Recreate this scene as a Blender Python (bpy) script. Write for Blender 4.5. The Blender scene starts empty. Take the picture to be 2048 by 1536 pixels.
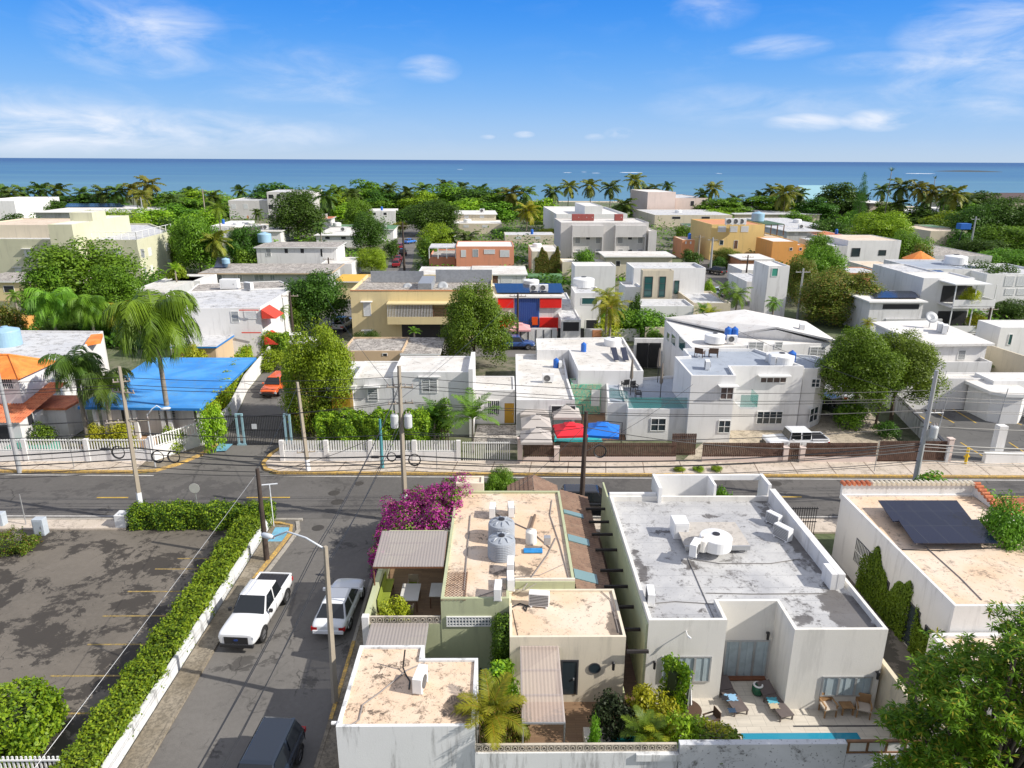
import bpy, bmesh, math, random
import numpy as np
from mathutils import Vector, Matrix
R = math.radians
S = bpy.context.scene
COL = S.collection
# ---------------------------------------------------------------- camera
FPX, CH = 1421.0, 23.4
PITCH, YAW, ROLL = math.atan(448/FPX), R(0.75), math.atan(10/2048)
def ray(px, py):
    x, y = px-1024, 768-py
    c, s = math.cos(ROLL), math.sin(ROLL); x, y = c*x-s*y, s*x+c*y
    X, Y, Z = x, FPX*math.cos(PITCH)+y*math.sin(PITCH), -FPX*math.sin(PITCH)+y*math.cos(PITCH)
    c, s = math.cos(YAW), math.sin(YAW)
    return Vector((X*c+Y*s, -X*s+Y*c, Z))
cam = bpy.data.cameras.new('camera'); camo = bpy.data.objects.new('camera', cam); COL.objects.link(camo)
r0 = ray(1024, 768); ax = (ray(1124, 768)-r0).normalized(); ay = (ray(1024, 668)-r0).normalized(); az = -r0.normalized()
camo.matrix_world = Matrix(((ax.x, ay.x, az.x, 0), (ax.y, ay.y, az.y, 0), (ax.z, ay.z, az.z, CH), (0, 0, 0, 1)))
cam.sensor_width = 36; cam.lens = FPX/2048*36; cam.clip_end = 60000; cam.clip_start = 0.5
S.camera = camo
# ---------------------------------------------------------------- light
SUN = Vector((1, -.275, .76)).normalized()
EL = math.asin(SUN.z)
sl = bpy.data.lights.new('sun', 'SUN'); sl.energy = 4.2; sl.angle = R(0.5); sl.color = (1, .945, .86)
so = bpy.data.objects.new('sun', sl); COL.objects.link(so); so.rotation_euler = SUN.to_track_quat('Z', 'Y').to_euler(); so.location = (0, 0, 60)
W = bpy.data.worlds.new('World'); S.world = W; W.use_nodes = True
S.view_settings.view_transform = 'Standard'; S.view_settings.look = 'None'; S.view_settings.exposure = 0.46; S.view_settings.gamma = 1
def world():
    nt = W.node_tree; N = nt.nodes; L = nt.links; N.clear()
    out = N.new('ShaderNodeOutputWorld'); bg = N.new('ShaderNodeBackground'); L.new(bg.outputs[0], out.inputs[0]); bg.inputs[1].default_value = .123
    sky = N.new('ShaderNodeTexSky'); sky.sky_type = 'NISHITA'; sky.sun_disc = False; sky.sun_elevation = EL
    sky.sun_rotation = math.atan2(SUN.x, SUN.y); sky.air_density = 1.0; sky.dust_density = .35; sky.ozone_density = 3.0; sky.altitude = 20
    hs = N.new('ShaderNodeHueSaturation'); hs.inputs['Saturation'].default_value = 1.2; hs.inputs['Value'].default_value = .8; L.new(sky.outputs[0], hs.inputs['Color'])
    tc = N.new('ShaderNodeTexCoord'); sp = N.new('ShaderNodeSeparateXYZ'); L.new(tc.outputs['Generated'], sp.inputs[0])
    def m(op, a, b=None, clamp=False):
        n = N.new('ShaderNodeMath'); n.operation = op; n.use_clamp = clamp
        for i, v in enumerate((a, b)):
            if v is None: continue
            if isinstance(v, (int, float)): n.inputs[i].default_value = v
            else: L.new(v, n.inputs[i])
        return n.outputs[0]
    azm = m('ARCTAN2', sp.outputs[0], sp.outputs[1]); el = m('ARCSINE', sp.outputs[2])
    cv = N.new('ShaderNodeCombineXYZ'); L.new(azm, cv.inputs[0]); L.new(m('MULTIPLY', el, 3.2), cv.inputs[1])
    mp = N.new('ShaderNodeMapping'); mp.inputs['Rotation'].default_value = (0, 0, R(14)); L.new(cv.outputs[0], mp.inputs[0])
    n1 = N.new('ShaderNodeTexNoise'); n1.inputs['Scale'].default_value = 9; n1.inputs['Detail'].default_value = 9; n1.inputs['Roughness'].default_value = .62; n1.inputs['Distortion'].default_value = .5; L.new(mp.outputs[0], n1.inputs['Vector'])
    n2 = N.new('ShaderNodeTexNoise'); n2.inputs['Scale'].default_value = 2.2; n2.inputs['Detail'].default_value = 4; L.new(mp.outputs[0], n2.inputs['Vector'])
    wis = m('MULTIPLY', m('MULTIPLY', m('SUBTRACT', n1.outputs[0], .5), 2.2, True), m('MULTIPLY', m('SUBTRACT', n2.outputs[0], .42), 3, True))
    tot = m('MULTIPLY', wis, .35)
    for px, py, wp, hp, k in ((270, 65, 150, 75, 1.6), (240, 262, 420, 42, 2.2), (30, 240, 250, 60, 1.4), (620, 150, 190, 60, .75), (860, 138, 62, 26, 1.5), (1560, 95, 90, 22, 1.5), (1610, 246, 75, 17, 3), (1762, 240, 65, 20, 3), (1985, 60, 150, 60, 1.9), (1960, 140, 150, 34, 1.4), (1740, 128, 110, 20, 1.2), (1238, 266, 30, 11, 3.4), (1048, 269, 22, 7, 3), (975, 274, 16, 5, 3), (1190, 274, 22, 7, 2.4), (1430, 20, 80, 36, .9), (1900, 200, 260, 40, .9), (1500, 210, 200, 40, .8)):
        d = ray(px, py).normalized(); a0 = math.atan2(d.x, d.y); e0 = math.asin(d.z)
        q = m('ADD', m('POWER', m('ABSOLUTE', m('DIVIDE', m('SUBTRACT', azm, a0), wp/FPX)), 2), m('POWER', m('ABSOLUTE', m('DIVIDE', m('SUBTRACT', el, e0), hp/FPX)), 2))
        b = m('SUBTRACT', 1, q, True)
        nz = m('MULTIPLY', m('SUBTRACT', n1.outputs[0], .36), 2.0, True)
        tot = m('ADD', tot, m('MULTIPLY', m('MULTIPLY', b, nz), k*.55))
    rp = N.new('ShaderNodeValToRGB'); cr = rp.color_ramp; cr.interpolation = 'B_SPLINE'
    st = ((0, (.50, .64, .82)), (.10, (.38, .58, .88)), (.3, (.2, .46, .9)), (.52, (.085, .35, .9)), (.72, (.03, .27, .88)), (1, (.02, .22, .8)))
    while len(cr.elements) < len(st): cr.elements.new(.5)
    for e, (p_, c_) in zip(cr.elements, st): e.position = p_; e.color = (*c_, 1)
    L.new(m('DIVIDE', m('ABSOLUTE', el), .26, True), rp.inputs[0]); sc_ = N.new('ShaderNodeMixRGB'); sc_.blend_type = 'MULTIPLY'; sc_.inputs[0].default_value = 1; L.new(rp.outputs[0], sc_.inputs[1]); sc_.inputs[2].default_value = (6.2, 6.2, 6.2, 1)
    mx1 = N.new('ShaderNodeMixRGB'); mx1.inputs[0].default_value = .9; L.new(hs.outputs[0], mx1.inputs[1]); L.new(sc_.outputs[0], mx1.inputs[2])
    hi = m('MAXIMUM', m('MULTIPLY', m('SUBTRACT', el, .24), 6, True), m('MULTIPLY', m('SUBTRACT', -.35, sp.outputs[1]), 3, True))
    mx0 = N.new('ShaderNodeMixRGB'); L.new(m('MULTIPLY', hi, .85), mx0.inputs[0]); L.new(mx1.outputs[0], mx0.inputs[1]); mx0.inputs[2].default_value = (3.95, 3.95, 4.15, 1)  # whitish sky added above and behind the view to fill the shadows
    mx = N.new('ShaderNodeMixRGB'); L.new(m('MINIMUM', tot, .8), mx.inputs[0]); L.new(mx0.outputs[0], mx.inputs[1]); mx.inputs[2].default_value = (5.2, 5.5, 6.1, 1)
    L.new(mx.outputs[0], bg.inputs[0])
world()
# ---------------------------------------------------------------- pixel helpers
C0 = Vector((0, 0, CH))
def P(px, py, z=0.0):
    d = ray(px, py); return C0+d*((z-CH)/d.z)
def PY(px, py, Y):
    d = ray(px, py); return C0+d*(Y/d.y)
def XY(px, py, z=0.0):
    p = P(px, py, z); return (p.x, p.y)
def poly(z, *pts): return [XY(a, b, z) for a, b in pts]
# ---------------------------------------------------------------- mesh helpers
def tag(o, label=None, cat=None, group=None, kind=None):
    for k, v in (('label', label), ('category', cat), ('group', group), ('kind', kind)):
        if v: o[k] = v
    return o
def thing(name, label, cat, loc=(0, 0, 0), rz=0, group=None):
    o = bpy.data.objects.new(name, None); COL.objects.link(o); o.location = loc; o.rotation_euler = (0, 0, rz); o.empty_display_size = .2
    return tag(o, label, cat, group)
class MB:
    def __init__(s): s.v, s.f, s.m = [], [], []
    def add(s, vs, fs, mi=0):
        b = len(s.v); s.v += [tuple(v) for v in vs]; s.f += [[b+i for i in f] for f in fs]; s.m += [mi]*len(fs); return s
    def box(s, x0, x1, y0, y1, z0, z1, mi=0):
        return s.add([(x0, y0, z0), (x1, y0, z0), (x1, y1, z0), (x0, y1, z0), (x0, y0, z1), (x1, y0, z1), (x1, y1, z1), (x0, y1, z1)], [(3, 2, 1, 0), (4, 5, 6, 7), (0, 1, 5, 4), (1, 2, 6, 5), (2, 3, 7, 6), (3, 0, 4, 7)], mi)
    def fr(s, o, u, n, a0, a1, d0, d1, z0, z1, mi=0):   # box in a facade frame: o point, u along, n outward
        def q(a, d, z): return (o[0]+u[0]*a+n[0]*d, o[1]+u[1]*a+n[1]*d, z)
        return s.add([q(a0, d1, z0), q(a1, d1, z0), q(a1, d0, z0), q(a0, d0, z0), q(a0, d1, z1), q(a1, d1, z1), q(a1, d0, z1), q(a0, d0, z1)], [(3, 2, 1, 0), (4, 5, 6, 7), (0, 1, 5, 4), (1, 2, 6, 5), (2, 3, 7, 6), (3, 0, 4, 7)], mi)
    def prism(s, pl, z0, z1, mi=0, bottom=False):
        n = len(pl); pl = ccw(pl)
        s.add([(x, y, z0) for x, y in pl]+[(x, y, z1) for x, y in pl], [(i, (i+1) % n, n+(i+1) % n, n+i) for i in range(n)]+[tuple(range(n, 2*n))]+([tuple(range(n-1, -1, -1))] if bottom else []), mi); return s
    def sheet(s, pl, z, mi=0):
        pl = ccw(pl); return s.add([(x, y, z) for x, y in pl], [tuple(range(len(pl)))], mi)
    def quad(s, a, b, c, d, mi=0): return s.add([a, b, c, d], [(0, 1, 2, 3)], mi)
    def rev(s, c, prof, n=16, mi=0):       # lathe: prof [(r,z)...]
        vs = []; k = len(prof)
        for i in range(n):
            a = 2*math.pi*i/n
            for r, z in prof: vs.append((c[0]+r*math.cos(a), c[1]+r*math.sin(a), c[2]+z))
        fs = [(i*k+j, ((i+1) % n)*k+j, ((i+1) % n)*k+j+1, i*k+j+1) for i in range(n) for j in range(k-1)]
        return s.add(vs, fs, mi)
    def cyl(s, c, r, h, n=14, r2=None, mi=0): return s.rev(c, [(0.001, 0), (r, 0), (r if r2 is None else r2, h), (0.001, h)], n, mi)
    def tube(s, pts, r, n=6, mi=0):
        pts = [Vector(p) for p in pts]; vs = []; m = len(pts)
        for i, p in enumerate(pts):
            d = (pts[min(i+1, m-1)]-pts[max(i-1, 0)]).normalized()
            a = d.cross(Vector((0, 0, 1)) if abs(d.z) < .9 else Vector((1, 0, 0))).normalized(); b = d.cross(a)
            rr = r[i] if isinstance(r, (list, tuple)) else r
            for j in range(n):
                t = 2*math.pi*j/n; vs.append(p+a*(rr*math.cos(t))+b*(rr*math.sin(t)))
        fs = [(i*n+j, i*n+(j+1) % n, (i+1)*n+(j+1) % n, (i+1)*n+j) for i in range(m-1) for j in range(n)]
        fs += [tuple(range(n-1, -1, -1)), tuple(range((m-1)*n, m*n))]
        return s.add(vs, fs, mi)
    def build(s, name, mats, parent=None, smooth=False, local=False, bevel=0):
        me = bpy.data.meshes.new(name)
        v = s.v
        if parent is not None and not local:
            Mi = wm(parent).inverted(); v = [Mi @ Vector(q) for q in v]
        me.from_pydata(v, [], s.f); 
        if not isinstance(mats, (list, tuple)): mats = [mats]
        for m in mats: me.materials.append(m)
        if len(mats) > 1: me.polygons.foreach_set('material_index', s.m)
        if smooth: me.polygons.foreach_set('use_smooth', [True]*len(me.polygons))
        me.update(); o = bpy.data.objects.new(name, me); COL.objects.link(o)
        if parent is not None: o.parent = parent
        if bevel:
            b = o.modifiers.new('bevel', 'BEVEL'); b.width = bevel; b.segments = 2; b.limit_method = 'ANGLE'; b.angle_limit = R(30)
        return o
def wm(o):
    m = Matrix.Translation(o.location) @ o.rotation_euler.to_matrix().to_4x4() @ Matrix.Diagonal((*o.scale, 1))
    return wm(o.parent) @ m if o.parent else m
def ccw(pl):
    a = sum(pl[i][0]*pl[(i+1) % len(pl)][1]-pl[(i+1) % len(pl)][0]*pl[i][1] for i in range(len(pl)))
    return list(pl) if a > 0 else list(pl)[::-1]
def inset(pl, d):
    pl = ccw(pl); n = len(pl); out = []
    for i in range(n):
        a, b, c = Vector(pl[i-1]), Vector(pl[i]), Vector(pl[(i+1) % n])
        e1 = (b-a).normalized(); e2 = (c-b).normalized(); n1 = Vector((-e1.y, e1.x)); n2 = Vector((-e2.y, e2.x))
        m = n1+n2; k = m.length_squared
        m = n1 if k < 1e-6 else m*(2/k)*1.0
        m = m if m.length < 3 else m.normalized()*3
        q = b+m*d; out.append((q.x, q.y))
    return out
def children(o): return [c for c in bpy.data.objects if c.parent == o]
def copy_tree(o, loc=None, rz=None, label=None, parent=None, kids=None):
    c = o.copy(); COL.objects.link(c)
    if parent: c.parent = parent
    if loc is not None: c.location = loc
    if rz is not None: c.rotation_euler = (0, 0, rz)
    if label: c['label'] = label
    for ch in children(o): copy_tree(ch, parent=c)
    return c
# ---------------------------------------------------------------- materials
MATS = {}
def nodes(name):
    m = bpy.data.materials.new(name); m.use_nodes = True; nt = m.node_tree; b = nt.nodes['Principled BSDF']; return m, nt, nt.nodes, nt.links, b
def rgb(c): return (*c[:3], 1)
def mixc(N, L, fac, a, b, mode='MIX'):
    n = N.new('ShaderNodeMixRGB'); n.blend_type = mode
    for i, v in ((0, fac), (1, a), (2, b)):
        if isinstance(v, (int, float)): n.inputs[i].default_value = v
        elif isinstance(v, (tuple, list)): n.inputs[i].default_value = rgb(v)
        else: L.new(v, n.inputs[i])
    return n.outputs[0]
def noise(N, L, scale, vec=None, detail=4, rough=.55, st=(1, 1, 1), dist=0, rot=(0, 0, 0)):
    if vec is None:
        g = N.new('ShaderNodeNewGeometry'); vec = g.outputs['Position']
    mp = N.new('ShaderNodeMapping'); mp.inputs['Scale'].default_value = st; mp.inputs['Rotation'].default_value = rot; L.new(vec, mp.inputs[0])
    n = N.new('ShaderNodeTexNoise'); n.inputs['Scale'].default_value = scale; n.inputs['Detail'].default_value = detail; n.inputs['Roughness'].default_value = rough; n.inputs['Distortion'].default_value = dist
    L.new(mp.outputs[0], n.inputs['Vector']); return n.outputs[0]
def ramp(N, L, x, a, b, v0=0, v1=1):
    n = N.new('ShaderNodeMapRange'); n.inputs[1].default_value = a; n.inputs[2].default_value = b; n.inputs[3].default_value = v0; n.inputs[4].default_value = v1; n.interpolation_type = 'SMOOTHSTEP'; L.new(x, n.inputs[0]); return n.outputs[0]
def mul(N, L, a, b, op='MULTIPLY'):
    n = N.new('ShaderNodeMath'); n.operation = op
    for i, v in ((0, a), (1, b)):
        if isinstance(v, (int, float)): n.inputs[i].default_value = v
        else: L.new(v, n.inputs[i])
    return n.outputs[0]
def bump(N, L, b, h, st=.3, d=.02):
    n = N.new('ShaderNodeBump'); n.inputs['Strength'].default_value = st; n.inputs['Distance'].default_value = d; L.new(h, n.inputs['Height']); L.new(n.outputs[0], b.inputs['Normal'])
def flat(name, c, rough=.6, metal=0, vary=.12, emit=0):
    if name in MATS: return MATS[name]
    m, nt, N, L, b = nodes(name)
    x = noise(N, L, 3, detail=3); L.new(mixc(N, L, ramp(N, L, x, .3, .7, 0, vary), c, tuple(v*.45 for v in c)), b.inputs['Base Color'])
    b.inputs['Roughness'].default_value = rough; b.inputs['Metallic'].default_value = metal; MATS[name] = m; return m
def stucco(name, c, dirt=.35, streak=(.18, .17, .15)):
    if name in MATS: return MATS[name]
    m, nt, N, L, b = nodes(name)
    big = noise(N, L, .35, detail=5, rough=.6); st = noise(N, L, 1.4, detail=6, rough=.7, st=(1, 1, .12)); fine = noise(N, L, 26, detail=2)
    c1 = mixc(N, L, ramp(N, L, big, .35, .7, 0, .22), c, tuple(v*.72 for v in c))
    f = ramp(N, L, st, .5, .68, 0, dirt)
    c2 = mixc(N, L, f, c1, streak); c3 = mixc(N, L, ramp(N, L, fine, .3, .75, 0, .1), c2, tuple(v*.6 for v in c))
    L.new(c3, b.inputs['Base Color']); b.inputs['Roughness'].default_value = .88; bump(N, L, b, fine, .35, .015); MATS[name] = m; return m
def roofm(name, c, stain=(.1, .09, .08), amt=.7, tint=None, seams=0, sc=.5, rough=.85, thr=.5, blobs=()):
    if name in MATS: return MATS[name]
    m, nt, N, L, b = nodes(name)
    big = noise(N, L, sc*.6, detail=6, rough=.6, dist=.6); s1 = noise(N, L, sc*2.4, detail=10, rough=.72, dist=.4); s2 = noise(N, L, sc*9, detail=8, rough=.75)
    c1 = mixc(N, L, ramp(N, L, big, .35, .65), c, tint or tuple(v*.78 for v in c))
    f = mul(N, L, ramp(N, L, s1, thr-.0, thr+.1, 0, amt), ramp(N, L, s2, .38, .6))
    c2 = mixc(N, L, f, c1, stain)
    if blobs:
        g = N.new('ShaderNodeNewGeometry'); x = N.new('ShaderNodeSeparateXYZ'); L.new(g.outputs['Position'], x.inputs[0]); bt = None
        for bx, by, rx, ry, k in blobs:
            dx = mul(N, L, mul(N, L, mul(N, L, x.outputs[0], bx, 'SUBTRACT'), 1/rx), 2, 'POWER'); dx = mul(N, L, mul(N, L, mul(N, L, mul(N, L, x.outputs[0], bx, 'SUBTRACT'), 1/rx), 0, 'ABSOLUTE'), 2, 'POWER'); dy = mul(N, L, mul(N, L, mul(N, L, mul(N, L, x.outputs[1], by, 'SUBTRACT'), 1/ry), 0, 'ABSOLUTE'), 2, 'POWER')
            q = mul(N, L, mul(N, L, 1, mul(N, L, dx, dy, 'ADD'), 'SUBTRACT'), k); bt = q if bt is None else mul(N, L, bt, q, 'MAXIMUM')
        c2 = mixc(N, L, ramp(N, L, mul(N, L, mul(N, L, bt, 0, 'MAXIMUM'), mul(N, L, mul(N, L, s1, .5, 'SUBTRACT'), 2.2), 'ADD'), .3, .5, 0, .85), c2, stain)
    sp = ramp(N, L, noise(N, L, sc*18, detail=4, rough=.6), .61, .67, 0, amt*.8); c2 = mixc(N, L, sp, c2, stain)
    if seams:
        g = N.new('ShaderNodeNewGeometry'); x = N.new('ShaderNodeSeparateXYZ'); L.new(g.outputs['Position'], x.inputs[0])
        fr = mul(N, L, mul(N, L, x.outputs[1], 1/seams), 1.0, 'MODULO'); fr = mul(N, L, fr, 0, 'ABSOLUTE')
        ln = ramp(N, L, fr, .0, .06, 1, 0); c2 = mixc(N, L, mul(N, L, ln, .45), c2, (.16, .16, .17))
        wn = N.new('ShaderNodeTexWhiteNoise'); wn.noise_dimensions = '1D'; L.new(mul(N, L, mul(N, L, x.outputs[1], 1/seams), 0, 'FLOOR'), wn.inputs['W'])
        c2 = mixc(N, L, mul(N, L, wn.outputs[0], .22), c2, tuple(v*.55 for v in c))
    L.new(c2, b.inputs['Base Color']); b.inputs['Roughness'].default_value = rough; bump(N, L, b, s2, .25, .02); MATS[name] = m; return m
def leafm(name, c, c2=None, c3=None, trans=.35):
    if name in MATS: return MATS[name]
    m, nt, N, L, b = nodes(name)
    a = N.new('ShaderNodeAttribute'); a.attribute_name = 'rnd'; x = noise(N, L, .45, detail=3)
    oi = N.new('ShaderNodeObjectInfo')
    c2 = c2 or (c[0]*1.9, c[1]*1.55, c[2]*.9); col = mixc(N, L, a.outputs['Fac'], tuple(v*.75 for v in c), c2)
    col = mixc(N, L, ramp(N, L, x, .38, .66, 0, .6), col, c2)
    if c3: col = mixc(N, L, ramp(N, L, a.outputs['Fac'], .86, .9, 0, .9), col, c3)
    hs = N.new('ShaderNodeHueSaturation'); L.new(col, hs.inputs['Color']); L.new(ramp(N, L, oi.outputs['Random'], 0, 1, .485, .515), hs.inputs['Hue']); L.new(ramp(N, L, oi.outputs['Random'], 0, 1, .85, 1.2), hs.inputs['Value'])
    col = hs.outputs[0]; L.new(col, b.inputs['Base Color']); b.inputs['Roughness'].default_value = .5
    b.inputs['Specular IOR Level'].default_value = .3
    t = N.new('ShaderNodeBsdfTranslucent'); L.new(col, t.inputs[0]); mx = N.new('ShaderNodeMixShader'); mx.inputs[0].default_value = trans
    L.new(b.outputs[0], mx.inputs[1]); L.new(t.outputs[0], mx.inputs[2]); L.new(mx.outputs[0], N['Material Output'].inputs[0]); MATS[name] = m; return m
def glassm(name, c=(.03, .045, .055), rough=.08, metal=0):
    if name in MATS: return MATS[name]
    m, nt, N, L, b = nodes(name); b.inputs['Base Color'].default_value = rgb(c); b.inputs['Roughness'].default_value = rough; b.inputs['Specular IOR Level'].default_value = .7; MATS[name] = m; return m
def clearglass(name, c, alpha):
    if name in MATS: return MATS[name]
    m, nt, N, L, b = nodes(name); b.inputs['Base Color'].default_value = rgb(c); b.inputs['Roughness'].default_value = .1; b.inputs['Alpha'].default_value = alpha; MATS[name] = m; return m
WHITE = stucco('white_stucco', (.75, .74, .725), .3)
WHITE2 = stucco('clean_white_stucco', (.78, .775, .76), .14)
WARMW = stucco('warm_white_stucco', (.77, .745, .69), .2)
GREYW = stucco('grey_stucco', (.55, .55, .54), .4)
STAINW = stucco('weathered_white_wall', (.72, .73, .73), .75, (.1, .095, .09))
CREAM = stucco('cream_stucco', (.74, .66, .52), .28)
SAGE = stucco('sage_green_stucco', (.47, .5, .31), .3)
OLIVE = stucco('pale_olive_stucco', (.6, .59, .42), .15)
YEL = stucco('yellow_stucco', (.7, .58, .32), .18)
YEL2 = stucco('golden_stucco', (.78, .56, .22), .18)
ORG = stucco('orange_stucco', (.75, .36, .1), .15)
SALM = stucco('salmon_stucco', (.72, .3, .18), .15)
TERRAW = stucco('terracotta_stucco', (.62, .27, .13), .25)
TAN = stucco('tan_stucco', (.6, .44, .28), .25)
PINK = stucco('pale_pink_stucco', (.7, .58, .52), .15)
RBEIGE = roofm('beige_roof', (.67, .49, .335), (.12, .095, .075), .75, (.71, .59, .47), thr=.515, blobs=((.6, 31.2, 1.6, 1.0, .5), (2.9, 29, 1.2, 1, .3), (5.0, 27, .45, 2, .75), (-.6, 34.5, 1.6, .8, .35), (1.4, 29.8, 1.2, .5, .6), (26, 33.5, 2.5, 1, .35)))
RSPOT = roofm('spotted_beige_roof', (.68, .5, .35), (.1, .075, .055), .85, (.72, .57, .43), thr=.5, sc=1.1, blobs=((-1.6, 22.4, 1.0, 1.0, .95), (-4.9, 24.7, 1.3, 1.4, .3), (-5.2, 22.2, 1, .6, .35)))
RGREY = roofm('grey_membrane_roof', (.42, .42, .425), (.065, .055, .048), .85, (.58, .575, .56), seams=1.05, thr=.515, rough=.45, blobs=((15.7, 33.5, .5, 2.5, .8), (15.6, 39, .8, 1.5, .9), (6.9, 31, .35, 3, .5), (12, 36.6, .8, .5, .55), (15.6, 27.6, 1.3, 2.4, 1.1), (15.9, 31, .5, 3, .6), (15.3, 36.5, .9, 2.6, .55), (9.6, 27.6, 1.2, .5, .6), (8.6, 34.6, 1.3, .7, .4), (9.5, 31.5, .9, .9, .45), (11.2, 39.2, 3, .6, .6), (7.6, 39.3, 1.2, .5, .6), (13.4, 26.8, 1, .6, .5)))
RWHITE = roofm('white_roof', (.68, .665, .63), (.2, .165, .14), .7, (.58, .55, .5), thr=.53)
RWHITE2 = roofm('clean_white_roof', (.72, .71, .68), (.36, .31, .27), .5, (.66, .63, .59), thr=.53)
RLGREY = roofm('light_grey_roof', (.5, .51, .53), (.14, .13, .12), .8, (.58, .58, .58), thr=.5)
RBLUEG = roofm('blue_grey_roof', (.3, .34, .4), (.1, .1, .11), .5, (.36, .4, .46), thr=.55)
RDIRTY = roofm('dirty_concrete_roof', (.42, .39, .35), (.1, .085, .075), .95, (.52, .48, .43), thr=.42)
RTAN = roofm('tan_roof', (.62, .5, .38), (.2, .15, .11), .6, (.68, .58, .46), thr=.52)
DARK = flat('black_and_shade', (.025, .025, .03), .5)  # near-black for real dark parts and for painted shade in openings
GLASS = glassm('window_glass')
TEALG = glassm('teal_glass', (.03, .1, .1))
FRAMEW = flat('white_frame', (.78, .78, .76), .5)
FRAMED = flat('dark_frame', (.06, .06, .065), .5)
ALU = flat('aluminium', (.5, .51, .52), .35, .6)
SLATW = flat('white_slats', (.72, .73, .73), .5)
SLATG = flat('grey_slats', (.35, .37, .38), .5)
WOODB = flat('brown_wood', (.16, .08, .045), .7, vary=.5)
CONC = roofm('concrete', (.45, .42, .38), (.16, .14, .12), .6, (.52, .48, .43), sc=1.2, thr=.5)
BLACKM = flat('black_metal', (.02, .02, .022), .45)
RUBBER = flat('rubber', (.018, .018, .018), .8)
PLAST = flat('white_plastic', (.8, .8, .79), .4, vary=.06)
BLUEP = flat('blue_plastic', (.02, .13, .5), .4)
LBLUE = flat('light_blue_plastic', (.3, .48, .62), .5)
GREYP = flat('grey_plastic', (.34, .37, .41), .5)
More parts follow.
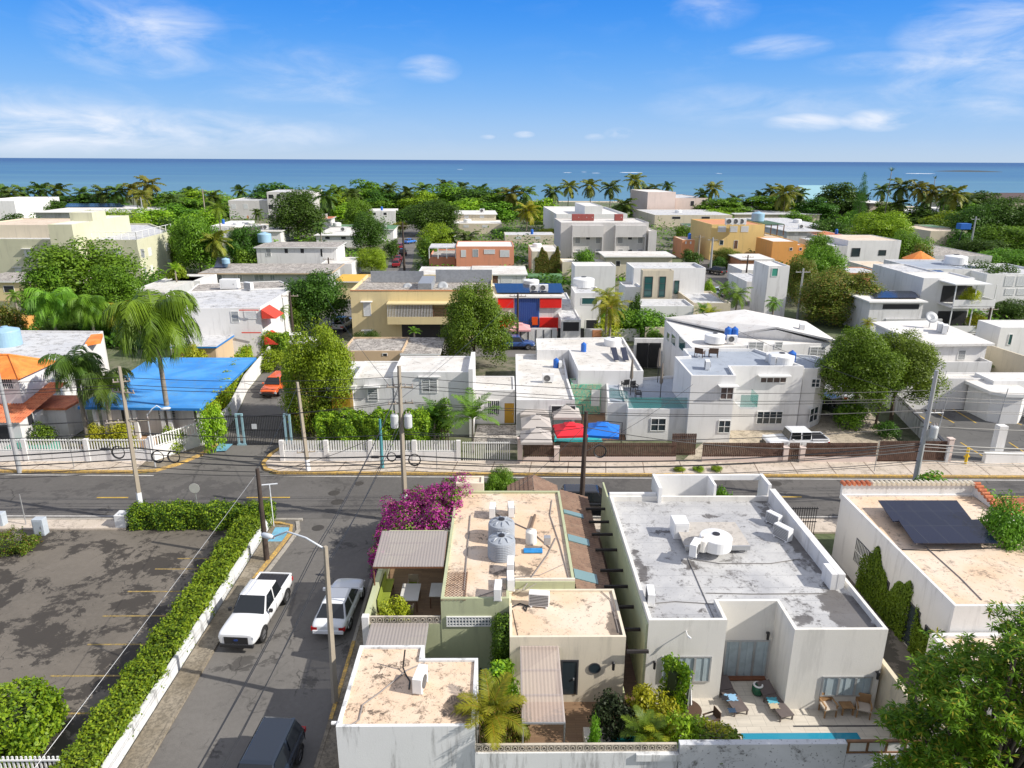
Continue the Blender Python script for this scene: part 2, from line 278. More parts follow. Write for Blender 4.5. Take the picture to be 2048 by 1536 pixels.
# ---------------------------------------------------------------- houses
def F(x0, x1, yt, z, ybk):
    yl, yr = yt if isinstance(yt, tuple) else (yt, yt)
    a, b = P(x0, yl, z), P(x1, yr, z); u = Vector((b.x-a.x, b.y-a.y)).normalized(); n = Vector((-u.y, u.x))
    d = max(1.5, P((x0+x1)/2, ybk, z).y-(a.y+b.y)/2)
    return [(a.x, a.y), (b.x, b.y), (b.x+n.x*d, b.y+n.y*d), (a.x+n.x*d, a.y+n.y*d)]
def FX(x0, x1, y0, y1): return [(x0, y0), (x1, y0), (x1, y1), (x0, y1)]
HOUSEPOLYS = []
class House:
    def __init__(s, label, cat='house', name='house', group=None):
        s.label, s.cat, s.name, s.group, s.root, s.walls = label, cat, name, group, None, []
    def ensure(s, pl, z0):
        if s.root is None:
            cx = sum(p[0] for p in pl)/len(pl); cy = sum(p[1] for p in pl)/len(pl); s.root = thing(s.name, s.label, s.cat, (cx, cy, z0), 0, s.group)
    def vol(s, pl, z1, z0=-.05, wall=WHITE, roof=RWHITE, par=.3, pw=.16, over=0, th=.2, cap=None):
        pl = ccw(pl); s.ensure(pl, max(z0, 0)); n = len(pl); s.walls.append((pl, z0, z1)); HOUSEPOLYS.append(pl)
        w = MB()
        if over:
            w.add([(x, y, z) for z in (z0, z1-th) for x, y in pl], [(i, (i+1) % n, n+(i+1) % n, n+i) for i in range(n)]); w.build('wall', wall, s.root)
            o = inset(pl, -over); r = MB(); r.add([(x, y, z1-th) for x, y in o]+[(x, y, z1) for x, y in o], [(i, (i+1) % n, n+(i+1) % n, n+i) for i in range(n)], 1); r.add([(x, y, z1-th) for x, y in o], [tuple(range(n-1, -1, -1))], 1); r.sheet(o, z1, 0)
            r.build('roof', [roof, cap or FRAMEW], s.root)
        else:
            q = inset(pl, pw)
            vs = [(x, y, z0) for x, y in pl]+[(x, y, z1) for x, y in pl]+[(x, y, z1) for x, y in q]+[(x, y, z1-par) for x, y in q]
            fs = [(k*n+i, k*n+(i+1) % n, (k+1)*n+(i+1) % n, (k+1)*n+i) for k in range(3) for i in range(n)]
            w.add(vs, fs); w.build('wall', wall, s.root); r = MB(); r.sheet(q, z1-par, 0); r.build('roof', roof, s.root)
        return s
    def hip(s, pl, z0, z1, mat, rid=.35, over=.3):     # tiled hip roof with corrugated tile rows
        s.ensure(pl, 0); o = inset(pl, -over); m = MB(); a, b, c, d = [Vector((*p, z0)) for p in ccw(o)]
        r1 = (a+d)/2*(1-rid)+(b+c)/2*rid; r2 = (a+d)/2*rid+(b+c)/2*(1-rid); r1.z = r2.z = z1
        m.add([a, b, c, d, r1, r2], [(0, 1, 5, 4), (1, 2, 5), (2, 3, 4, 5), (3, 0, 4), (3, 2, 1, 0)])
        for p, q in ((a, r1), (d, r1), (b, r2), (c, r2), (r1, r2)): m.tube([p, q], .12)
        m.build('roof', mat, s.root); return s
    def hit(s, px, py):
        d = ray(px, py); best = None
        for pl, z0, z1 in s.walls:
            n = len(pl)
            for i in range(n):
                a, b = Vector(pl[i]), Vector(pl[(i+1) % n]); e = b-a; nn = Vector((e.y, -e.x)).normalized()
                den = nn.x*d.x+nn.y*d.y
                if den >= -1e-6: continue
                t = (nn.x*a.x+nn.y*a.y)/den; h = C0+d*t
                k = (Vector((h.x, h.y))-a).dot(e)/e.length_squared
                if t > 0 and -.02 <= k <= 1.02 and z0-.3 <= h.z <= z1+.3 and (best is None or t < best[0]): best = (t, a, e.normalized(), nn)
        return best
    def win(s, x0, y0, x1, y1, kind='glass', eb=0, mat=None, nx=2, ny=2, fm=None):
        xm, ym = (x0+x1)/2, (y0+y1)/2; h = s.hit(xm, ym)
        if h is None: print('WIN MISS', s.label, x0, y0); return
        _, a, u, n = h
        def on(px, py):
            d = ray(px, py); t = (n.x*a.x+n.y*a.y)/(n.x*d.x+n.y*d.y); p = C0+d*t; return (Vector((p.x, p.y))-a).dot(u), p.z
        l, r_ = on(x0, ym)[0], on(x1, ym)[0]; zt, zb = on(xm, y0)[1], on(xm, y1)[1]; l, r_ = min(l, r_), max(l, r_)
        s.wat(a, u, n, l, r_, max(zb, .02), zt, kind, eb, mat, nx, ny, fm)
    def wat(s, a, u, n, l, r_, zb, zt, kind='glass', eb=0, mat=None, nx=2, ny=2, fm=None):
        fm = fm or FRAMEW; m = MB(); p = MB(); w = r_-l; hh = zt-zb; f = min(.07, w*.12)
        if kind in ('door', 'painted_hole', 'gate'):
            m.fr(a, u, n, l-f, l, .0, .05, zb, zt+f); m.fr(a, u, n, r_, r_+f, .0, .05, zb, zt+f); m.fr(a, u, n, l, r_, .0, .05, zt, zt+f)
            o = m.build('door' if kind != 'painted_hole' else 'opening', fm, s.root)
            p.fr(a, u, n, l, r_, 0.002, .02, zb, zt)
            p.build('door_leaf' if kind != 'painted_hole' else 'shade_panel', mat or (DARK if kind == 'painted_hole' else WOODB), o)  # uncut wall: dark panel paints the shade inside an opening
            if kind == 'door' and w > .5:
                q = MB(); q.fr(a, u, n, r_-.16, r_-.1, .02, .07, zb+hh*.45, zb+hh*.5); q.build('handle', ALU, o)
        else:
            m.fr(a, u, n, l, r_, .0, .06, zt-f, zt); m.fr(a, u, n, l, r_, .0, .06, zb, zb+f); m.fr(a, u, n, l, l+f, .0, .06, zb+f, zt-f); m.fr(a, u, n, r_-f, r_, .0, .06, zb+f, zt-f)
            if kind in ('grid', 'louv'):
                nn = nx
                for i in range(1, nn): c = l+w*i/nn; m.fr(a, u, n, c-f*.4, c+f*.4, .022, .06, zb+f, zt-f)
            if kind == 'grid':
                for i in range(1, ny): c = zb+hh*i/ny; m.fr(a, u, n, l+f, r_-f, .022, .055, c-f*.35, c+f*.35)
            o = m.build('window', fm, s.root)
            p.fr(a, u, n, l+f, r_-f, .003, .02, zb+f, zt-f)
            if kind == 'shut': p.build('shutter', mat or SLATW, o)
            else: p.build('pane', mat or GLASS, o)
            if kind in ('louv', 'shut'):
                q = MB(); k = max(3, int(hh/.16)); 
                for i in range(k): z = zb+f+(hh-2*f)*(i+.35)/k; q.fr(a, u, n, l+f, r_-f, .021, .05, z, z+(hh-2*f)/k*(.38 if kind == 'louv' else .6))
                q.build('slats', SLATW, o)
            if kind == 'bars':
                q = MB(); k = max(4, int(w/.16))
                for i in range(k): c = l+w*(i+.5)/k; q.fr(a, u, n, c-.02, c+.02, .07, .1, zb, zt)
                q.fr(a, u, n, l, r_, .065, .09, zb+hh*.5-.03, zb+hh*.5+.03); q.build('bars', FRAMEW, o)
            if kind == 'curt':
                q = MB(); k = int(w/.14)
                for i in range(k): c = l+f+(w-2*f)*i/k; q.fr(a, u, n, c+.001, c+(w-2*f)/k-.001, .021, .026+.014*((i*5) % 3)/2*(1+i % 2), zb+f, zt-f)
                q.build('curtain', MATS['curtain'], o)
                q = MB()
                for i in range(1, nx): c = l+w*i/nx; q = MB(); q.fr(a, u, n, c-.05, c+.05, .02, .075, zb+f, zt-f); q.build('mullion', fm, o)
        if eb:
            q = MB(); q.fr(a, u, n, l-.25, r_+.25, .0, eb, zt+.12, zt+.22); q.build('window_hood', WHITE2 if eb > 0 else WHITE, s.root)
flat('curtain', (.42, .5, .53), .9, vary=.3)
# ---------------------------------------------------------------- roof gear prototypes
def once(key, fn, label, loc, rz=0, group=None, sc=1):
    if key not in PROT: o = PROT[key] = fn(); o.location = loc; o.rotation_euler = (0, 0, rz); o['label'] = label
    else: o = copy_tree(PROT[key], loc, rz, label)
    o.scale = (sc, sc, sc)
    if group: o['group'] = group
    elif 'group' in o: del o['group']
    return o
PROT = {}
def mk_ac():
    t = thing('air_conditioner', 'x', 'air conditioner'); b = MB(); b.box(-.45, .45, -.18, .18, .08, .72); b.box(-.38, -.3, -.2, .2, 0, .08); b.box(.3, .38, -.2, .2, 0, .08); b.build('casing', PLAST, t, local=True, bevel=.015)
    g = MB(); g.rev((0, 0, 0), [(.02, 0), (.24, 0), (.26, .02), (.26, .03)], 16); g.v = [(x-.1, -.19-z, y+.4) for x, y, z in g.v]; g.build('fan_grille', flat('ac_grille', (.12, .12, .12), .6), t, local=True)
    g = MB()
    for i in range(7): g.box(.452, .458, -.14, .14, .16+i*.075, .2+i*.075)
    for i in range(7): g.box(-.42, .42, .182, .188, .14+i*.078, .185+i*.078)
    g.build('coil_fins', MATS['ac_grille'], t, local=True); return t
def ac(px, py, z, label, rz=0, sc=1, group=None): return once('ac', mk_ac, label, P(px, py, z), rz, group or 'air conditioner units on the roofs', sc)
def mk_tank(mat, lid, r=1.0, h=1.0, ribs=False):
    def f():
        t = thing('water_tank', 'x', 'water tank'); b = MB()
        pr = [(.001, 0), (r, 0)]
        if ribs:
            for i in range(9): z = h*(.06+.09*i); pr += [(r, z), (r*1.025, z+h*.03), (r, z+h*.06)]
        pr += [(r, h*.86), (r*.97, h*.92), (r*.3, h*1.08), (.001, h*1.09)]
        b.rev((0, 0, 0), pr, 32); b.build('tank_shell', mat, t, local=True)
        g = MB(); g.rev((0, 0, 0), [(.001, h*1.07), (r*.24, h*1.07), (r*.24, h*1.13), (.001, h*1.15)], 20); g.build('lid', lid, t, local=True)
        if ribs:
            q = MB()
            for i in range(8):
                a = i*math.pi/4; c, s_ = math.cos(a), math.sin(a)
                q.add([(r*.35*c-.02*s_, r*.35*s_+.02*c, h*1.075), (r*.35*c+.02*s_, r*.35*s_-.02*c, h*1.075), (r*.85*c+.07*s_, r*.85*s_-.07*c, h*.975), (r*.85*c-.07*s_, r*.85*s_+.07*c, h*.975), (r*.6*c, r*.6*s_, h*1.09)], [(0, 1, 4), (1, 2, 4), (2, 3, 4), (3, 0, 4)])
            q.build('lid_ribs', mat, t, local=True)
        p = MB(); p.tube([(r*.9, -r*.3, .1), (r*1.2, -r*.4, .1), (r*1.2, -r*.4, 0)], .03); p.build('pipe', PLAST, t, local=True)
        return t
    return f
def tank(px, py, z, label, kind='w', sc=1, group=None):
    k = {'w': (PLAST, DARK, 1.0, .82), 'b': (BLUEP, BLUEP, .32, 1.0), 'g': (GREYP, DARK, .7, 1.1, True), 'lb': (LBLUE, LBLUE, .9, 1.2), 'c': (WARMW, CONC, .3, .75)}[kind]
    return once('tank'+kind, mk_tank(*k), label, P(px, py, z), random.uniform(0, 3), group or 'rooftop water tanks', sc)
def mk_dish():
    t = thing('satellite_dish', 'x', 'satellite dish'); b = MB(); b.tube([(0, 0, 0), (0, 0, .55)], .03); b.tube([(0, 0, .5), (.1, -.35, .75)], .015); b.build('mast', ALU, t, local=True)
    g = MB(); g.rev((0, 0, 0), [(.001, 0), (.2, .02), (.4, .09), (.4, .1), (.2, .04), (.001, .01)], 20); M = Matrix.Rotation(R(55), 4, 'X'); g.v = [tuple(M @ Vector(v)+Vector((0, 0, .65))) for v in g.v]; g.build('reflector', flat('dish_grey', (.4, .42, .44), .5), t, local=True, smooth=True); return t
def dish(px, py, z, label, rz=0, sc=1): return once('dish', mk_dish, label, P(px, py, z), rz, 'satellite dishes', sc)
PV = nodes('solar_cell')
def mkpv():
    m, nt, N, L, b = PV; g = N.new('ShaderNodeNewGeometry'); br = N.new('ShaderNodeTexBrick'); br.offset = 0; br.inputs['Scale'].default_value = 1; br.inputs['Brick Width'].default_value = 1.05; br.inputs['Row Height'].default_value = 1.7; br.inputs['Mortar Size'].default_value = .02
    L.new(g.outputs['Position'], br.inputs[0]); br.inputs['Color1'].default_value = (.006, .01, .03, 1); br.inputs['Color2'].default_value = (.008, .012, .035, 1); br.inputs['Mortar'].default_value = (.03, .035, .05, 1)
    L.new(br.outputs[0], b.inputs[0]); b.inputs['Roughness'].default_value = .16; return m
PV = mkpv()
def solar(label, pts, z, tilt=.25, group=None):
    q = [P(a, b, z) for a, b in pts]; c = sum(q, Vector())/len(q); t = thing('solar_panel', label, 'solar panels', (c.x, c.y, z), 0, group)
    ys = [p.y for p in q]; y0, y1 = min(ys), max(ys); zz = lambda p: z+.12+(p.y-y0)/(y1-y0+.01)*tilt
    m = MB(); m.add([(p.x, p.y, zz(p)) for p in q]+[(p.x, p.y, zz(p)-.05) for p in q], [(3, 2, 1, 0), (0, 1, 5, 4), (1, 2, 6, 5), (2, 3, 7, 6), (3, 0, 4, 7), (4, 5, 6, 7)]); bm = m.build('panel_array', PV, t)
    m = MB()
    for p in q: pp = p.lerp(c, .08); m.tube([(pp.x, pp.y, z), (pp.x, pp.y, z+.1+(pp.y-y0)/(y1-y0+.01)*tilt)], .03)
    m.build('mount', ALU, t); return t
# ---------------------------------------------------------------- foliage
def leafobj(name, C, D, Nn, L_, W_, mat, rng, matidx=None):
    n = len(C); D = D/np.linalg.norm(D, axis=1)[:, None]; Sd = np.cross(D, Nn); Sd /= (np.linalg.norm(Sd, axis=1)[:, None]+1e-9)
    L_ = (np.ones(n)*L_)[:, None]*rng.uniform(.7, 1.25, (n, 1)); W_ = (np.ones(n)*W_)[:, None]*rng.uniform(.7, 1.2, (n, 1))
    up = np.cross(Sd, D); v = np.empty((n, 4, 3)); v[:, 0] = C-D*L_*.5; v[:, 1] = C+Sd*W_*.5+up*W_*.18; v[:, 2] = C+D*L_*.5-up*W_*.1; v[:, 3] = C-Sd*W_*.5+up*W_*.18
    me = bpy.data.meshes.new(name); me.vertices.add(4*n); me.vertices.foreach_set('co', v.reshape(-1).astype(np.float32)); me.loops.add(4*n); me.loops.foreach_set('vertex_index', np.arange(4*n, dtype=np.int32))
    me.polygons.add(n); me.polygons.foreach_set('loop_start', np.arange(0, 4*n, 4, dtype=np.int32))
    for m in (mat if isinstance(mat, (list, tuple)) else [mat]): me.materials.append(m)
    if matidx is not None: me.polygons.foreach_set('material_index', matidx.astype(np.int32))
    a = me.attributes.new('rnd', 'FLOAT', 'FACE'); a.data.foreach_set('value', rng.random(n).astype(np.float32)); me.update(calc_edges=True)
    o = bpy.data.objects.new(name, me); COL.objects.link(o); return o
def rnd_dirs(n, rng):
    d = rng.normal(size=(n, 3)); return d/np.linalg.norm(d, axis=1)[:, None]
def clumps(rng, nc, shape='round', r0=.3, r1=.45):
    c = []
    while len(c) < nc:
        d = rnd_dirs(1, rng)[0]
        if d[2] < -.75: continue
        rr = rng.uniform(.25, 1)**.5; r = rng.uniform(r0, r1)
        if shape == 'round': p = d*(1-r*.85)*rr; p *= 1+.16*math.sin(3*math.atan2(d[1], d[0])+nc)
        elif shape == 'tier': k = rng.integers(0, 5); z = -.7+k*.38; rad = (1-.13*k)*(1-r*.6); a = rng.uniform(0, 6.28); q = rng.uniform(.2, 1)**.6*rad; p = np.array([q*math.cos(a), q*math.sin(a), z])
        elif shape == 'cone': z = rng.uniform(-1, .9); rad = (1-z)/2*.9+.05; a = rng.uniform(0, 6.28); q = rad*rng.uniform(.3, 1); r *= .35+rad*.6; p = np.array([q*math.cos(a), q*math.sin(a), z])
        elif shape == 'flat': p = np.array([d[0]*(1-r)*rr, d[1]*(1-r)*rr, abs(d[2])*.5*rr-.1])
        c.append((*p, r))
    return np.array(c)
def crown_mesh(name, seed, nc, nl, L_, W_, mat, shape='round', r0=.3, r1=.45, flatz=1.0, up=.35, droop=.3, shell=(.7, 1.05), matp=None):
    rng = np.random.default_rng(seed); c = clumps(rng, nc, shape, r0, r1); w = c[:, 3]**2; w = w/w.sum(); idx = rng.choice(len(c), nl, p=w)
    d = rnd_dirs(nl, rng); d[:, 2] = np.where(rng.random(nl) < .6, np.abs(d[:, 2]), d[:, 2]); rad = rng.uniform(shell[0], shell[1], nl)*(1+.12*rng.normal(size=nl))
    C = c[idx, :3]+d*(c[idx, 3]*rad)[:, None]*np.array([1, 1, flatz]); lo, hi_ = np.percentile(C, 1, axis=0), np.percentile(C, 99, axis=0); C = (C-(lo+hi_)/2)/((hi_-lo)/2)*np.array([.97, .97, 1.0]); N_ = d+rnd_dirs(nl, rng)*.6; N_[:, 2] += up; N_ /= np.linalg.norm(N_, axis=1)[:, None]
    D = np.cross(N_, rnd_dirs(nl, rng)); D[:, 2] -= droop; mi = None
    if matp: cc = rng.random(len(c)); mi = ((cc[idx]*.7+rng.random(nl)*.3) < matp)*1
    return leafobj(name, C, D, N_, L_, W_, mat, rng, mi)
LG = leafm('green_leaves', (.065, .16, .012), (.19, .34, .022))
LD = leafm('dark_green_leaves', (.036, .1, .012), (.09, .19, .018))
LL = leafm('lime_leaves', (.15, .3, .012), (.33, .47, .025))
LO = leafm('olive_leaves', (.09, .13, .014), (.2, .23, .028), (.3, .16, .05))
LY = leafm('yellow_green_leaves', (.23, .3, .012), (.48, .48, .025))
LM = leafm('mango_leaves', (.08, .2, .014), (.22, .38, .022), (.42, .36, .04))
LP = leafm('palm_leaves', (.075, .17, .012), (.2, .33, .025), trans=.3)
LPY = leafm('yellowing_palm_leaves', (.17, .24, .012), (.44, .44, .03), (.55, .28, .03), trans=.35)
LMAG = leafm('magenta_flowers', (.36, .035, .2), (.56, .06, .38), (.36, .16, .16))
LO2 = leafm('olive_green_leaves', (.09, .16, .014), (.2, .29, .028))
LPM = leafm('royal_palm_leaves', (.06, .16, .012), (.19, .34, .02), trans=.25)
LPD = leafm('dark_palm_leaves', (.04, .09, .012), (.11, .17, .02), trans=.15)
LPE = leafm('golden_dark_palm_leaves', (.07, .11, .012), (.24, .24, .025), (.4, .28, .03), trans=.2)
LDK = leafm('dark_purple_leaves', (.02, .03, .015), (.04, .06, .02))
BARK = flat('bark', (.13, .1, .075), .9, vary=.6)
PBARK = flat('palm_bark', (.3, .26, .21), .9, vary=.6)
CROWNS = {}
def crown(kind, v, mat):
    key = (kind, v, mat.name)
    if key in CROWNS: o = CROWNS[key].copy(); COL.objects.link(o); return o
    sd = 11+v*7
    if kind == 'far': o = crown_mesh('crown', sd, 26, 4200, .15, .1, mat, r0=.28, r1=.45)
    elif kind == 'mid': o = crown_mesh('crown', sd, 60, 15000, .085, .05, mat, r0=.2, r1=.38)
    elif kind == 'near': o = crown_mesh('crown', sd, 95, 34000, .06, .034, mat, r0=.15, r1=.3)
    elif kind == 'tier': o = crown_mesh('crown', sd, 44, 6500, .12, .08, mat, 'round', r0=.24, r1=.4, flatz=.5, up=.9)
    elif kind == 'pine': o = crown_mesh('crown', sd, 130, 9000, .06, .022, mat, 'cone', r0=.25, r1=.45, flatz=.6)
    elif kind == 'flatc': o = crown_mesh('crown', sd, 55, 12000, .085, .045, mat, 'flat', r0=.14, r1=.26, flatz=.45, up=.9)
    elif kind == 'bush': o = crown_mesh('crown', sd, 22, 2600, .16, .1, mat, r0=.3, r1=.45)
    CROWNS[key] = o; return o
TRUNKS = {}
def trunk_obj(kind, v):
    key = (kind, v)
    if key in TRUNKS: o = TRUNKS[key].copy(); COL.objects.link(o); return o
    rg = random.Random(v*3+1); m = MB(); lean = rg.uniform(-.12, .12)
    m.tube([(0, 0, 0), (lean*.4, .02, .3), (lean, 0, .62)], [.05, .036, .03], 8)
    for i in range(6):
        a = i*1.05+rg.uniform(-.3, .3); r = rg.uniform(.3, .5); m.tube([(lean*.7, 0, .45+.03*i), (lean+r*.5*math.cos(a), r*.5*math.sin(a), .75), (lean+r*math.cos(a), r*math.sin(a), .98+rg.uniform(0, .12))], [.026, .016, .006], 6)
    o = m.build('trunk', BARK, None); TRUNKS[key] = o; return o
NT = [0]
def tree(kind, px, pyt, Y, wpx, label, mat=LG, zb=None, h=None, name='tree', cat='tree', group=None, base=0.0, depth=1.0, x=None):
    """pyt: pixel row of the crown top at distance Y; wpx: crown width in pixels"""
    p = PY(px, pyt, Y); zt = p.z; rr = wpx/2*(p-C0).dot(r0.normalized())/FPX; zt = max(zt, base+.4)
    zb = base+(zt-base)*.22 if zb is None else zb; cz = (zt+zb)/2; NT[0] += 1; v = NT[0] % 3
    t = thing(name, label, cat, (p.x, p.y, base), (NT[0]*1.7) % 6.28, group)
    c = crown(kind, v, mat); c.parent = t; c.location = (0, 0, cz-base); c.scale = (rr, rr*depth, (zt-zb)/2)
    k = trunk_obj('t', v); k.parent = t; k.scale = (rr*1.1, rr*1.1, max(cz-base, .5)); return t
def bush(px, pyt, Y, wpx, label, mat=LG, base=0.0, name='bush', group=None, zb=None): return tree('bush', px, pyt, Y, wpx, label, mat, zb=base if zb is None else zb, name=name, cat='bush', base=base, group=group)
def frond_pts(L_, el, droop, n):
    pts = []; x = z = 0.0; e = el
    for i in range(n+1):
        pts.append((x, z, e)); e -= droop/n*(0.5+1.0*i/n); x += math.cos(e)*L_/n; z += math.sin(e)*L_/n
    return pts
def palm_crown(name, seed, nf, mat, nlf=20, ll=.26, lw=.035, elmin=-35, elmax=75, droop=75, hang=.5, dead=0):
    rng = np.random.default_rng(seed); V = []; Fs = []; rd = []
    for i in range(nf):
        a = i*2.399+rng.uniform(-.2, .2); el = R(elmin+(elmax-elmin)*(i+.5)/nf+rng.uniform(-6, 6)); L_ = rng.uniform(.88, 1.08); pts = frond_pts(L_, el, R(droop)*rng.uniform(.8, 1.2), 10)
        ca, sa = math.cos(a), math.sin(a); fr = rng.random()*.6
        P3 = np.array([(p[0]*ca, p[0]*sa, p[1]) for p in pts]); side = np.array([-sa, ca, 0])
        for j in range(10):   # rachis
            w = .012*(1-j/11); b = len(V); V += [P3[j]-side*w, P3[j]+side*w, P3[j+1]+side*w*.9, P3[j+1]-side*w*.9]; Fs.append((b, b+1, b+2, b+3)); rd.append(.9)
        for k in range(nlf):
            t = (k+1)/(nlf+.5)*.92+.06; f = t*10; j = min(int(f), 9); q = P3[j]*(1-(f-j))+P3[j+1]*(f-j); fw = P3[j+1]-P3[j]; fw /= np.linalg.norm(fw); up = np.cross(fw, side)*-1
            if up[2] < 0: up = -up
            l = ll*math.sin(math.pi*min(1, .18+t*.8))**.7*rng.uniform(.85, 1.1)
            for s in (-1, 1):
                d = side*s*.75+fw*.55+up*rng.uniform(-.05, .25)+np.array([0, 0, -hang*.5*rng.uniform(.6, 1.4)]); d /= np.linalg.norm(d)
                mid = q+d*l*.5; tip = q+d*l+np.array([0, 0, -hang*l*.55]); w = fw*lw*.5; b = len(V)
                V += [q-w*.6, q+w*.6, mid+w, mid-w]; Fs.append((b, b+1, b+2, b+3)); rd.append(fr+rng.random()*.25)
                b = len(V); V += [mid-w, mid+w, tip+w*.15, tip-w*.15]; Fs.append((b, b+1, b+2, b+3)); rd.append(fr+rng.random()*.25)
    me = bpy.data.meshes.new(name); me.from_pydata([tuple(v) for v in V], [], Fs); me.materials.append(mat)
    at = me.attributes.new('rnd', 'FLOAT', 'FACE'); at.data.foreach_set('value', np.array(rd, dtype=np.float32)); me.update(); o = bpy.data.objects.new(name, me); COL.objects.link(o); return o
def pcrown(kind, v, mat):
    key = (kind, v, mat.name)
    if key in CROWNS: o = CROWNS[key].copy(); COL.objects.link(o); return o
    if kind == 'coco': o = palm_crown('crown', 5+v, 17, mat, 12, .32, .1, -55, 72, 65, .5)
    elif kind == 'cocon': o = palm_crown('crown', 9+v, 18, mat, 24, .3, .035, -40, 72, 75, .4)
    elif kind == 'royal': o = palm_crown('crown', 15+v, 17, mat, 54, .4, .024, -25, 82, 125, 1.0)
    elif kind == 'areca': o = palm_crown('crown', 21+v, 16, mat, 28, .27, .03, 18, 86, 75, .15)
    elif kind == 'dart': o = palm_crown('crown', 25+v, 8, mat, 11, .2, .06, 40, 80, 40, .2)
    CROWNS[key] = o; return o
def palm(kind, px, pyc, Y, wpx, label, mat=LP, base=0.0, lean=0.0, tr=.14, group=None, name='palm_tree'):
    """pyc: pixel row of the crown's centre at distance Y, wpx crown width"""
    p = PY(px, pyc, Y); rr = wpx/2*(p-C0).dot(r0.normalized())/FPX*((1.15 if Y < 70 else .95) if kind == 'royal' else 1.28 if kind == 'coco' else 1.12); NT[0] += 1; v = NT[0] % 2
    t = thing(name, label, 'palm tree', (p.x-lean, p.y, base), 0, group); z = max(p.z-base, .6)
    m = MB(); n = 8; m.tube([(lean*(i/n)**1.6, 0, z*i/n) for i in range(n+1)], [tr*(1.25-.5*i/n) for i in range(n+1)], 8); m.build('trunk', PBARK, t, local=True, smooth=True)
    c = pcrown(kind, v, mat); c.parent = t; c.location = (lean, 0, z); c.scale = (rr, rr, rr); c.rotation_euler = (0, 0, (NT[0]*1.13) % 6.28)
    if kind == 'royal':
        m = MB(); m.rev((lean, 0, z-1.1), [(tr*.8, 0), (tr*.95, .3), (tr*.5, 1.1)], 10); m.build('crownshaft', flat('crownshaft_green', (.12, .22, .05), .5), t, local=True, smooth=True)
    return t
def hedge(label, path, width, z0, z1, mat, L_=.16, W_=.09, dens=170, seed=3, name='hedge', mats=None, wob=.12, matp=None):
    rng = np.random.default_rng(seed); Cs = []; Ds = []; core = MB()
    p0 = path[0]; t = thing(name, label, 'hedge', (p0[0], p0[1], z0))
    for (x0, y0), (x1, y1) in zip(path[:-1], path[1:]):
        d = np.array([x1-x0, y1-y0]); ln = np.linalg.norm(d); d /= ln; nn = np.array([-d[1], d[0]]); hw = width/2; H = z1-z0
        for area, kind in ((ln*width, 't'), (ln*H, 'l'), (ln*H, 'r'), (width*H*1.2, 'e'), (width*H*1.2, 'f')):
            k = int(area*dens*1.7); a = rng.uniform(-.1, ln+.1, k); s = rng.uniform(-hw, hw, k); z = rng.uniform(0, H, k)
            if kind == 't': z = np.full(k, H); N_ = np.tile([0, 0, 1.], (k, 1))
            elif kind == 'l': s = np.full(k, hw); N_ = np.tile([nn[0], nn[1], .3], (k, 1))
            elif kind == 'r': s = np.full(k, -hw); N_ = np.tile([-nn[0], -nn[1], .3], (k, 1))
            elif kind == 'e': a = np.full(k, -.02); N_ = np.tile([-d[0], -d[1], .3], (k, 1))
            else: a = np.full(k, ln+.02); N_ = np.tile([d[0], d[1], .3], (k, 1))
            wv = wob*(np.sin(a*2.3+seed)+np.sin(a*5.1+z*3+seed*2)*.6+np.sin(s*6+a*3.3)*.4); X = x0+d[0]*a+nn[0]*s; Y = y0+d[1]*a+nn[1]*s; C = np.stack([X, Y, z0+z], 1)+N_*(wv[:, None]+rng.normal(-.04, .1, (k, 1)))
            Cs.append(C); Ds.append(N_)
        c = .18+wob*.8; core.add([(x0+d[0]*c+nn[0]*(hw-c), y0+d[1]*c+nn[1]*(hw-c), z) for z in (z0, z1-c)]+[(x0+d[0]*c-nn[0]*(hw-c), y0+d[1]*c-nn[1]*(hw-c), z) for z in (z0, z1-c)]+[(x1-d[0]*c+nn[0]*(hw-c), y1-d[1]*c+nn[1]*(hw-c), z) for z in (z0, z1-c)]+[(x1-d[0]*c-nn[0]*(hw-c), y1-d[1]*c-nn[1]*(hw-c), z) for z in (z0, z1-c)], [(1, 3, 7, 5), (0, 1, 5, 4), (2, 6, 7, 3), (0, 2, 3, 1), (4, 5, 7, 6)])
    C = np.concatenate(Cs); N_ = np.concatenate(Ds)+rnd_dirs(len(C), rng)*.7; D = np.cross(N_, rnd_dirs(len(C), rng)); mi = (rng.random(len(C)) < matp)*1 if matp else None
    o = leafobj('foliage', C-np.array([p0[0], p0[1], z0]), D, N_, L_, W_, mats or mat, rng, mi); o.parent = t
    core.build('branches', flat('hedge_core_green', (.03, .045, .012), .9), t); return t  # solid dark green box per run, filling the hedge core
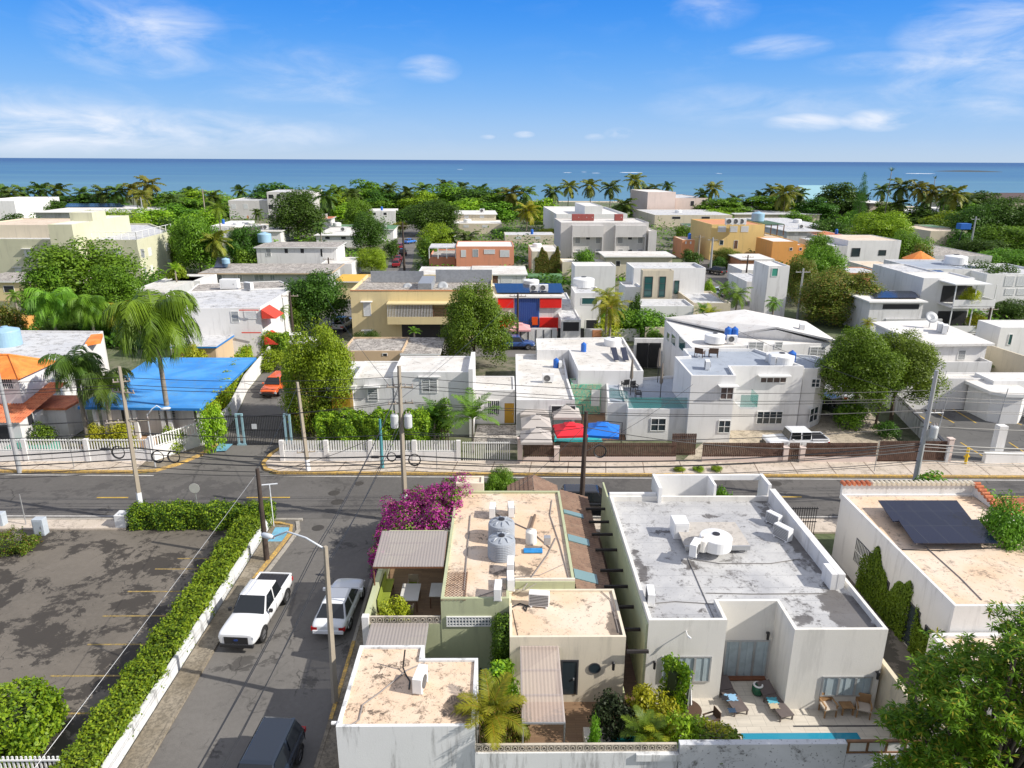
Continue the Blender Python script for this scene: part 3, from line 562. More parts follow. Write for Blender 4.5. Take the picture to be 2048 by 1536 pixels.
# ---------------------------------------------------------------- vehicles
def paint(name, c, rough=.25):
    if name in MATS: return MATS[name]
    m, nt, N, L, b = nodes(name); b.inputs['Base Color'].default_value = rgb(c); b.inputs['Roughness'].default_value = rough; b.inputs['Coat Weight'].default_value = .6; b.inputs['Coat Roughness'].default_value = .05; MATS[name] = m; return m
CARG = glassm('car_glass', (.012, .015, .018), .05)
HL = flat('headlight_glass', (.6, .62, .65), .1, vary=0); TL = flat('taillight_red', (.35, .01, .01), .2, vary=0)
def loft(m, st, mi=0):
    st = [st[0]]+st+[st[-1]]; st[0] = (st[0][0]+.02, *st[0][1:4], st[0][4]*.9, st[0][5]*.9); st[-1] = (st[-1][0]-.02, *st[-1][1:4], st[-1][4]*.93, st[-1][5]*.93)
    """st: [x, zlow, zside, ztop, hw_side, hw_top]"""
    vs = []
    for x, zl, zs, zt, ws, wt in st: vs += [(x, -ws*.94, zl), (x, -ws, zl+(zs-zl)*.35), (x, -ws, zs-.06), (x, -wt, zs+.02), (x, -wt*.55, zt), (x, wt*.55, zt), (x, wt, zs+.02), (x, ws, zs-.06), (x, ws, zl+(zs-zl)*.35), (x, ws*.94, zl)]
    k = 10; n = len(st); fs = [(i*k+j, (i+1)*k+j, (i+1)*k+(j+1) % k, i*k+(j+1) % k) for i in range(n-1) for j in range(k)]
    fs += [tuple(range(k)), tuple(range((n-1)*k+k-1, (n-1)*k-1, -1))]
    m.add(vs, fs, mi)
SPEC = {
 'pickup': dict(L=5.35, W=.96, zb=1.12, gh=(1.1, .35, -1.0, -1.2, 1.82), gw=(.88, .7), body=[(2.68, .45, 1.06, 1.1, .86, .78), (2.6, .4, 1.12, 1.17, .94, .86), (1.9, .38, 1.14, 1.22, .97, .88), (1.0, .4, 1.12, 1.2, .96, .87), (-1.15, .4, 1.13, 1.16, .96, .87), (-2.55, .42, 1.13, 1.15, .95, .87), (-2.67, .55, 1.1, 1.12, .9, .84)], wx=(1.65, -1.6), wr=.4, bed=(-1.2, -2.58)),
 'jeeptruck': dict(L=5.4, W=.94, zb=1.15, gh=(.75, .55, -1.15, -1.2, 1.85), gw=(.84, .74), body=[(2.5, .6, 1.0, 1.04, .6, .55), (2.4, .55, 1.12, 1.15, .7, .62), (.85, .5, 1.18, 1.22, .84, .74), (.8, .45, 1.16, 1.2, .88, .8), (-2.6, .5, 1.16, 1.18, .88, .82), (-2.7, .55, 1.12, 1.14, .87, .8)], wx=(1.85, -1.75), wr=.43, bed=(-1.2, -2.6), fender=True),
 'jeep': dict(L=4.6, W=.94, zb=1.15, gh=(.7, .5, -2.05, -2.1, 1.85), gw=(.84, .76), body=[(2.25, .6, 1.0, 1.04, .6, .55), (2.15, .55, 1.12, 1.15, .7, .62), (.8, .5, 1.18, 1.22, .84, .74), (.75, .45, 1.16, 1.2, .88, .8), (-2.1, .5, 1.16, 1.18, .88, .82), (-2.2, .55, 1.12, 1.14, .87, .8)], wx=(1.55, -1.4), wr=.43, fender=True),
 'suv': dict(L=4.7, W=.94, zb=1.02, gh=(1.0, .35, -1.95, -2.2, 1.68), gw=(.86, .66), body=[(2.35, .45, .75, .8, .75, .62), (2.2, .38, .9, .97, .9, .8), (1.1, .35, 1.0, 1.07, .94, .84), (-1.9, .35, 1.04, 1.08, .94, .85), (-2.25, .4, 1.0, 1.04, .9, .8), (-2.35, .5, .85, .9, .82, .7)], wx=(1.45, -1.4), wr=.36),
 'sedan': dict(L=4.6, W=.9, zb=.9, gh=(.95, .2, -1.15, -1.85, 1.43), gw=(.82, .6), body=[(2.3, .4, .62, .66, .7, .58), (2.15, .32, .76, .82, .86, .74), (1.1, .3, .88, .95, .9, .8), (-1.6, .3, .93, .98, .9, .8), (-2.2, .35, .93, .99, .86, .76), (-2.3, .45, .8, .84, .8, .68)], wx=(1.4, -1.35), wr=.33),
}
def car(kind, label, mat, loc, heading, cat='car', name=None, group=None, trim=None, roofmat=None):
    s = SPEC[kind]; t = thing(name or ('pickup_truck' if 'bed' in s else 'parked_car'), label, cat, loc, heading, group); trim = trim or mat
    b = MB(); loft(b, s['body']); body = b.build('body', mat, t, local=True, smooth=True); sb = body.modifiers.new('smooth', 'SUBSURF'); sb.levels = sb.render_levels = 2
    gf, grf, grr, gr, zt = s['gh']; w0, w1 = s['gw']; zb = s['zb']-.02; g = MB()
    g.add([(gf, -w0, zb), (gf, w0, zb), (gr, w0, zb), (gr, -w0, zb), (grf, -w1, zt), (grf, w1, zt), (grr, w1, zt), (grr, -w1, zt)], [(0, 1, 5, 4), (1, 2, 6, 5), (2, 3, 7, 6), (3, 0, 4, 7)]); g.build('cabin', mat, t, local=True, bevel=.07)
    g = MB(); e = .05; g.add([(grf+.06, -w1-.0, zt-.01), (grf+.06, w1, zt-.01), (grr-.03, w1, zt-.01), (grr-.03, -w1, zt-.01), (grf-.08, -w1+.1, zt+e), (grf-.08, w1-.1, zt+e), (grr+.1, w1-.1, zt+e), (grr+.1, -w1+.1, zt+e)], [(0, 1, 5, 4), (1, 2, 6, 5), (2, 3, 7, 6), (3, 0, 4, 7), (4, 5, 6, 7)]); g.build('roof', roofmat or mat, t, local=True, bevel=.03)
    def pane(nm, A, B, C, D, ins=.1):
        A, B, C, D = map(Vector, (A, B, C, D)); c = (A+B+C+D)/4; n = (B-A).cross(D-A).normalized(); q = [p.lerp(c, ins)+n*.02 for p in (A, B, C, D)]; m = MB(); m.add([v for v in q]+[v-n*.015 for v in q], [(0, 1, 2, 3), (0, 4, 5, 1), (1, 5, 6, 2), (2, 6, 7, 3), (3, 7, 4, 0)]); m.build(nm, CARG, t, local=True)
    pane('windshield', (gf, -w0, zb+.06), (gf, w0, zb+.06), (grf, w1, zt), (grf, -w1, zt), .07)
    pane('rear_window', (gr, w0, zb+.06), (gr, -w0, zb+.06), (grr, -w1, zt), (grr, w1, zt), .12)
    mid = (gf+gr)/2-.1; mt = (grf+grr)/2
    for sgn in (-1, 1):
        for a0, a1, t0, t1 in ((gf-.12, mid+.04, grf, mt+.04), (mid-.04, gr+.1, mt-.04, grr)):
            q = [(a0, sgn*w0, zb+.1), (a1, sgn*w0, zb+.1), (t1, sgn*w1, zt), (t0, sgn*w1, zt)]
            pane('side_window', *(q if sgn < 0 else q[::-1])) if False else pane('side_window', *(q[::-1] if sgn < 0 else q), .08)
        m = MB(); m.box(gf-.35, gf-.2, sgn*(s['W']+.02), sgn*(s['W']+.2), zb+.05, zb+.22); m.build('mirror', trim if kind != 'pickup' else BLACKM, t, local=True, bevel=.02)
        m = MB(); m.box(s['body'][1][0]-.2, s['body'][0][0]+.01, sgn*s['body'][0][4]*.72, sgn*(s['body'][1][4]-.06), s['body'][0][2]-.24, s['body'][0][2]-.08); m.build('headlight', HL, t, local=True, bevel=.01)
        xr = s['body'][-1][0]; m = MB(); m.box(xr-.02, xr+.14, sgn*.55, sgn*(s['body'][-2][4]+.005), s['zb']-.32, s['zb']-.12); m.build('taillight', TL, t, local=True)
        for wx in s['wx']:
            wr = s['wr']; wd = .25; y = sgn*(s['W']-.1 if not s.get('fender') else s['W']-.08)
            m = MB(); m.rev((0, 0, 0), [(wr*.62, -wd/2), (wr*.95, -wd/2), (wr, -wd/3), (wr, wd/3), (wr*.95, wd/2), (wr*.62, wd/2)], 22); m.v = [(x+wx, z+y, yy+wr) for x, yy, z in m.v]
            w = MB(); w.rev((0, 0, 0), [(.001, wd*.3), (wr*.6, wd*.42), (wr*.62, wd*.36), (wr*.62, -wd*.4)], 16)
            w.v = [(x+wx, (z if sgn > 0 else -z)+y, yy+wr) for x, yy, z in w.v]
            tyre = m.build('wheel', RUBBER, t, local=True, smooth=True); w.build('rim', flat('alloy', (.3, .3, .31), .35, .7), tyre, local=True)
            a = MB(); a.rev((0, 0, 0), [(wr*1.0, -.01), (wr*1.2, -.01), (wr*1.2, .03), (wr*1.0, .03)], 22); yo = sgn*(s['W']-.005 if not s.get('fender') else s['W']+.02)
            a.v = [(x+wx, z*1.2+yo, max(yy+wr*1.02, .35)) for x, yy, z in a.v]; a.build('wheel_arch', BLACKM if kind in ('pickup', 'jeep', 'suv') else mat, t, local=True)
            if s.get('fender'): f_ = MB(); f_.box(wx-.5, wx+.5, sgn*.62, sgn*.98, .92, 1.0); f_.build('fender', mat, t, local=True, bevel=.03)
    for sgn in (-1, 1):
        ys = sgn*(s['W']+.003); z1 = s['zb']-.14
        for xx in (gf-.32, (gf+gr)/2-.1, gr+.12): m = MB(); m.box(xx-.012, xx+.012, min(ys, ys*.97), max(ys, ys*.97), .5, z1); m.build('door_gap', BLACKM, t, local=True)
        for xx in ((gf+gr)/2+.02, gr+.26): m = MB(); m.box(xx, xx+.16, min(ys, ys*1.02), max(ys, ys*1.02), z1-.1, z1-.06); m.build('door_handle', trim, t, local=True)
    fx = s['body'][0][0]; m = MB(); m.box(fx-.1, fx+.035, -s['body'][0][4]*.7, s['body'][0][4]*.7, .58, s['body'][0][2]-.1); gr_ = m.build('grille', BLACKM, t, local=True)
    if kind == 'pickup':
        m = MB(); m.cyl((0, 0, 0), .11, .02, 16); m.v = [(fx+.035+z, x, y*.5+.8) for x, y, z in m.v]; m.build('badge', flat('badge_blue', (.02, .05, .2), .3, vary=0), gr_, local=True)
    if s.get('fender'):
        q = MB()
        for i in range(7): q.box(fx+.015, fx+.03, -.36+i*.11, -.3+i*.11, .66, .94)
        q.build('grille_bars', mat, gr_, local=True)
    m = MB(); m.box(fx-.12, fx+.07, -s['W']*.88, s['W']*.88, .36, .56); m.build('front_bumper', trim if kind == 'sedan' else BLACKM, t, local=True, bevel=.03)
    m = MB(); m.box(-s['L']/2-.06, -s['L']/2+.12, -s['W']*.88, s['W']*.88, .4, .62); m.build('rear_bumper', mat if kind in ('sedan', 'suv') else BLACKM, t, local=True, bevel=.03)
    m = MB(); m.box(-s['L']/2-.005, -s['L']/2+.02, -.22, .22, .7, .84); m.build('license_plate', flat('plate', (.6, .6, .6), .5, vary=0), t, local=True)
    if 'bed' in s:
        a, b_ = s['bed']; z = s['zb']+.06; m = MB(); m.box(b_, a, -s['W']+.12, s['W']-.12, z-.02, z+.004); bed = m.build('cargo_bed', DARK, t, local=True)
        m = MB(); m.box(b_-.06, a, -s['W']+.04, -s['W']+.13, z-.05, z+.07); m.box(b_-.06, a, s['W']-.13, s['W']-.04, z-.05, z+.07); m.box(b_-.07, b_+.02, -s['W']+.1, s['W']-.1, z-.05, z+.07); m.build('bed_rail', mat, bed, local=True, bevel=.02)
        m = MB()
        for i in range(8): m.box(b_+.06, a-.06, -.75+i*.2, -.7+i*.2, z+.004, z+.02)
        m.build('bed_liner', BLACKM, bed, local=True)
    return t
# ---------------------------------------------------------------- poles and cables
PCONC = stucco('pole_concrete', (.36, .31, .24), .6); PWOOD = flat('pole_wood', (.07, .05, .04), .9, vary=.5); PMET = flat('pole_grey_metal', (.42, .43, .44), .5, .2)
PWHT = flat('pole_white_paint', (.7, .72, .75), .7)
def pole(label, x, y, h, mat=PCONC, r=.17, lean=(0, 0), arms=(), white=0, trans=None, name='utility_pole', sq=True, base=0):
    t = thing(name, label, 'utility pole', (x, y, base)); m = MB(); n = 4 if sq else 10; tp = (lean[0], lean[1], h)
    def at(z): k = z/h; return Vector((lean[0]*k, lean[1]*k, z))
    m.tube([at(0), at(h)], [r*1.25, r*.75], n); m.build('shaft', mat, t, local=True)
    if white: m = MB(); m.tube([at(0), at(white)], [r*1.29, r*1.25], n); m.build('painted_base', PWHT, t, local=True)
    for i, (z, w, d) in enumerate(arms):
        c = at(z); u = Vector((d[0], d[1], 0)).normalized(); m = MB(); m.tube([c-u*w, c+u*w], .055, 4); arm = m.build('crossarm', PMET if mat is PMET else PCONC, t, local=True); q = MB()
        for k in (-1, -.45, .45, 1):
            p = c+u*(w*k*.92); q.rev(p, [(.02, 0), (.05, .06), (.03, .12), (.05, .18), (.001, .24)], 8)
        q.build('insulator', flat('porcelain', (.35, .3, .28), .3), arm, local=True)
    for i, (z, dx) in enumerate(trans or ()):
        c = at(z); m = MB(); m.rev(c+Vector((dx, -.1, 0)), [(.001, 0), (.24, 0), (.26, .1), (.26, .8), (.2, .88), (.001, .9)], 16); tr = m.build('transformer', flat('transformer_grey', (.55, .57, .58), .5), t, local=True)
        m = MB(); m.rev(c+Vector((dx-.1, -.1, .88)), [(.03, 0), (.06, .1), (.03, .2), (.001, .25)], 8); m.rev(c+Vector((dx+.1, -.1, .88)), [(.03, 0), (.06, .1), (.03, .2), (.001, .25)], 8); m.build('bushing', MATS['porcelain'], tr, local=True)
    return t
def streetlight(label, base, h, arm, mat=PCONC, r=.13, lean=(0, 0), white=0):
    t = pole(label, base[0], base[1], h, mat, r, lean, name='street_lamp', white=white); t['category'] = 'street lamp'
    m = MB(); p = Vector((lean[0], lean[1], h-.15)); q = p+Vector(arm); m.tube([p, p.lerp(q, .35)+Vector((0, 0, .35)), p.lerp(q, .7)+Vector((0, 0, .45)), q], .04, 8); a = m.build('lamp_arm', flat('lamp_arm_white', (.6, .64, .68), .4), t, local=True, smooth=True)
    d = Vector((arm[0], arm[1], 0)).normalized(); s = Vector((-d.y, d.x, 0)); m = MB(); m.tube([q-d*.1, q+d*.15, q+d*.5, q+d*.62], [.06, .13, .12, .04], 8); m.build('lamp_head', MATS['lamp_arm_white'], t, local=True, smooth=True); return t
NC = [0]
def cable(p, q, sag, r=.016, label='thin black overhead cable strung along the main road', group='overhead power and phone cables', mat=None):
    p, q = Vector(p), Vector(q); n = 14; r *= 1.35; pts = [p.lerp(q, i/n)-Vector((0, 0, sag*4*(i/n)*(1-i/n))) for i in range(n+1)]
    m = MB(); m.tube(pts, r, 4); c = p.lerp(q, .5); t = m.build('overhead_cable', mat or BLACKM, None); tag(t, label, 'cable', group); return t
def coil(c, r, label, r2=.025):
    m = MB()
    for k in range(3):
        rr = r*(1-.05*k); m.tube([(c[0]+rr*math.cos(a*math.pi/12), c[1]+.03*k, c[2]+rr*1.05*math.sin(a*math.pi/12)) for a in range(25)], r2, 5)
    o = m.build('cable_coil', BLACKM); tag(o, label, 'cable coil', 'coils of spare cable hung on the lines'); return o
# ================================================================ SETTING
def sheet(name, pl, z, mat, kind='structure', label=None, cat=None):
    m = MB(); m.sheet(pl, z); o = m.build(name, mat); tag(o, label, cat, None, kind); return o
def asphalt(name, c, dark, amt, sc=.4, lines=True, thr=.5):
    m, nt, N, L, b = nodes(name)
    big = noise(N, L, sc*.5, detail=5, dist=.8); s1 = noise(N, L, sc, detail=11, rough=.74, dist=.25); fine = noise(N, L, 22, detail=3, rough=.7); med = noise(N, L, 3.5, detail=5)
    c1 = mixc(N, L, ramp(N, L, big, .35, .65), c, tuple(v*1.3 for v in c)); c1 = mixc(N, L, ramp(N, L, fine, .35, .7, 0, .35), c1, tuple(v*.5 for v in c)); c1 = mixc(N, L, ramp(N, L, med, .4, .7, 0, .25), c1, tuple(v*1.5 for v in c))
    f = ramp(N, L, s1, thr+.03, thr+.06, 0, amt); c2 = mixc(N, L, f, c1, dark); s3 = noise(N, L, sc*6, detail=8, rough=.8); c2 = mixc(N, L, mul(N, L, ramp(N, L, s3, .55, .6, 0, amt*.6), ramp(N, L, s1, thr-.06, thr+.04)), c2, dark)
    if lines:
        g = N.new('ShaderNodeNewGeometry'); v = N.new('ShaderNodeTexVoronoi'); v.feature = 'DISTANCE_TO_EDGE'; v.inputs['Scale'].default_value = .55 if lines is True else lines
        nm = N.new('ShaderNodeTexNoise'); nm.inputs['Scale'].default_value = 1.2; nm.inputs['Detail'].default_value = 6; L.new(g.outputs['Position'], nm.inputs[0]); ad = N.new('ShaderNodeMixRGB'); ad.inputs[0].default_value = .45; ad.blend_type = 'LINEAR_LIGHT'; L.new(g.outputs['Position'], ad.inputs[1]); L.new(nm.outputs[1], ad.inputs[2]); L.new(ad.outputs[0], v.inputs['Vector'])
        msk = ramp(N, L, noise(N, L, .22, detail=3), .5, .62); c2 = mixc(N, L, mul(N, L, ramp(N, L, v.outputs[0], 0, .02, .8, 0), msk), c2, (.03, .028, .026))
    L.new(c2, b.inputs['Base Color']); b.inputs['Roughness'].default_value = .85; bump(N, L, b, fine, .4, .01); MATS[name] = m; return m
ROADM = asphalt('road_asphalt', (.1, .094, .088), (.062, .058, .056), .6, .3, .25)
STREETM = asphalt('street_asphalt', (.128, .12, .11), (.06, .056, .052), .8, .22, .4, thr=.54)
LOTM = asphalt('parking_asphalt', (.135, .118, .097), (.042, .036, .03), .95, .33, .8, thr=.47)
PLOT2 = asphalt('far_parking_asphalt', (.1, .098, .095), (.05, .048, .047), .6, .3, .3, thr=.54)
SIDEW = roofm('sidewalk_concrete', (.5, .43, .35), (.17, .14, .11), .7, (.58, .5, .42), sc=.9, thr=.5)
SIDED = roofm('mossy_sidewalk', (.2, .165, .115), (.07, .06, .045), .6, (.3, .26, .2), sc=.8, thr=.4)
KERBY = roofm('yellow_kerb', (.52, .33, .09), (.18, .14, .1), .95, (.66, .42, .09), sc=2.2, thr=.42)
KERBG = roofm('grey_kerb', (.4, .37, .32), (.14, .12, .1), .8, sc=1.5)
GROUND = roofm('town_ground', (.2, .18, .13), (.06, .08, .03), .9, (.1, .13, .05), sc=.12, thr=.42)
YLINE = roofm('yellow_line_paint', (.62, .4, .06), (.2, .17, .12), .7, sc=3); WLINE = roofm('white_line_paint', (.6, .58, .55), (.2, .19, .18), .6, sc=3)
BLUEPAINT = roofm('blue_ramp_paint', (.16, .42, .58), (.2, .2, .18), .6, sc=2)
def mksea():
    m, nt, N, L, b = nodes('sea_water'); g = N.new('ShaderNodeNewGeometry'); x = N.new('ShaderNodeSeparateXYZ'); L.new(g.outputs['Position'], x.inputs[0])
    nz = noise(N, L, .004, detail=5, st=(.25, 1, 1)); d = mul(N, L, x.outputs[1], mul(N, L, mul(N, L, nz, .5, 'SUBTRACT'), 900), 'ADD')
    c = mixc(N, L, ramp(N, L, d, 450, 1500), (.1, .225, .33), (.055, .16, .3)); c = mixc(N, L, ramp(N, L, d, 1500, 6500), c, (.03, .095, .24))
    c = mixc(N, L, ramp(N, L, noise(N, L, .012, detail=6, st=(.12, 1, 1)), .5, .7, 0, .4), c, (.13, .3, .36))
    L.new(c, b.inputs['Base Color']); b.inputs['Roughness'].default_value = .55; b.inputs['Specular IOR Level'].default_value = .14; bump(N, L, b, noise(N, L, .25, detail=6, st=(.5, 1, 1)), .5, .4); return m
SHORE = lambda x: 440-.14*max(min(x, 300), -100)+8*math.sin(x*.02)
sheet('sea', [(-60000, 300), (60000, 300), (60000, 59000), (-60000, 59000)], -1.6, mksea())
gp = [(-1500, -60), (1500, -60)]+[(x, SHORE(x)) for x in range(1500, -1501, -50)]
sheet('ground', gp, -.03, GROUND)
SAND = roofm('sand', (.6, .5, .36), (.3, .25, .18), .4); sheet('beach', [(x, SHORE(x)-9) for x in range(-1500, 1501, 50)]+[(x, SHORE(x)+2) for x in range(1500, -1501, -50)], -.024, SAND)
foam = flat('sea_foam', (.85, .87, .88), .9, vary=0)
for px, py, w in ((1262, 345, 44), (1135, 345, 16), (1168, 344, 10), (1192, 346, 16), (1438, 347, 10), (1840, 347, 54), (920, 339, 12)):
    c = P(px, py, -1.5); k = c.y/1421; m = MB(); m.sheet([(c.x+math.cos(a*.314)*w*k/2, c.y+math.sin(a*.314)*(26 if w > 40 else 14)*(1+.3*math.sin(a*2.1))) for a in range(20)], -1.55); tag(m.build('breaking_wave', foam), None, None, None, 'structure')
c = P(1935, 343, -1.5); m = MB(); m.rev((c.x, c.y, -2), [(90, 0), (70, 1.5), (30, 3), (.1, 3.5)], 14); o = m.build('reef', flat('reef_rock', (.05, .06, .06), .9)); tag(o, None, None, None, 'structure')
yN = lambda x: 43.55-.006*x
yF = lambda x: 50.45-.015*x
sheet('main_road', [(-300, yN(-300)), (300, yN(300)), (300, yF(300)+.1), (-300, yF(-300)+.1)], 0, ROADM)
sheet('side_street', [(-14.7, -20), (-7.2, -20), (-7.2, 43.6), (-14.7, 43.6)], .004, STREETM)
def ribbon(pts, w):
    l, r_ = [], []
    for i, p in enumerate(pts):
        a = Vector(pts[max(i-1, 0)]); b = Vector(pts[min(i+1, len(pts)-1)]); d = (b-a).normalized(); n = Vector((-d.y, d.x)); p = Vector(p); l.append(tuple(p+n*w/2)); r_.append(tuple(p-n*w/2))
    return l+r_[::-1]
NST = [(-21.5, 50.2), (-22.3, 62.9), (-24.2, 72), (-25.5, 88), (-25.3, 105), (-24, 130), (-23.5, 162), (-29.5, 220), (-34, 300), (-40, 400)]
sheet('north_street', ribbon(NST, 5.6), -.004, STREETM)
sheet('street_mouth', [(-28.2, 50.5), (-26.4, 52.4), (-25.2, 54.4), (-24.6, 57.4), (-18.7, 57.4), (-19.3, 53), (-18, 50.5)], -.001, STREETM)
sheet('back_street', ribbon([(-24, 89.5), (0, 88.5), (20, 88), (48, 90)], 6), -.008, STREETM)
sheet('east_street', ribbon([XY(1590, 660), XY(1535, 645), XY(1478, 600), XY(1435, 562), XY(1405, 530), XY(1385, 500)], 8), -.012, STREETM)
# markings
def mark(x0, x1, y, w=.12, z=.008, mat=YLINE): m = MB(); m.box(x0, x1, y-w/2, y+w/2, 0, z); return m
m = MB()
for a, b in ((200, 262), (497, 583), (825, 860), (1190, 1290), (1560, 1600), (1995, 2100)):
    p, q = P(a, 990), P(b, 990); m.box(p.x, q.x, 46.75, 46.9, .003, .008)
tag(m.build('centre_line', YLINE), None, None, None, 'structure')
m = MB(); m.add([(-60, yF(-60)-.35, .008), (-27, yF(-27)-.35, .008), (-27, yF(-27)-.22, .008), (-60, yF(-60)-.22, .008)], [(0, 1, 2, 3)]); m.add([(-19, yF(-19)-.3, .008), (80, yF(80)-.3, .008), (80, yF(80)-.17, .008), (-19, yF(-19)-.17, .008)], [(0, 1, 2, 3)])
m.add([(-60, yN(-60)+.25, .008), (-17, yN(-17)+.25, .008), (-17, yN(-17)+.38, .008), (-60, yN(-60)+.38, .008)], [(0, 1, 2, 3)]); m.add([(-5, yN(-5)+.3, .008), (80, yN(80)+.3, .008), (80, yN(80)+.42, .008), (-5, yN(-5)+.42, .008)], [(0, 1, 2, 3)])
tag(m.build('edge_line', WLINE), None, None, None, 'structure')
for px, py, r in ((668, 986, .42), (675, 1004, .45), (636, 1056, .4), (718, 967, .35), (1552, 967, .42)):
    c = P(px, py); m = MB(); m.rev((c.x, c.y, .009), [(.001, .004), (r*.8, .004), (r*.82, 0), (r, .002), (r*1.02, -.003)], 24); o = m.build('manhole_cover', flat('cast_iron', (.05, .045, .04), .7)); tag(o, {668: 'round manhole cover near the middle of the junction', 675: 'second manhole cover just below the first at the junction', 636: 'manhole cover at the mouth of the side street', 718: 'faint manhole cover in the far lane left of the tall pole', 1552: 'manhole cover in the far lane behind the grey roofed house'}[px], 'manhole cover', 'manhole covers in the road')
# far pavement with kerb
def kerb(name, pts, w, h, mat): 
    m = MB(); pl = ribbon(pts, w); n = len(pts)
    for i in range(n-1): q = [pl[i], pl[i+1], pl[2*n-2-i], pl[2*n-1-i]]; m.prism(q, -.02, h)
    tag(m.build(name, mat), None, None, None, 'structure')
LK = [(-60, yF(-60)+.25), (-29, yF(-29)+.25), (-27.2, 51.4), (-26, 52.6), (-25, 54.4), (-24.5, 56.8)]
RK = [(-18.6, 56.6), (-19.2, 54.6), (-19.3, 52.8), (-18.7, 51.6), (-17.6, 50.95), (-15, yF(-15)+.25), (-2, yF(-2)+.25)]
kerb('yellow_kerb', LK, .3, .15, KERBY); kerb('yellow_kerb', RK, .3, .15, KERBY); kerb('kerb', [(-2, yF(-2)+.25), (80, yF(80)+.25)], .3, .14, KERBY)
def slabs(name, pl, z, mat, dx=1.9):
    m = MB(); m.prism(pl, -.02, z); tag(m.build(name, mat), None, None, None, 'structure')
slabs('sidewalk', [(-60, yF(-60)+.4), (-28.8, yF(-28.8)+.4), (-28.8, 53.3), (-60, 53.3)], .12, SIDEW)
slabs('sidewalk', [(-28.8, yF(-28)+.4), (-27.3, 51.6), (-26.2, 52.8), (-25.15, 54.5), (-24.7, 56.8), (-25.3, 56.8), (-28.8, 53.3)], .118, SIDED)
slabs('sidewalk', [(-18.4, 56.6), (-19, 54.6), (-19.1, 52.8), (-18.6, 51.8), (-17.5, 51.15), (-15, yF(-15)+.4), (80, yF(80)+.4), (80, 53.0), (-17.9, 53.2), (-17.9, 56.6)], .12, SIDEW)
m = MB()
for i in range(46):
    x = -58+i*3.0
    if -29 < x < -17: continue
    m.add([(x, yF(x)+.42, .125), (x+.06, yF(x)+.42, .125), (x+.36, 53.0, .125), (x+.3, 53.0, .125)], [(0, 1, 2, 3)])
tag(m.build('pavement_joint', flat('joint_dark', (.16, .11, .08), .9)), None, None, None, 'structure')
m = MB(); q = [P(a, b, .128) for a, b in ((430, 906), (465, 889), (452, 884), (472, 884))]; m.prism([XY(428, 905), XY(452, 904), XY(466, 890), XY(440, 889)], .1, .13); tag(m.build('ramp', BLUEPAINT), None, None, None, 'structure')
m = MB(); m.prism([XY(585, 905), XY(602, 897), XY(598, 910), XY(576, 922)], .1, .13); tag(m.build('ramp', flat('dark_blue_paint', (.03, .12, .25), .8, vary=.4)), None, None, None, 'structure')
# near pavements
slabs('sidewalk', [(-60, 42.1), (-24.9, 42.1), (-24.9, 43.35), (-60, 43.5)], .12, SIDEW); kerb('kerb', [(-60, 43.6), (-13.6, 43.35)], .22, .14, KERBG)
slabs('sidewalk', [(-15.4, 37.4), (-14.25, 37.4), (-13.95, 41.5), (-13.9, 42.6), (-15.4, 42.6)], .11, SIDED)
slabs('sidewalk', [(-15.4, 10), (-14.3, 10), (-14.4, 37.4), (-15.4, 37.4)], .1, SIDED)
kerb('yellow_kerb', [(-14.5, 36.2), (-14.1, 39.3), (-13.9, 41.5), (-14.1, 42.5), (-15, 42.85), (-15.5, 42.9)], .2, .15, KERBY)
kerb('kerb', [(-14.35, 10), (-14.45, 36.2)], .16, .13, SIDED); kerb('kerb', [(-14.1, 36.1), (-13.75, 39.3), (-13.5, 42), (-13.9, 43.2)], .25, .06, KERBG)
m = MB(); m.prism([XY(536, 1086), XY(567, 1086), XY(580, 1058), XY(551, 1058)], .1, .125); tag(m.build('ramp', BLUEPAINT), None, None, None, 'structure')
slabs('sidewalk', [(-7.5, 10), (-6.3, 10), (-6.6, 43.2), (-7.7, 43.2)], .11, SIDED); kerb('kerb', [(-7.6, 33), (-7.7, 43.2)], .16, .14, KERBG); kerb('kerb', [(-7.5, 10), (-7.6, 22.5)], .16, .14, KERBG)
kerb('yellow_kerb', [(-7.5, 25.2), (-7.55, 30.5)], .17, .145, KERBY); kerb('kerb', [(-7.5, 22.5), (-7.5, 25.19)], .16, .14, SIDED); kerb('kerb', [(-7.55, 30.51), (-7.6, 33)], .16, .14, KERBG)
slabs('sidewalk', [(-6.5, 41.6), (80, 41.3), (80, 43.2), (-6.5, 43.4)], .1, SIDEW)
sheet('parking_lot', [(-80, 5), (-15.8, 5), (-15.8, 42.1), (-80, 42.1)], -.004, LOTM)
m = MB()
for py, a, b in ((1117, 355, 455), (1138, 310, 420), (1183, 255, 385), (1232, 205, 345), (1289, 175, 312), (1352, 100, 262), (1427, 120, 205)):
    p, q = P(a, py), P(b, py); m.box(p.x, q.x+.9, p.y-.05, p.y+.05, -.003, .003)
tag(m.build('parking_line', roofm('faded_line_paint', (.4, .28, .08), (.12, .1, .08), .95, sc=3, thr=.44)), None, None, None, 'structure')
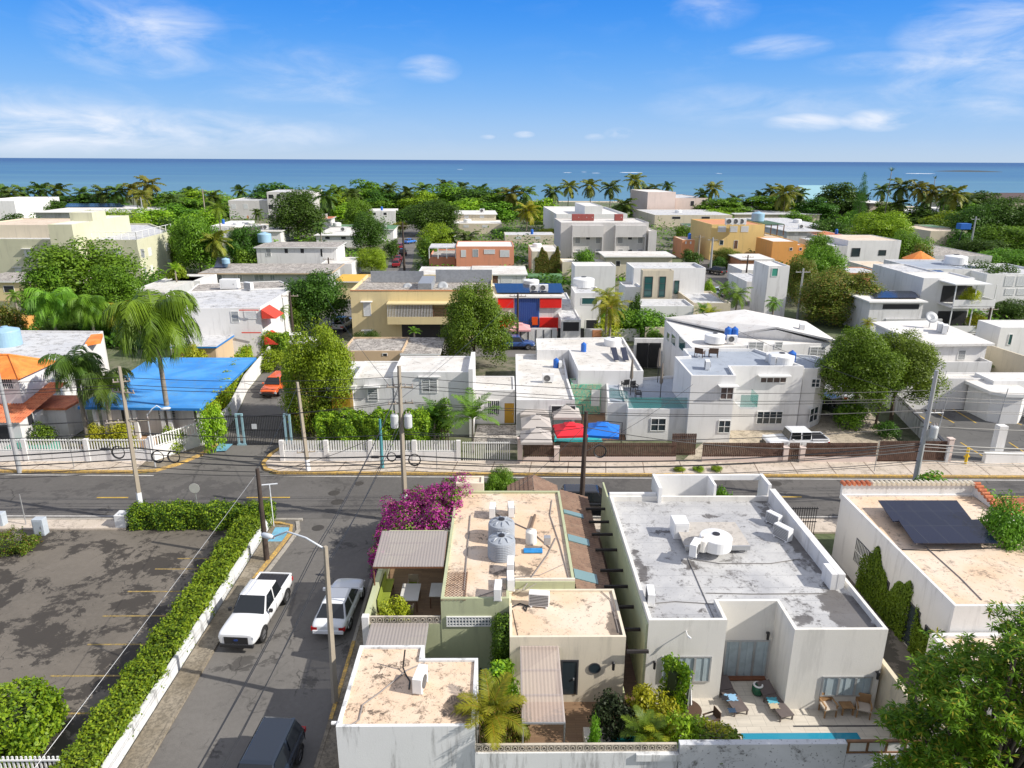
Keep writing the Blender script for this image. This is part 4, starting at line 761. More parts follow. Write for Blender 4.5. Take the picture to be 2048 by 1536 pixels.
# ================================================================ LEFT FOREGROUND
w = thing('garden_wall', 'long low white wall with a hedge along its top beside the side street', 'wall', (-15.5, 30, 0))
m = MB(); m.box(-15.68, -15.5, 8, 42.9, -.05, .78); m.build('wall', STAINW, w)
m = MB(); 
for i in range(13): y = 9+i*2.8; m.box(-15.505, -15.48, y, y+.14, 0, .74)
m.build('pilaster', STAINW, w)
hedge('long clipped green hedge running between the parking lot and the side street', [(-16.4, 14), (-16.4, 42.9)], 1.35, 0, 1.3, LL, .15, .09, 210, 3, mats=[LG, LL], matp=.55, wob=.08)
hedge('dense green hedge along the main road behind the parking lot', [(-24.4, 42.75), (-15.5, 42.75)], 1.35, 0, 1.35, LL, .15, .09, 210, 8, mats=[LD, LL], matp=.5)
bx = thing('wall_stub', 'short pale wall stub at the left end of the road hedge', 'wall', (-25.1, 42.5, 0)); m = MB(); m.box(-25.6, -24.9, 42.2, 43, 0, 1.0); m.build('wall', STAINW, bx, bevel=.03)
hedge('big leafy green shrub in the bottom left corner', [(-24.0, 24.0), (-18.9, 24.0)], 2.7, 0, 2.0, LG, .2, .11, 150, 12, name='large_shrub', mats=[LL, LG], matp=.4, wob=.25)
hedge('low grey-green shrubs in the raised bed at the left edge', [(-33.5, 39.6), (-29.4, 39.6)], 1.8, .1, .75, LO, .14, .07, 160, 15, name='shrub_bed', mats=[LO, LG], matp=.5, wob=.25)
def fence(label, a, b, h, gap, bar, mat, z0=0, wall=0, wmat=None, rails=(.12, .9), thick=.04, name='fence', bmat=None, pil=0, cat='fence'):
    a, b = Vector(a), Vector(b); L_ = (b-a).length; u = (b-a)/L_; n = Vector((u.y, -u.x)); t = thing(name, label, cat, (a.x, a.y, z0))
    if wall: m = MB(); m.fr(a, u, n, 0, L_, -.09, .09, z0-.05, z0+wall); m.build('base_wall', wmat or WHITE, t)
    m = MB(); k = int(L_/gap)
    for i in range(k): s = (i+.5)*L_/k; m.fr(a, u, n, s-bar/2, s+bar/2, -thick/2, thick/2, z0+wall+.002, z0+wall+h)
    m.build('pickets', mat, t)
    m = MB()
    for r_ in rails: m.fr(a, u, n, 0, L_, thick/2+.002, thick/2+.04, z0+wall+h*r_-.03, z0+wall+h*r_+.03)
    m.build('rail', mat, t)
    if pil:
        k = max(1, round(L_/pil))
        for i in range(k+1): s = L_*i/k; m = MB(); m.fr(a, u, n, s-.17, s+.17, -.14, .14, z0-.05, z0+wall+h*1.02); m.build('post', wmat or WHITE, t)
    return t
fence('white picket fence in the bottom left corner below the shrub', (-21.5, 21.9), (-17.0, 21.9), 1.5, .17, .07, FRAMEW)
def box_thing(name, label, cat, c, s, mat, part='cabinet', door=True):
    t = thing(name, label, cat, c); m = MB(); m.box(c[0]-s[0]/2, c[0]+s[0]/2, c[1]-s[1]/2, c[1]+s[1]/2, c[2], c[2]+s[2]); m.build(part, mat, t, bevel=.02)
    m = MB(); m.box(c[0]-s[0]*.4, c[0]+s[0]*.4, c[1]-s[1]/2-.012, c[1]-s[1]/2, c[2]+s[2]*.1, c[2]+s[2]*.9); m.build('door', mat, t)
    m = MB(); m.box(c[0]+s[0]*.25, c[0]+s[0]*.32, c[1]-s[1]/2-.03, c[1]-s[1]/2-.012, c[2]+s[2]*.45, c[2]+s[2]*.6); m.build('handle', ALU, t); return t
p = P(84, 1068); box_thing('utility_box', 'grey utility cabinet beside the pavement left of the road hedge', 'utility box', (p.x, p.y, 0), (.7, .5, 1.15), flat('cabinet_grey', (.45, .5, .55), .5))
p = P(2, 1052); box_thing('utility_box', 'grey utility cabinet at the left edge behind the shrub bed', 'utility box', (p.x, p.y, 0), (.7, .5, 1.0), MATS['cabinet_grey'])
def signpost(label, px, py, h, plate=None, mat=ALU, y=None, shape='round'):
    p = P(px, py) ; t = thing('sign_post', label, 'sign', (p.x, p.y, 0)); m = MB(); m.tube([(0, 0, 0), (0, 0, h)], .035, 8); m.build('post', mat, t, local=True)
    if plate:
        m = MB()
        if shape == 'round': m.cyl((0, 0, 0), plate, .02, 20); m.v = [(x, -.05-z, y+h-.1) for x, y, z in m.v]
        else: m.box(-plate*.8, plate*.8, -.06, -.04, h-plate*1.2, h)
        m.build('sign_plate', flat('sign_back', (.55, .55, .5), .5, .2), t, local=True)
    return t
signpost('thin metal post standing at the pavement left of the parking lot', 53, 1052, 2.3)
signpost('round sign seen from behind above the road hedge', 399, 1043, 2.6, .35)
signpost('slim post with round plate on the far pavement beside the left picket wall', 149, 940, 2.6, .12)
signpost('slim post on the far pavement right of the tall concrete pole', 874, 943, 2.6, .2, shape='sq')
signpost('slim post on the far pavement before the sliding wooden gate', 1968-1000+780, 945, 2.6)
t = signpost('white tubular post with small lamp at the street corner ramp', 548, 1055, 3.1, None, PWHT)
m = MB(); m.tube([(-.5, 0, 3.1), (.5, .1, 3.15)], .05, 6); m.build('top_bar', PWHT, t, local=True)
# ---- vehicles in the side street
WHP = paint('white_paint', (.78, .79, .8)); PEARL = paint('pearl_white_paint', (.72, .74, .76)); NAVY = paint('navy_paint', (.012, .02, .035)); BLK = paint('black_paint', (.012, .013, .016)); ORP = paint('orange_paint', (.72, .12, .02)); BLUC = paint('blue_paint', (.03, .08, .25)); REDC = paint('dark_red_paint', (.25, .012, .02)); GRN = paint('dark_green_paint', (.02, .03, .02)); SILV = paint('silver_paint', (.45, .46, .48)); SKYB = paint('sky_blue_paint', (.05, .2, .6))
def at2(px, py): p = P(px, py); return (p.x, p.y, 0.012)
car('pickup', 'white pickup truck facing the camera, parked by the mossy pavement', WHP, (-12.95, 32.4, .01), R(-94), 'pickup truck')
car('sedan', 'white sedan parked below the bougainvillea with its back to the camera', PEARL, (-8.75, 33.0, .01), R(87))
car('suv', 'dark navy SUV at the bottom edge of the side street', NAVY, (-9.25, 21.7, .01), R(-94))
car('suv', 'black SUV parked on the main road behind the brown wooden pole', BLK, (6.2, 44.75, .01), R(-2))
car('suv', 'orange boxy SUV driving down behind the street gate', ORP, (-23.9, 71.5, .01), R(-93))
car('jeeptruck', 'white off-road pickup with black bed behind the brown fence', WHP, (24.6, 55.7, .02), R(181), 'pickup truck')
car('jeep', 'dark green off-road car under the trees beside the big white house', GRN, (31.6, 64.3, .02), R(-62))
car('suv', 'blue SUV parked before the white wall of the red and blue house', BLUC, at2(1033, 697), R(2)); car('suv', 'white SUV in the garage of the small white house left of the palm', WHP, at2(1178, 655), R(85))
car('pickup', 'silver pickup truck parked at the left corner of the yellow building', SILV, at2(686, 658), R(84), 'pickup truck'); car('suv', 'white SUV half hidden behind the leafy tree at the street bend', WHP, at2(598, 692), R(20))
for k, (px, py, md, lb, mt) in enumerate(((793, 533, 'suv', 'dark red car nearest in the row along the far narrow street', REDC), (797, 522, 'sedan', 'dark maroon car second in the row along the far narrow street', REDC), (806, 510, 'suv', 'black car third in the row along the far narrow street', BLK), (800, 497, 'sedan', 'dark red car fourth in the row along the far narrow street', REDC), (820, 487, 'sedan', 'bright blue car at the head of the far narrow street', SKYB))): car(md, lb, mt, at2(px, py), R(95 if k < 4 else 60), group='cars parked along the far narrow street')
car('suv', 'black SUV parked below the yellow three storey house', BLK, at2(1432, 548), R(120)); car('sedan', 'white car partly hidden behind the modern white house', WHP, at2(1432, 590), R(120)); car('sedan', 'silver car half hidden behind the dark green off-road car', SILV, at2(1675, 795), R(100))
# ---- poles
pL = (P(290, 1040).x, 43.2); pM = (P(813, 1040).x, 43.1); pR = (P(1788, 990).x, 45); pB = (P(1160, 1040).x, 43.0)
pole('tall weathered concrete utility pole with white painted foot by the left hedge', pL[0], pL[1], 10.9, PCONC, .15, (.15, 0), ((9.9, .5, (1, .3)), (7.2, 1.3, (1, .25)), (9.2, .8, (1, -.2))), 2.2)
pole('tall concrete utility pole with transformers between the bougainvillea and the white house', pM[0], pM[1], 11.0, PCONC, .16, (.0, 0), ((9.6, .85, (1, 0)), (8.5, .8, (1, .2))), 2.2, ((6.9, -.42), (6.9, .45)))
pole('dark brown wooden utility pole behind the tiled roof strip', pB[0], pB[1], 8.0, PWOOD, .16, (.1, 0), (), sq=False)
pole('grey metal utility pole with transformer by the right parking lot', pR[0], pR[1], 10.2, PMET, .17, (.05, 0), ((7.2, 1.0, (1, 0)),), 0, ((5.4, .55),), sq=False)
pb = P(534, 1122); pole('dark wooden utility pole at the street corner over the hedge', pb.x, pb.y, 6.1, PWOOD, .14, (0, .1), (), sq=False)
pp = P(617, 943); pole('leaning concrete pole beside the street gate', pp.x, pp.y, 7.2, PCONC, .15, (-.4, .5), ((1.6, .7, (1, .2)),), 1.0)
pw = P(765, 938); pole('teal painted metal post on the pavement before the clipped bush', pw.x, pw.y, 4.2, flat('teal_paint', (.08, .28, .32), .5), .12, (0, 0), (), sq=False)
streetlight('street lamp on a concrete pole in the side street with curved white arm', (-7.55, 26.3, 0), 8.0, (-2.6, 1.2, -.1), PCONC, .13, (.15, 0))
streetlight('street lamp with a small curved arm fixed beside the left concrete pole', (P(283, 960).x+.1, 51.9, 0), 4.6, (1.0, .4, .4), PMET, .06)
p1 = P(40, 945); pole('grey round metal pole at the left edge on the far pavement', p1.x, p1.y, 9.6, PMET, .15, (0, 0), (), sq=False)
# ---- street gate
GB = flat('gate_blue', (.3, .48, .55), .5)
def gate(): 
    t = thing('street_gate', 'tall black barred street gate between pale blue posts', 'gate', (-22, 57, 0)); a = Vector(XY(448, 890)); b = Vector(XY(588, 890)); u = (b-a).normalized(); n = Vector((u.y, -u.x)); L_ = (b-a).length
    for s0, s1 in ((0, L_*.2), (L_*.32, L_*.88)):
        m = MB(); k = int((s1-s0)/.14)
        for i in range(k): s = s0+(i+.5)*(s1-s0)/k; m.fr(a, u, n, s-.02, s+.02, -.02, .02, .08, 2.7)
        for z in (.12, 1.4, 2.65): m.fr(a, u, n, s0, s1, .021, .06, z-.04, z+.04)
        m.build('gate_leaf', BLACKM, t)
    for s in (L_*.22, L_*.3, L_*.9, L_*.97): m = MB(); m.fr(a, u, n, s-.08, s+.08, -.08, .08, 0, 2.85); m.build('gate_post', GB, t)
    for s0, s1 in ((L_*.22, L_*.3), (L_*.9, L_*.97)): m = MB(); m.fr(a, u, n, s0, s1, -.06, .06, 2.74, 2.86); m.fr(a, u, n, s0-.15, s1+.15, -.1, .1, 0, .14); m.build('gate_frame', GB, t)
    m = MB(); m.fr(a, u, n, L_*.43, L_*.5, .065, .09, 1.5, 1.95); m.build('sign_plate', flat('sign_white', (.6, .62, .65), .5), t)
gate()
# ================================================================ CREAM HOUSE
h = House('cream and sage green flat-roofed house with twin grey water tanks')
h.vol([(-2.9, 28.6), (.3, 28.6), (.3, 29.95), (3.5, 29.95), (3.5, 39.9), (-2.9, 39.9)], 3.9, 0, SAGE, RBEIGE, .13, .14)
h.vol([(.3, 26.3), (5.4, 26.3), (5.4, 29.95), (.3, 29.95)], 3.5, 0, CREAM, RBEIGE, .1, .12)
h.vol([(-2.9, 39.9), (-1.2, 39.9), (-1.2, 41), (-2.9, 41)], 4.4, 0, CREAM, RBEIGE, .1)
h.win(893, 1232, 983, 1252, 'grid', nx=14, ny=3, mat=flat('glass_block', (.1, .14, .17), .2)); h.win(1124, 1322, 1153, 1388, 'door', mat=GLASS, fm=FRAMED)
m = MB(); m.rev((0, 0, 0), [(.001, .03), (.24, .03), (.24, 0)], 20); q = PY(1189, 1336, 26.3); m.v = [(x+q.x, 26.3-z, y+q.z) for x, y, z in m.v]; m.build('round_window', GLASS, h.root)
m = MB(); m.rev((0, 0, 0), [(.24, 0), (.24, .04), (.28, .04), (.28, 0)], 20); m.v = [(x+q.x, 26.3-z, y+q.z) for x, y, z in m.v]; m.build('round_frame', FRAMED, h.root)
def wall_lamp(px, py, Y, label):
    q = PY(px, py, Y); t = thing('wall_lamp', label, 'wall lamp', (q.x, Y, q.z), 0, 'wall lamps'); m = MB(); m.box(-.05, .05, -.16, -.0, -.02, .05); m.rev((0, -.16, -.28), [(.001, 0), (.06, .02), (.07, .4), (.001, .45)], 10); m.build('lamp_body', BLACKM, t, local=True)
wall_lamp(1226, 1325, 26.3, 'black lantern wall lamp beside the round window')
for a, b, lb in ((914, 1267, 'left'), (924, 1267, 'right')):
    pass
CAPW = stucco('roof_edge_paint', (.72, .66, .56), .4)
m = MB(); m.box(-.1, 3.5, 30.0, 30.12, 3.55, 4.02); m.build('parapet', CAPW, h.root)
# tiled strip with skylights
TILEB = roofm('brown_roof_tiles', (.2, .12, .085), (.08, .06, .05), .6, (.26, .17, .12), sc=1.5)
def tiles(pa, pb, pc, pd, n, rows, mat, parent, name='tile_roof', amp=.06):
    """pa-pb top edge, pd-pc bottom edge; corrugated along pa->pb, stepped down the slope"""
    pa, pb, pc, pd = map(Vector, (pa, pb, pc, pd)); m = MB(); nn = ((pb-pa).cross(pd-pa)).normalized(); nn = nn if nn.z > 0 else -nn; K = n*4; vs = []
    for j in range(rows):
        for e in (0, 1):
            v = (j+e)/rows
            for i in range(K+1):
                u = i/K; p = (pa.lerp(pb, u)).lerp(pd.lerp(pc, u), v); vs.append(p+nn*(amp*abs(math.sin(math.pi*i/4))+(.03*e)))
    W_ = K+1; fs = [(r*W_+i, r*W_+i+1, (r+1)*W_+i+1, (r+1)*W_+i) for r in range(2*rows-1) for i in range(K)]; m.add(vs, fs); o = m.build(name, mat, parent); return o
tiles((3.62, 41.6, 3.15), (3.62, 30.2, 3.15), (5.45, 30.2, 2.6), (5.45, 41.6, 2.6), 48, 7, TILEB, h.root)
for py0, py1, xa in ((1027, 1034, 1140), (1077, 1090, 1145), (1147, 1166, 1150)):
    q0 = P(xa+20, py0, 2.95); q1 = P(xa+20, py1, 2.95); m = MB(); f = lambda x: 3.15-(x-3.62)*.3+.12; xl, xr = 3.65, 4.85; m.add([(xl, q1.y, f(xl)), (xr, q1.y, f(xr)), (xr, q0.y, f(xr)), (xl, q0.y, f(xl)), (xl, q1.y, f(xl)-.15), (xr, q1.y, f(xr)-.15), (xr, q0.y, f(xr)-.15), (xl, q0.y, f(xl)-.15)], [(0, 1, 2, 3), (0, 4, 5, 1), (1, 5, 6, 2), (2, 6, 7, 3), (3, 7, 4, 0)]); m.build('skylight', glassm('skylight_glass', (.16, .26, .28), .1), h.root)
for px, py in ((1196, 1018), (1206, 1044), (1216, 1069), (1228, 1100), (1244, 1141), (1255, 1173), (1260, 1214), (1277, 1259), (1300, 1303)):
    q = P(px, py, 2.9); m = MB(); m.box(5.1 if q.y > 30 else 5.42, 6.38, q.y-.06, q.y+.06, 2.84, 2.97); m.build('rafter', flat('rafter_dark', (.03, .025, .025), .8), h.root)
m = MB(); m.box(5.41, 5.5, 26.3, 41.4, .02, .5); m.build('base_strip', SAGE, h.root)
FLOORW = nodes('wood_planks')
def mkwood(nm, c1, c2, w=.9, hgt=.14, rot=0):
    m, nt, N, L, b = nodes(nm); g = N.new('ShaderNodeNewGeometry'); mp = N.new('ShaderNodeMapping'); mp.inputs['Rotation'].default_value = (0, 0, rot); L.new(g.outputs['Position'], mp.inputs[0]); br = N.new('ShaderNodeTexBrick'); br.inputs['Scale'].default_value = 1; br.inputs['Brick Width'].default_value = w; br.inputs['Row Height'].default_value = hgt; br.inputs['Mortar Size'].default_value = .006; br.inputs['Color1'].default_value = rgb(c1); br.inputs['Color2'].default_value = rgb(c2); br.inputs['Mortar'].default_value = (c1[0]*.4, c1[1]*.4, c1[2]*.4, 1); L.new(mp.outputs[0], br.inputs[0])
    c = mixc(N, L, ramp(N, L, noise(N, L, 3, detail=6, st=(.3, 2, 1)), .3, .7, 0, .4), br.outputs[0], tuple(v*.6 for v in c1)); L.new(c, b.inputs[0]); b.inputs['Roughness'].default_value = .6; return m
DECK = mkwood('deck_planks', (.27, .17, .1), (.2, .12, .07)); DECKD = mkwood('dark_deck_planks', (.16, .09, .055), (.11, .065, .04)); TILEF = mkwood('terrace_tiles', (.62, .57, .49), (.58, .53, .45), .62, .62)
sheet('deck_floor', FX(-1.0, 6.4, 21.6, 26.3), .03, DECK); sheet('side_passage', FX(5.5, 6.35, 26.3, 41.5), .02, DECKD); PZ = 1.5
for nm, y0, y1, z, mt in (('patio_floor', 28.8, 36.3, PZ, DECK), ('patio_edge', 29.1, 29.8, PZ+.35, TILEF)): m = MB(); m.box(-6.34, -2.92, y0, y1, z-.2 if nm == 'patio_floor' else PZ+.002, z); tag(m.build(nm, mt), None, None, None, 'structure')
# patio walls
def wallthing(label, segs, mat, name='garden_wall'):
    t = None
    for (x0, x1, y0, y1, z0, z1) in segs:
        if t is None: t = thing(name, label, 'wall', ((x0+x1)/2, (y0+y1)/2, z0))
        m = MB(); m.box(x0, x1, y0, y1, z0, z1); m.build('wall', mat, t)
    return t
pw = wallthing('sage green patio wall with white breeze block balustrade beside the side street', [(-6.6, -6.35, 28.6, 34.4, 0, 2.75), (-6.7, -6.35, 34.402, 41.2, 0, 2.2), (-6.348, -2.902, 28.62, 28.74, 0, 2.5), (-6.348, -2.902, 35.4, 35.55, 1.5, 3.6)], SAGE)
def breeze(x0, x1, y, z0, z1, parent, mat, horizontal=True):
    m = MB(); s = z1-z0; k = int((x1-x0)/s); s2 = (x1-x0)/k; m.box(x0, x1, y-.05, y+.05, z0-.03, z0); m.box(x0, x1, y-.05, y+.05, z1, z1+.03)
    for i in range(k+1): xx = min(max(x0+i*s2, x0+.02), x1-.02); m.box(xx-.02, xx+.02, y-.05, y+.05, z0, z1)
    for i in range(k):
        c = x0+(i+.5)*s2; q = MB(); q.rev((0, 0, 0), [(s*.2, -.05), (s*.32, -.05), (s*.32, .05), (s*.2, .05)], 14); m.add([(c+a, y+z, (z0+z1)/2+b) for a, b, z in q.v], q.f)
        for sx in (-1, 1):
            for sz in (-1, 1): m.fr((c, y), (1, 0), (0, 1), sx*s*.36-.02, sx*s*.36+.02, -.045, .045, (z0+z1)/2+sz*s*.36-.02, (z0+z1)/2+sz*s*.36+.02)
    return m.build('breeze_blocks', mat, parent)
BRZ = stucco('breeze_block_paint', (.55, .49, .4), .6)
breeze(-6.3, -2.95, 28.68, 2.54, 2.86, pw, BRZ)
m = MB(); m.box(-6.62, -6.3, 28.5, 28.8, 0, 2.95); m.build('post', WHITE, pw)
POLYC = clearglass('polycarbonate', (.36, .32, .3), .84); POLYC2 = clearglass('clear_polycarbonate', (.55, .45, .4), .56)
def canopy(label, xa, xb, yb, zb, yf, zf, mat, frame=ALU, legs=True, legz=0):
    t = thing('canopy', label, 'canopy', ((xa+xb)/2, yf, legz)); m = MB(); K = int((xb-xa)/.075); vs = []
    for i in range(K+1):
        x = xa+(xb-xa)*i/K; dz = .012*(i % 2); vs += [(x, yb, zb+dz), (x, yf, zf+dz)]
    m.add(vs, [(2*i, 2*i+1, 2*i+3, 2*i+2) for i in range(K)]); m.build('roof_sheet', mat, t)
    for s in (0, .33, .66, 1): y = yb+(yf-yb)*s; z = zb+(zf-zb)*s; m = MB(); m.box(xa, xb, y-.03, y+.03, z-.09, z-.02); m.build('crossbar', frame, t)
    for x in (xa+.03, xb-.03):
        m = MB(); m.tube([(x, yb, zb-.12), (x, yf, zf-.12)], .035, 4); m.build('side_rail', frame, t)
        if legs: m = MB(); m.tube([(x, yf+.05, legz), (x, yf+.05, zf-.1)], .04, 4); m.build('post', frame, t)
    return t
canopy('weathered translucent canopy over the patio dining table', -6.55, -3.0, 34.4, 4.2, 31.4, 3.85, POLYC, flat('canopy_wood', (.16, .07, .035), .7), legz=PZ); canopy('grey translucent canopy between the patio and the spotted roof block', -6.2, -3.5, 28.55, 2.6, 26.1, 2.45, POLYC, legs=False)
canopy('long clear corrugated canopy leaning out over the wooden deck', .75, 2.45, 26.28, 3.05, 22.5, 2.45, POLYC2)
# dining furniture
def table(label, x, y, w, d, z, hgt, mat, lm):
    t = thing('dining_table', label, 'table', (x, y, z)); m = MB(); m.box(-w/2, w/2, -d/2, d/2, hgt-.05, hgt); m.build('table_top', mat, t, local=True, bevel=.01)
    for a in (-1, 1):
        for b in (-1, 1): m = MB(); m.box(a*w*.42-.03, a*w*.42+.03, b*d*.42-.03, b*d*.42+.03, 0, hgt-.05); m.build('leg', lm, t, local=True)
def chair(label, x, y, z, rz, mat, cm, w=.55, name='chair', group=None):
    t = thing(name, label, 'chair', (x, y, z), rz, group); m = MB(); m.box(-w/2, w/2, -.27, .27, .38, .46); m.build('seat', cm, t, local=True, bevel=.02)
    m = MB(); m.box(-w/2, w/2, .25, .3, .46, .92); m.build('backrest', mat, t, local=True, bevel=.02)
    for a in (-1, 1):
        for b in (-1, 1): m = MB(); m.box(a*(w/2-.04)-.025, a*(w/2-.04)+.025, b*.24-.025, b*.24+.025, 0, .6 if b < 0 else .46); m.build('leg', mat, t, local=True)
        m = MB(); m.box(a*(w/2-.02)-.03, a*(w/2-.02)+.03, -.28, .26, .6, .64); m.build('armrest', mat, t, local=True)
    return t
TW = flat('table_white', (.62, .6, .56), .5, vary=.1); GRC = flat('green_cushion', (.22, .27, .03), .7); WCK = flat('wicker', (.35, .28, .2), .8)
table('white rectangular dining table on the wooden patio', -4.75, 31.6, .95, 1.5, PZ, .76, TW, WOODB); table('white dining table half hidden by the patio roof edge', -3.4, 31.8, .7, 1.2, PZ, .76, TW, WOODB)
t = thing('bench', 'lime green padded bench along the patio wall', 'bench', (-6.05, 32.0, PZ)); m = MB(); m.box(-.22, .22, -1.3, 1.3, .36, .46); m.build('seat', GRC, t, local=True, bevel=.03); m = MB(); m.box(-.25, -.18, -1.3, 1.3, .46, .9); m.build('backrest', GRC, t, local=True, bevel=.02)
for s in (-1.1, 0, 1.1): m = MB(); m.box(-.2, .2, s-.04, s+.04, 0, .36); m.build('leg', WOODB, t, local=True)
chair('wicker chair at the near end of the white patio table', -4.75, 30.5, PZ, R(180), WCK, GRC); chair('wicker chair at the far end of the white patio table', -4.75, 32.7, PZ, 0, WCK, GRC)
# roof gear on the cream roof
ZR = 3.78
for px, py, lb, rz in ((985, 1030, 'air conditioner left of the pair at the far end of the cream roof', 88), (1022, 1028, 'air conditioner right of the pair at the far end of the cream roof', 92), (1021, 1142, 'air conditioner just below the grey water tanks', 88), (1021, 1173, 'air conditioner at the front of the cream roof, right of two', 92), (996, 1192, 'air conditioner at the very front edge of the cream roof', 87)): ac(px, py+2, ZR, lb, R(rz), .95)
ac(1078, 1212, 3.4, 'air conditioner with loose black hose on the annex roof', R(172), 1.05); ac(841, 1375, 3.2, 'white air conditioner on the spotted beige roof', R(80), 1.05)
tank(1003, 1112, ZR, 'ribbed grey water tank nearest on the cream roof', 'g'); tank(1003, 1078, ZR, 'ribbed grey water tank behind the other on the cream roof', 'g'); tank(1062, 1085, ZR, 'small beige pressure tank on a stand right of the grey tanks', 'c')
def pipe(label, pts, z, r=.03, mat=None, name='roof_pipe'):
    m = MB(); m.tube([P(a, b, z+r) if len(c) == 0 else P(a, b, z+r+c[0]) for a, b, *c in pts], r, 6); o = m.build(name, mat or flat('conduit_grey', (.28, .25, .23), .7)); tag(o, label, 'pipe', 'pipes and cables on the roofs')
pipe('long straight conduit along the left of the cream roof', ((941, 1030), (928, 1180)), ZR); pipe('conduit running diagonally from the tanks to the front of the cream roof', ((1112, 1075), (1095, 1110), (1045, 1180)), ZR)
pipe('brown plank lying on the cream roof behind the pressure tank', ((1070, 1030), (1060, 1062)), ZR, .08, flat('plank', (.16, .11, .08), .8)); pipe('cable curving to the right edge of the cream roof', ((1022, 1155), (1080, 1150), (1128, 1128)), ZR, .02); pipe('dark cable along the right edge of the cream roof', ((1104, 1000), (1100, 1030), (1120, 1090), (1140, 1165)), ZR, .025)
pipe('thin cable snaking across the front of the cream roof', ((890, 1200), (950, 1195), (1000, 1178), (1050, 1180), (1085, 1160)), ZR, .018); pipe('conduit from the far air conditioners toward the tanks', ((990, 1026), (1015, 1040), (1060, 1060), (1100, 1095)), ZR, .03)
pipe('black hose bent across the spotted roof', ((810, 1300, .9), (806, 1335, .1), (812, 1350), (820, 1362), (818, 1378)), 3.2, .035, BLACKM); pipe('grey cable winding over the spotted roof', ((850, 1325), (815, 1340), (760, 1385), (725, 1410), (718, 1440), (700, 1452)), 3.2, .03)
pipe('loose black hose coiled beside the annex air conditioner', ((1022, 1215), (1040, 1207), (1055, 1212), (1052, 1222), (1046, 1215), (1060, 1210)), 3.4, .035, BLACKM); pipe('thin cable on the left of the annex roof', ((1025, 1220), (1030, 1245), (1036, 1272)), 3.4, .015, BLACKM)
pipe('cable along the right edge of the annex roof', ((1150, 1178), (1200, 1180), (1222, 1200), (1238, 1265)), 3.42, .02)
q = P(1066, 1103, ZR); m = MB(); m.box(q.x-.5, q.x+.5, q.y-.22, q.y+.22, ZR+.01, ZR+.1); o = m.build('folded_tarpaulin', flat('tarp_blue', (.02, .25, .6), .5, vary=.5), bevel=.04); tag(o, 'bright blue folded tarpaulin on the cream roof', 'tarpaulin')
q = P(1094, 1098, ZR); box_thing('electric_box', 'small grey electric box on the cream roof by the conduits', 'electric box', (q.x, q.y, ZR+.3), (.35, .3, .45), ALU)
t = thing('garden_gate_panel', 'rusty ornamental iron panel lying on the cream roof', 'iron panel', P(910, 1170, ZR)); m = MB(); q = P(910, 1170, ZR+.05)
for i in range(6):
    for j in range(12):
        c = (q.x-.45+i*.18, q.y-1.15+j*.2, q.z); m.tube([(c[0]+.085*math.cos(a*.785), c[1]+.09*math.sin(a*.785), c[2]) for a in range(9)], .012, 4)
m.box(q.x-.56, q.x-.53, q.y-1.27, q.y+1.17, q.z-.02, q.z+.02); m.box(q.x+.53, q.x+.56, q.y-1.27, q.y+1.17, q.z-.02, q.z+.02); m.build('iron_lattice', flat('rust', (.16, .08, .05), .9), t)
# spotted-roof block
h2 = House('low block with spotted beige roof at the bottom of the picture beside the street lamp')
h2.vol([(-6.2, 21.4), (-1.05, 21.4), (-1.05, 25.2), (-3.4, 25.2), (-3.4, 26.05), (-6.2, 26.05)], 3.3, -.05, STAINW, RSPOT, .1, .14)
m = MB(); m.rev((0, 0, 0), [(.001, 0), (.07, 0), (.07, .4), (.001, .4)], 10); q = P(678, 1450, 3.2); m.v = [(q.x-z+.1, q.y+x+.1, q.z+y) for x, y, z in m.v]; m.build('downspout', WHITE, h2.root)
# courtyard pool and plants
sheet('courtyard_floor', FX(-1.0, .28, 25.2, 28.55), .04, stucco('teal_paint_floor', (.2, .42, .34), .2)); m = MB(); m.box(-.8, -.05, 25.6, 27.8, .042, .06); tag(m.build('pool_water', glassm('pool_teal', (.02, .2, .2), .1)), None, None, None, 'structure')
hedge('tall dark green shrub in the narrow courtyard beside the annex', [(.0, 26.6), (.0, 28.3)], .6, 0, 3.3, LD, .16, .06, 260, 31, name='tall_shrub', mats=[LD, LG], matp=.4); hedge('bushy yellow-green shrub against the annex corner', [(-.05, 25.3), (-.05, 26.2)], .75, 0, 2.3, LL, .22, .12, 150, 33, name='tall_shrub', mats=[LL, LG], matp=.35, wob=.2)
bush('bush' and 788, 1198, 29.5, 62, 'yellow-green plant in the patio planter by the breeze blocks', LY, base=1.85, name='potted_plant')
palm('areca', 982, 1432, 22.3, 165, 'golden feather palm beside the spotted roof', LPY, base=0, tr=.07)
bush(990, 1400, 22.4, 60, 'orange-green croton beside the feather palm', LO); bush(1035, 1395, 23.4, 50, 'dark red leafed plant by the clear canopy', LO)
for px, py, w_, lb, mt in ((1230, 1395, 90, 'dark purple-leafed plant at the corner of the deck', LDK), (1308, 1378, 95, 'variegated yellow shrub behind the garden wall', LY), (1190, 1436, 34, 'low green plant before the small planter pool', LG), (1372, 1440, 90, 'green bush between the fan palms and the terrace', LL), (1430, 1480, 90, 'yellow creeper spilling over the garden wall', LY), (1420, 1500, 110, 'green climber low on the grey garden wall', LG)): bush(px, py, 24.2 if py < 1430 else 22.3, w_, lb, mt, base=0 if py < 1470 else 1.6)
palm('areca', 1292, 1470, 22.6, 110, 'fan-shaped green palm at the edge of the deck', LP, base=0, tr=.05); palm('areca', 1325, 1482, 22.5, 120, 'drooping green palm beside the yellow shrub', LPY, base=0, tr=.05)
hedge('conical citrus shrub in a pot before the curtained window', [(7.45, 25.3), (7.5, 25.35)], 1.2, .4, 3.0, LL, .17, .09, 220, 35, name='potted_tree', mats=[LL, LG], matp=.5, wob=.3)
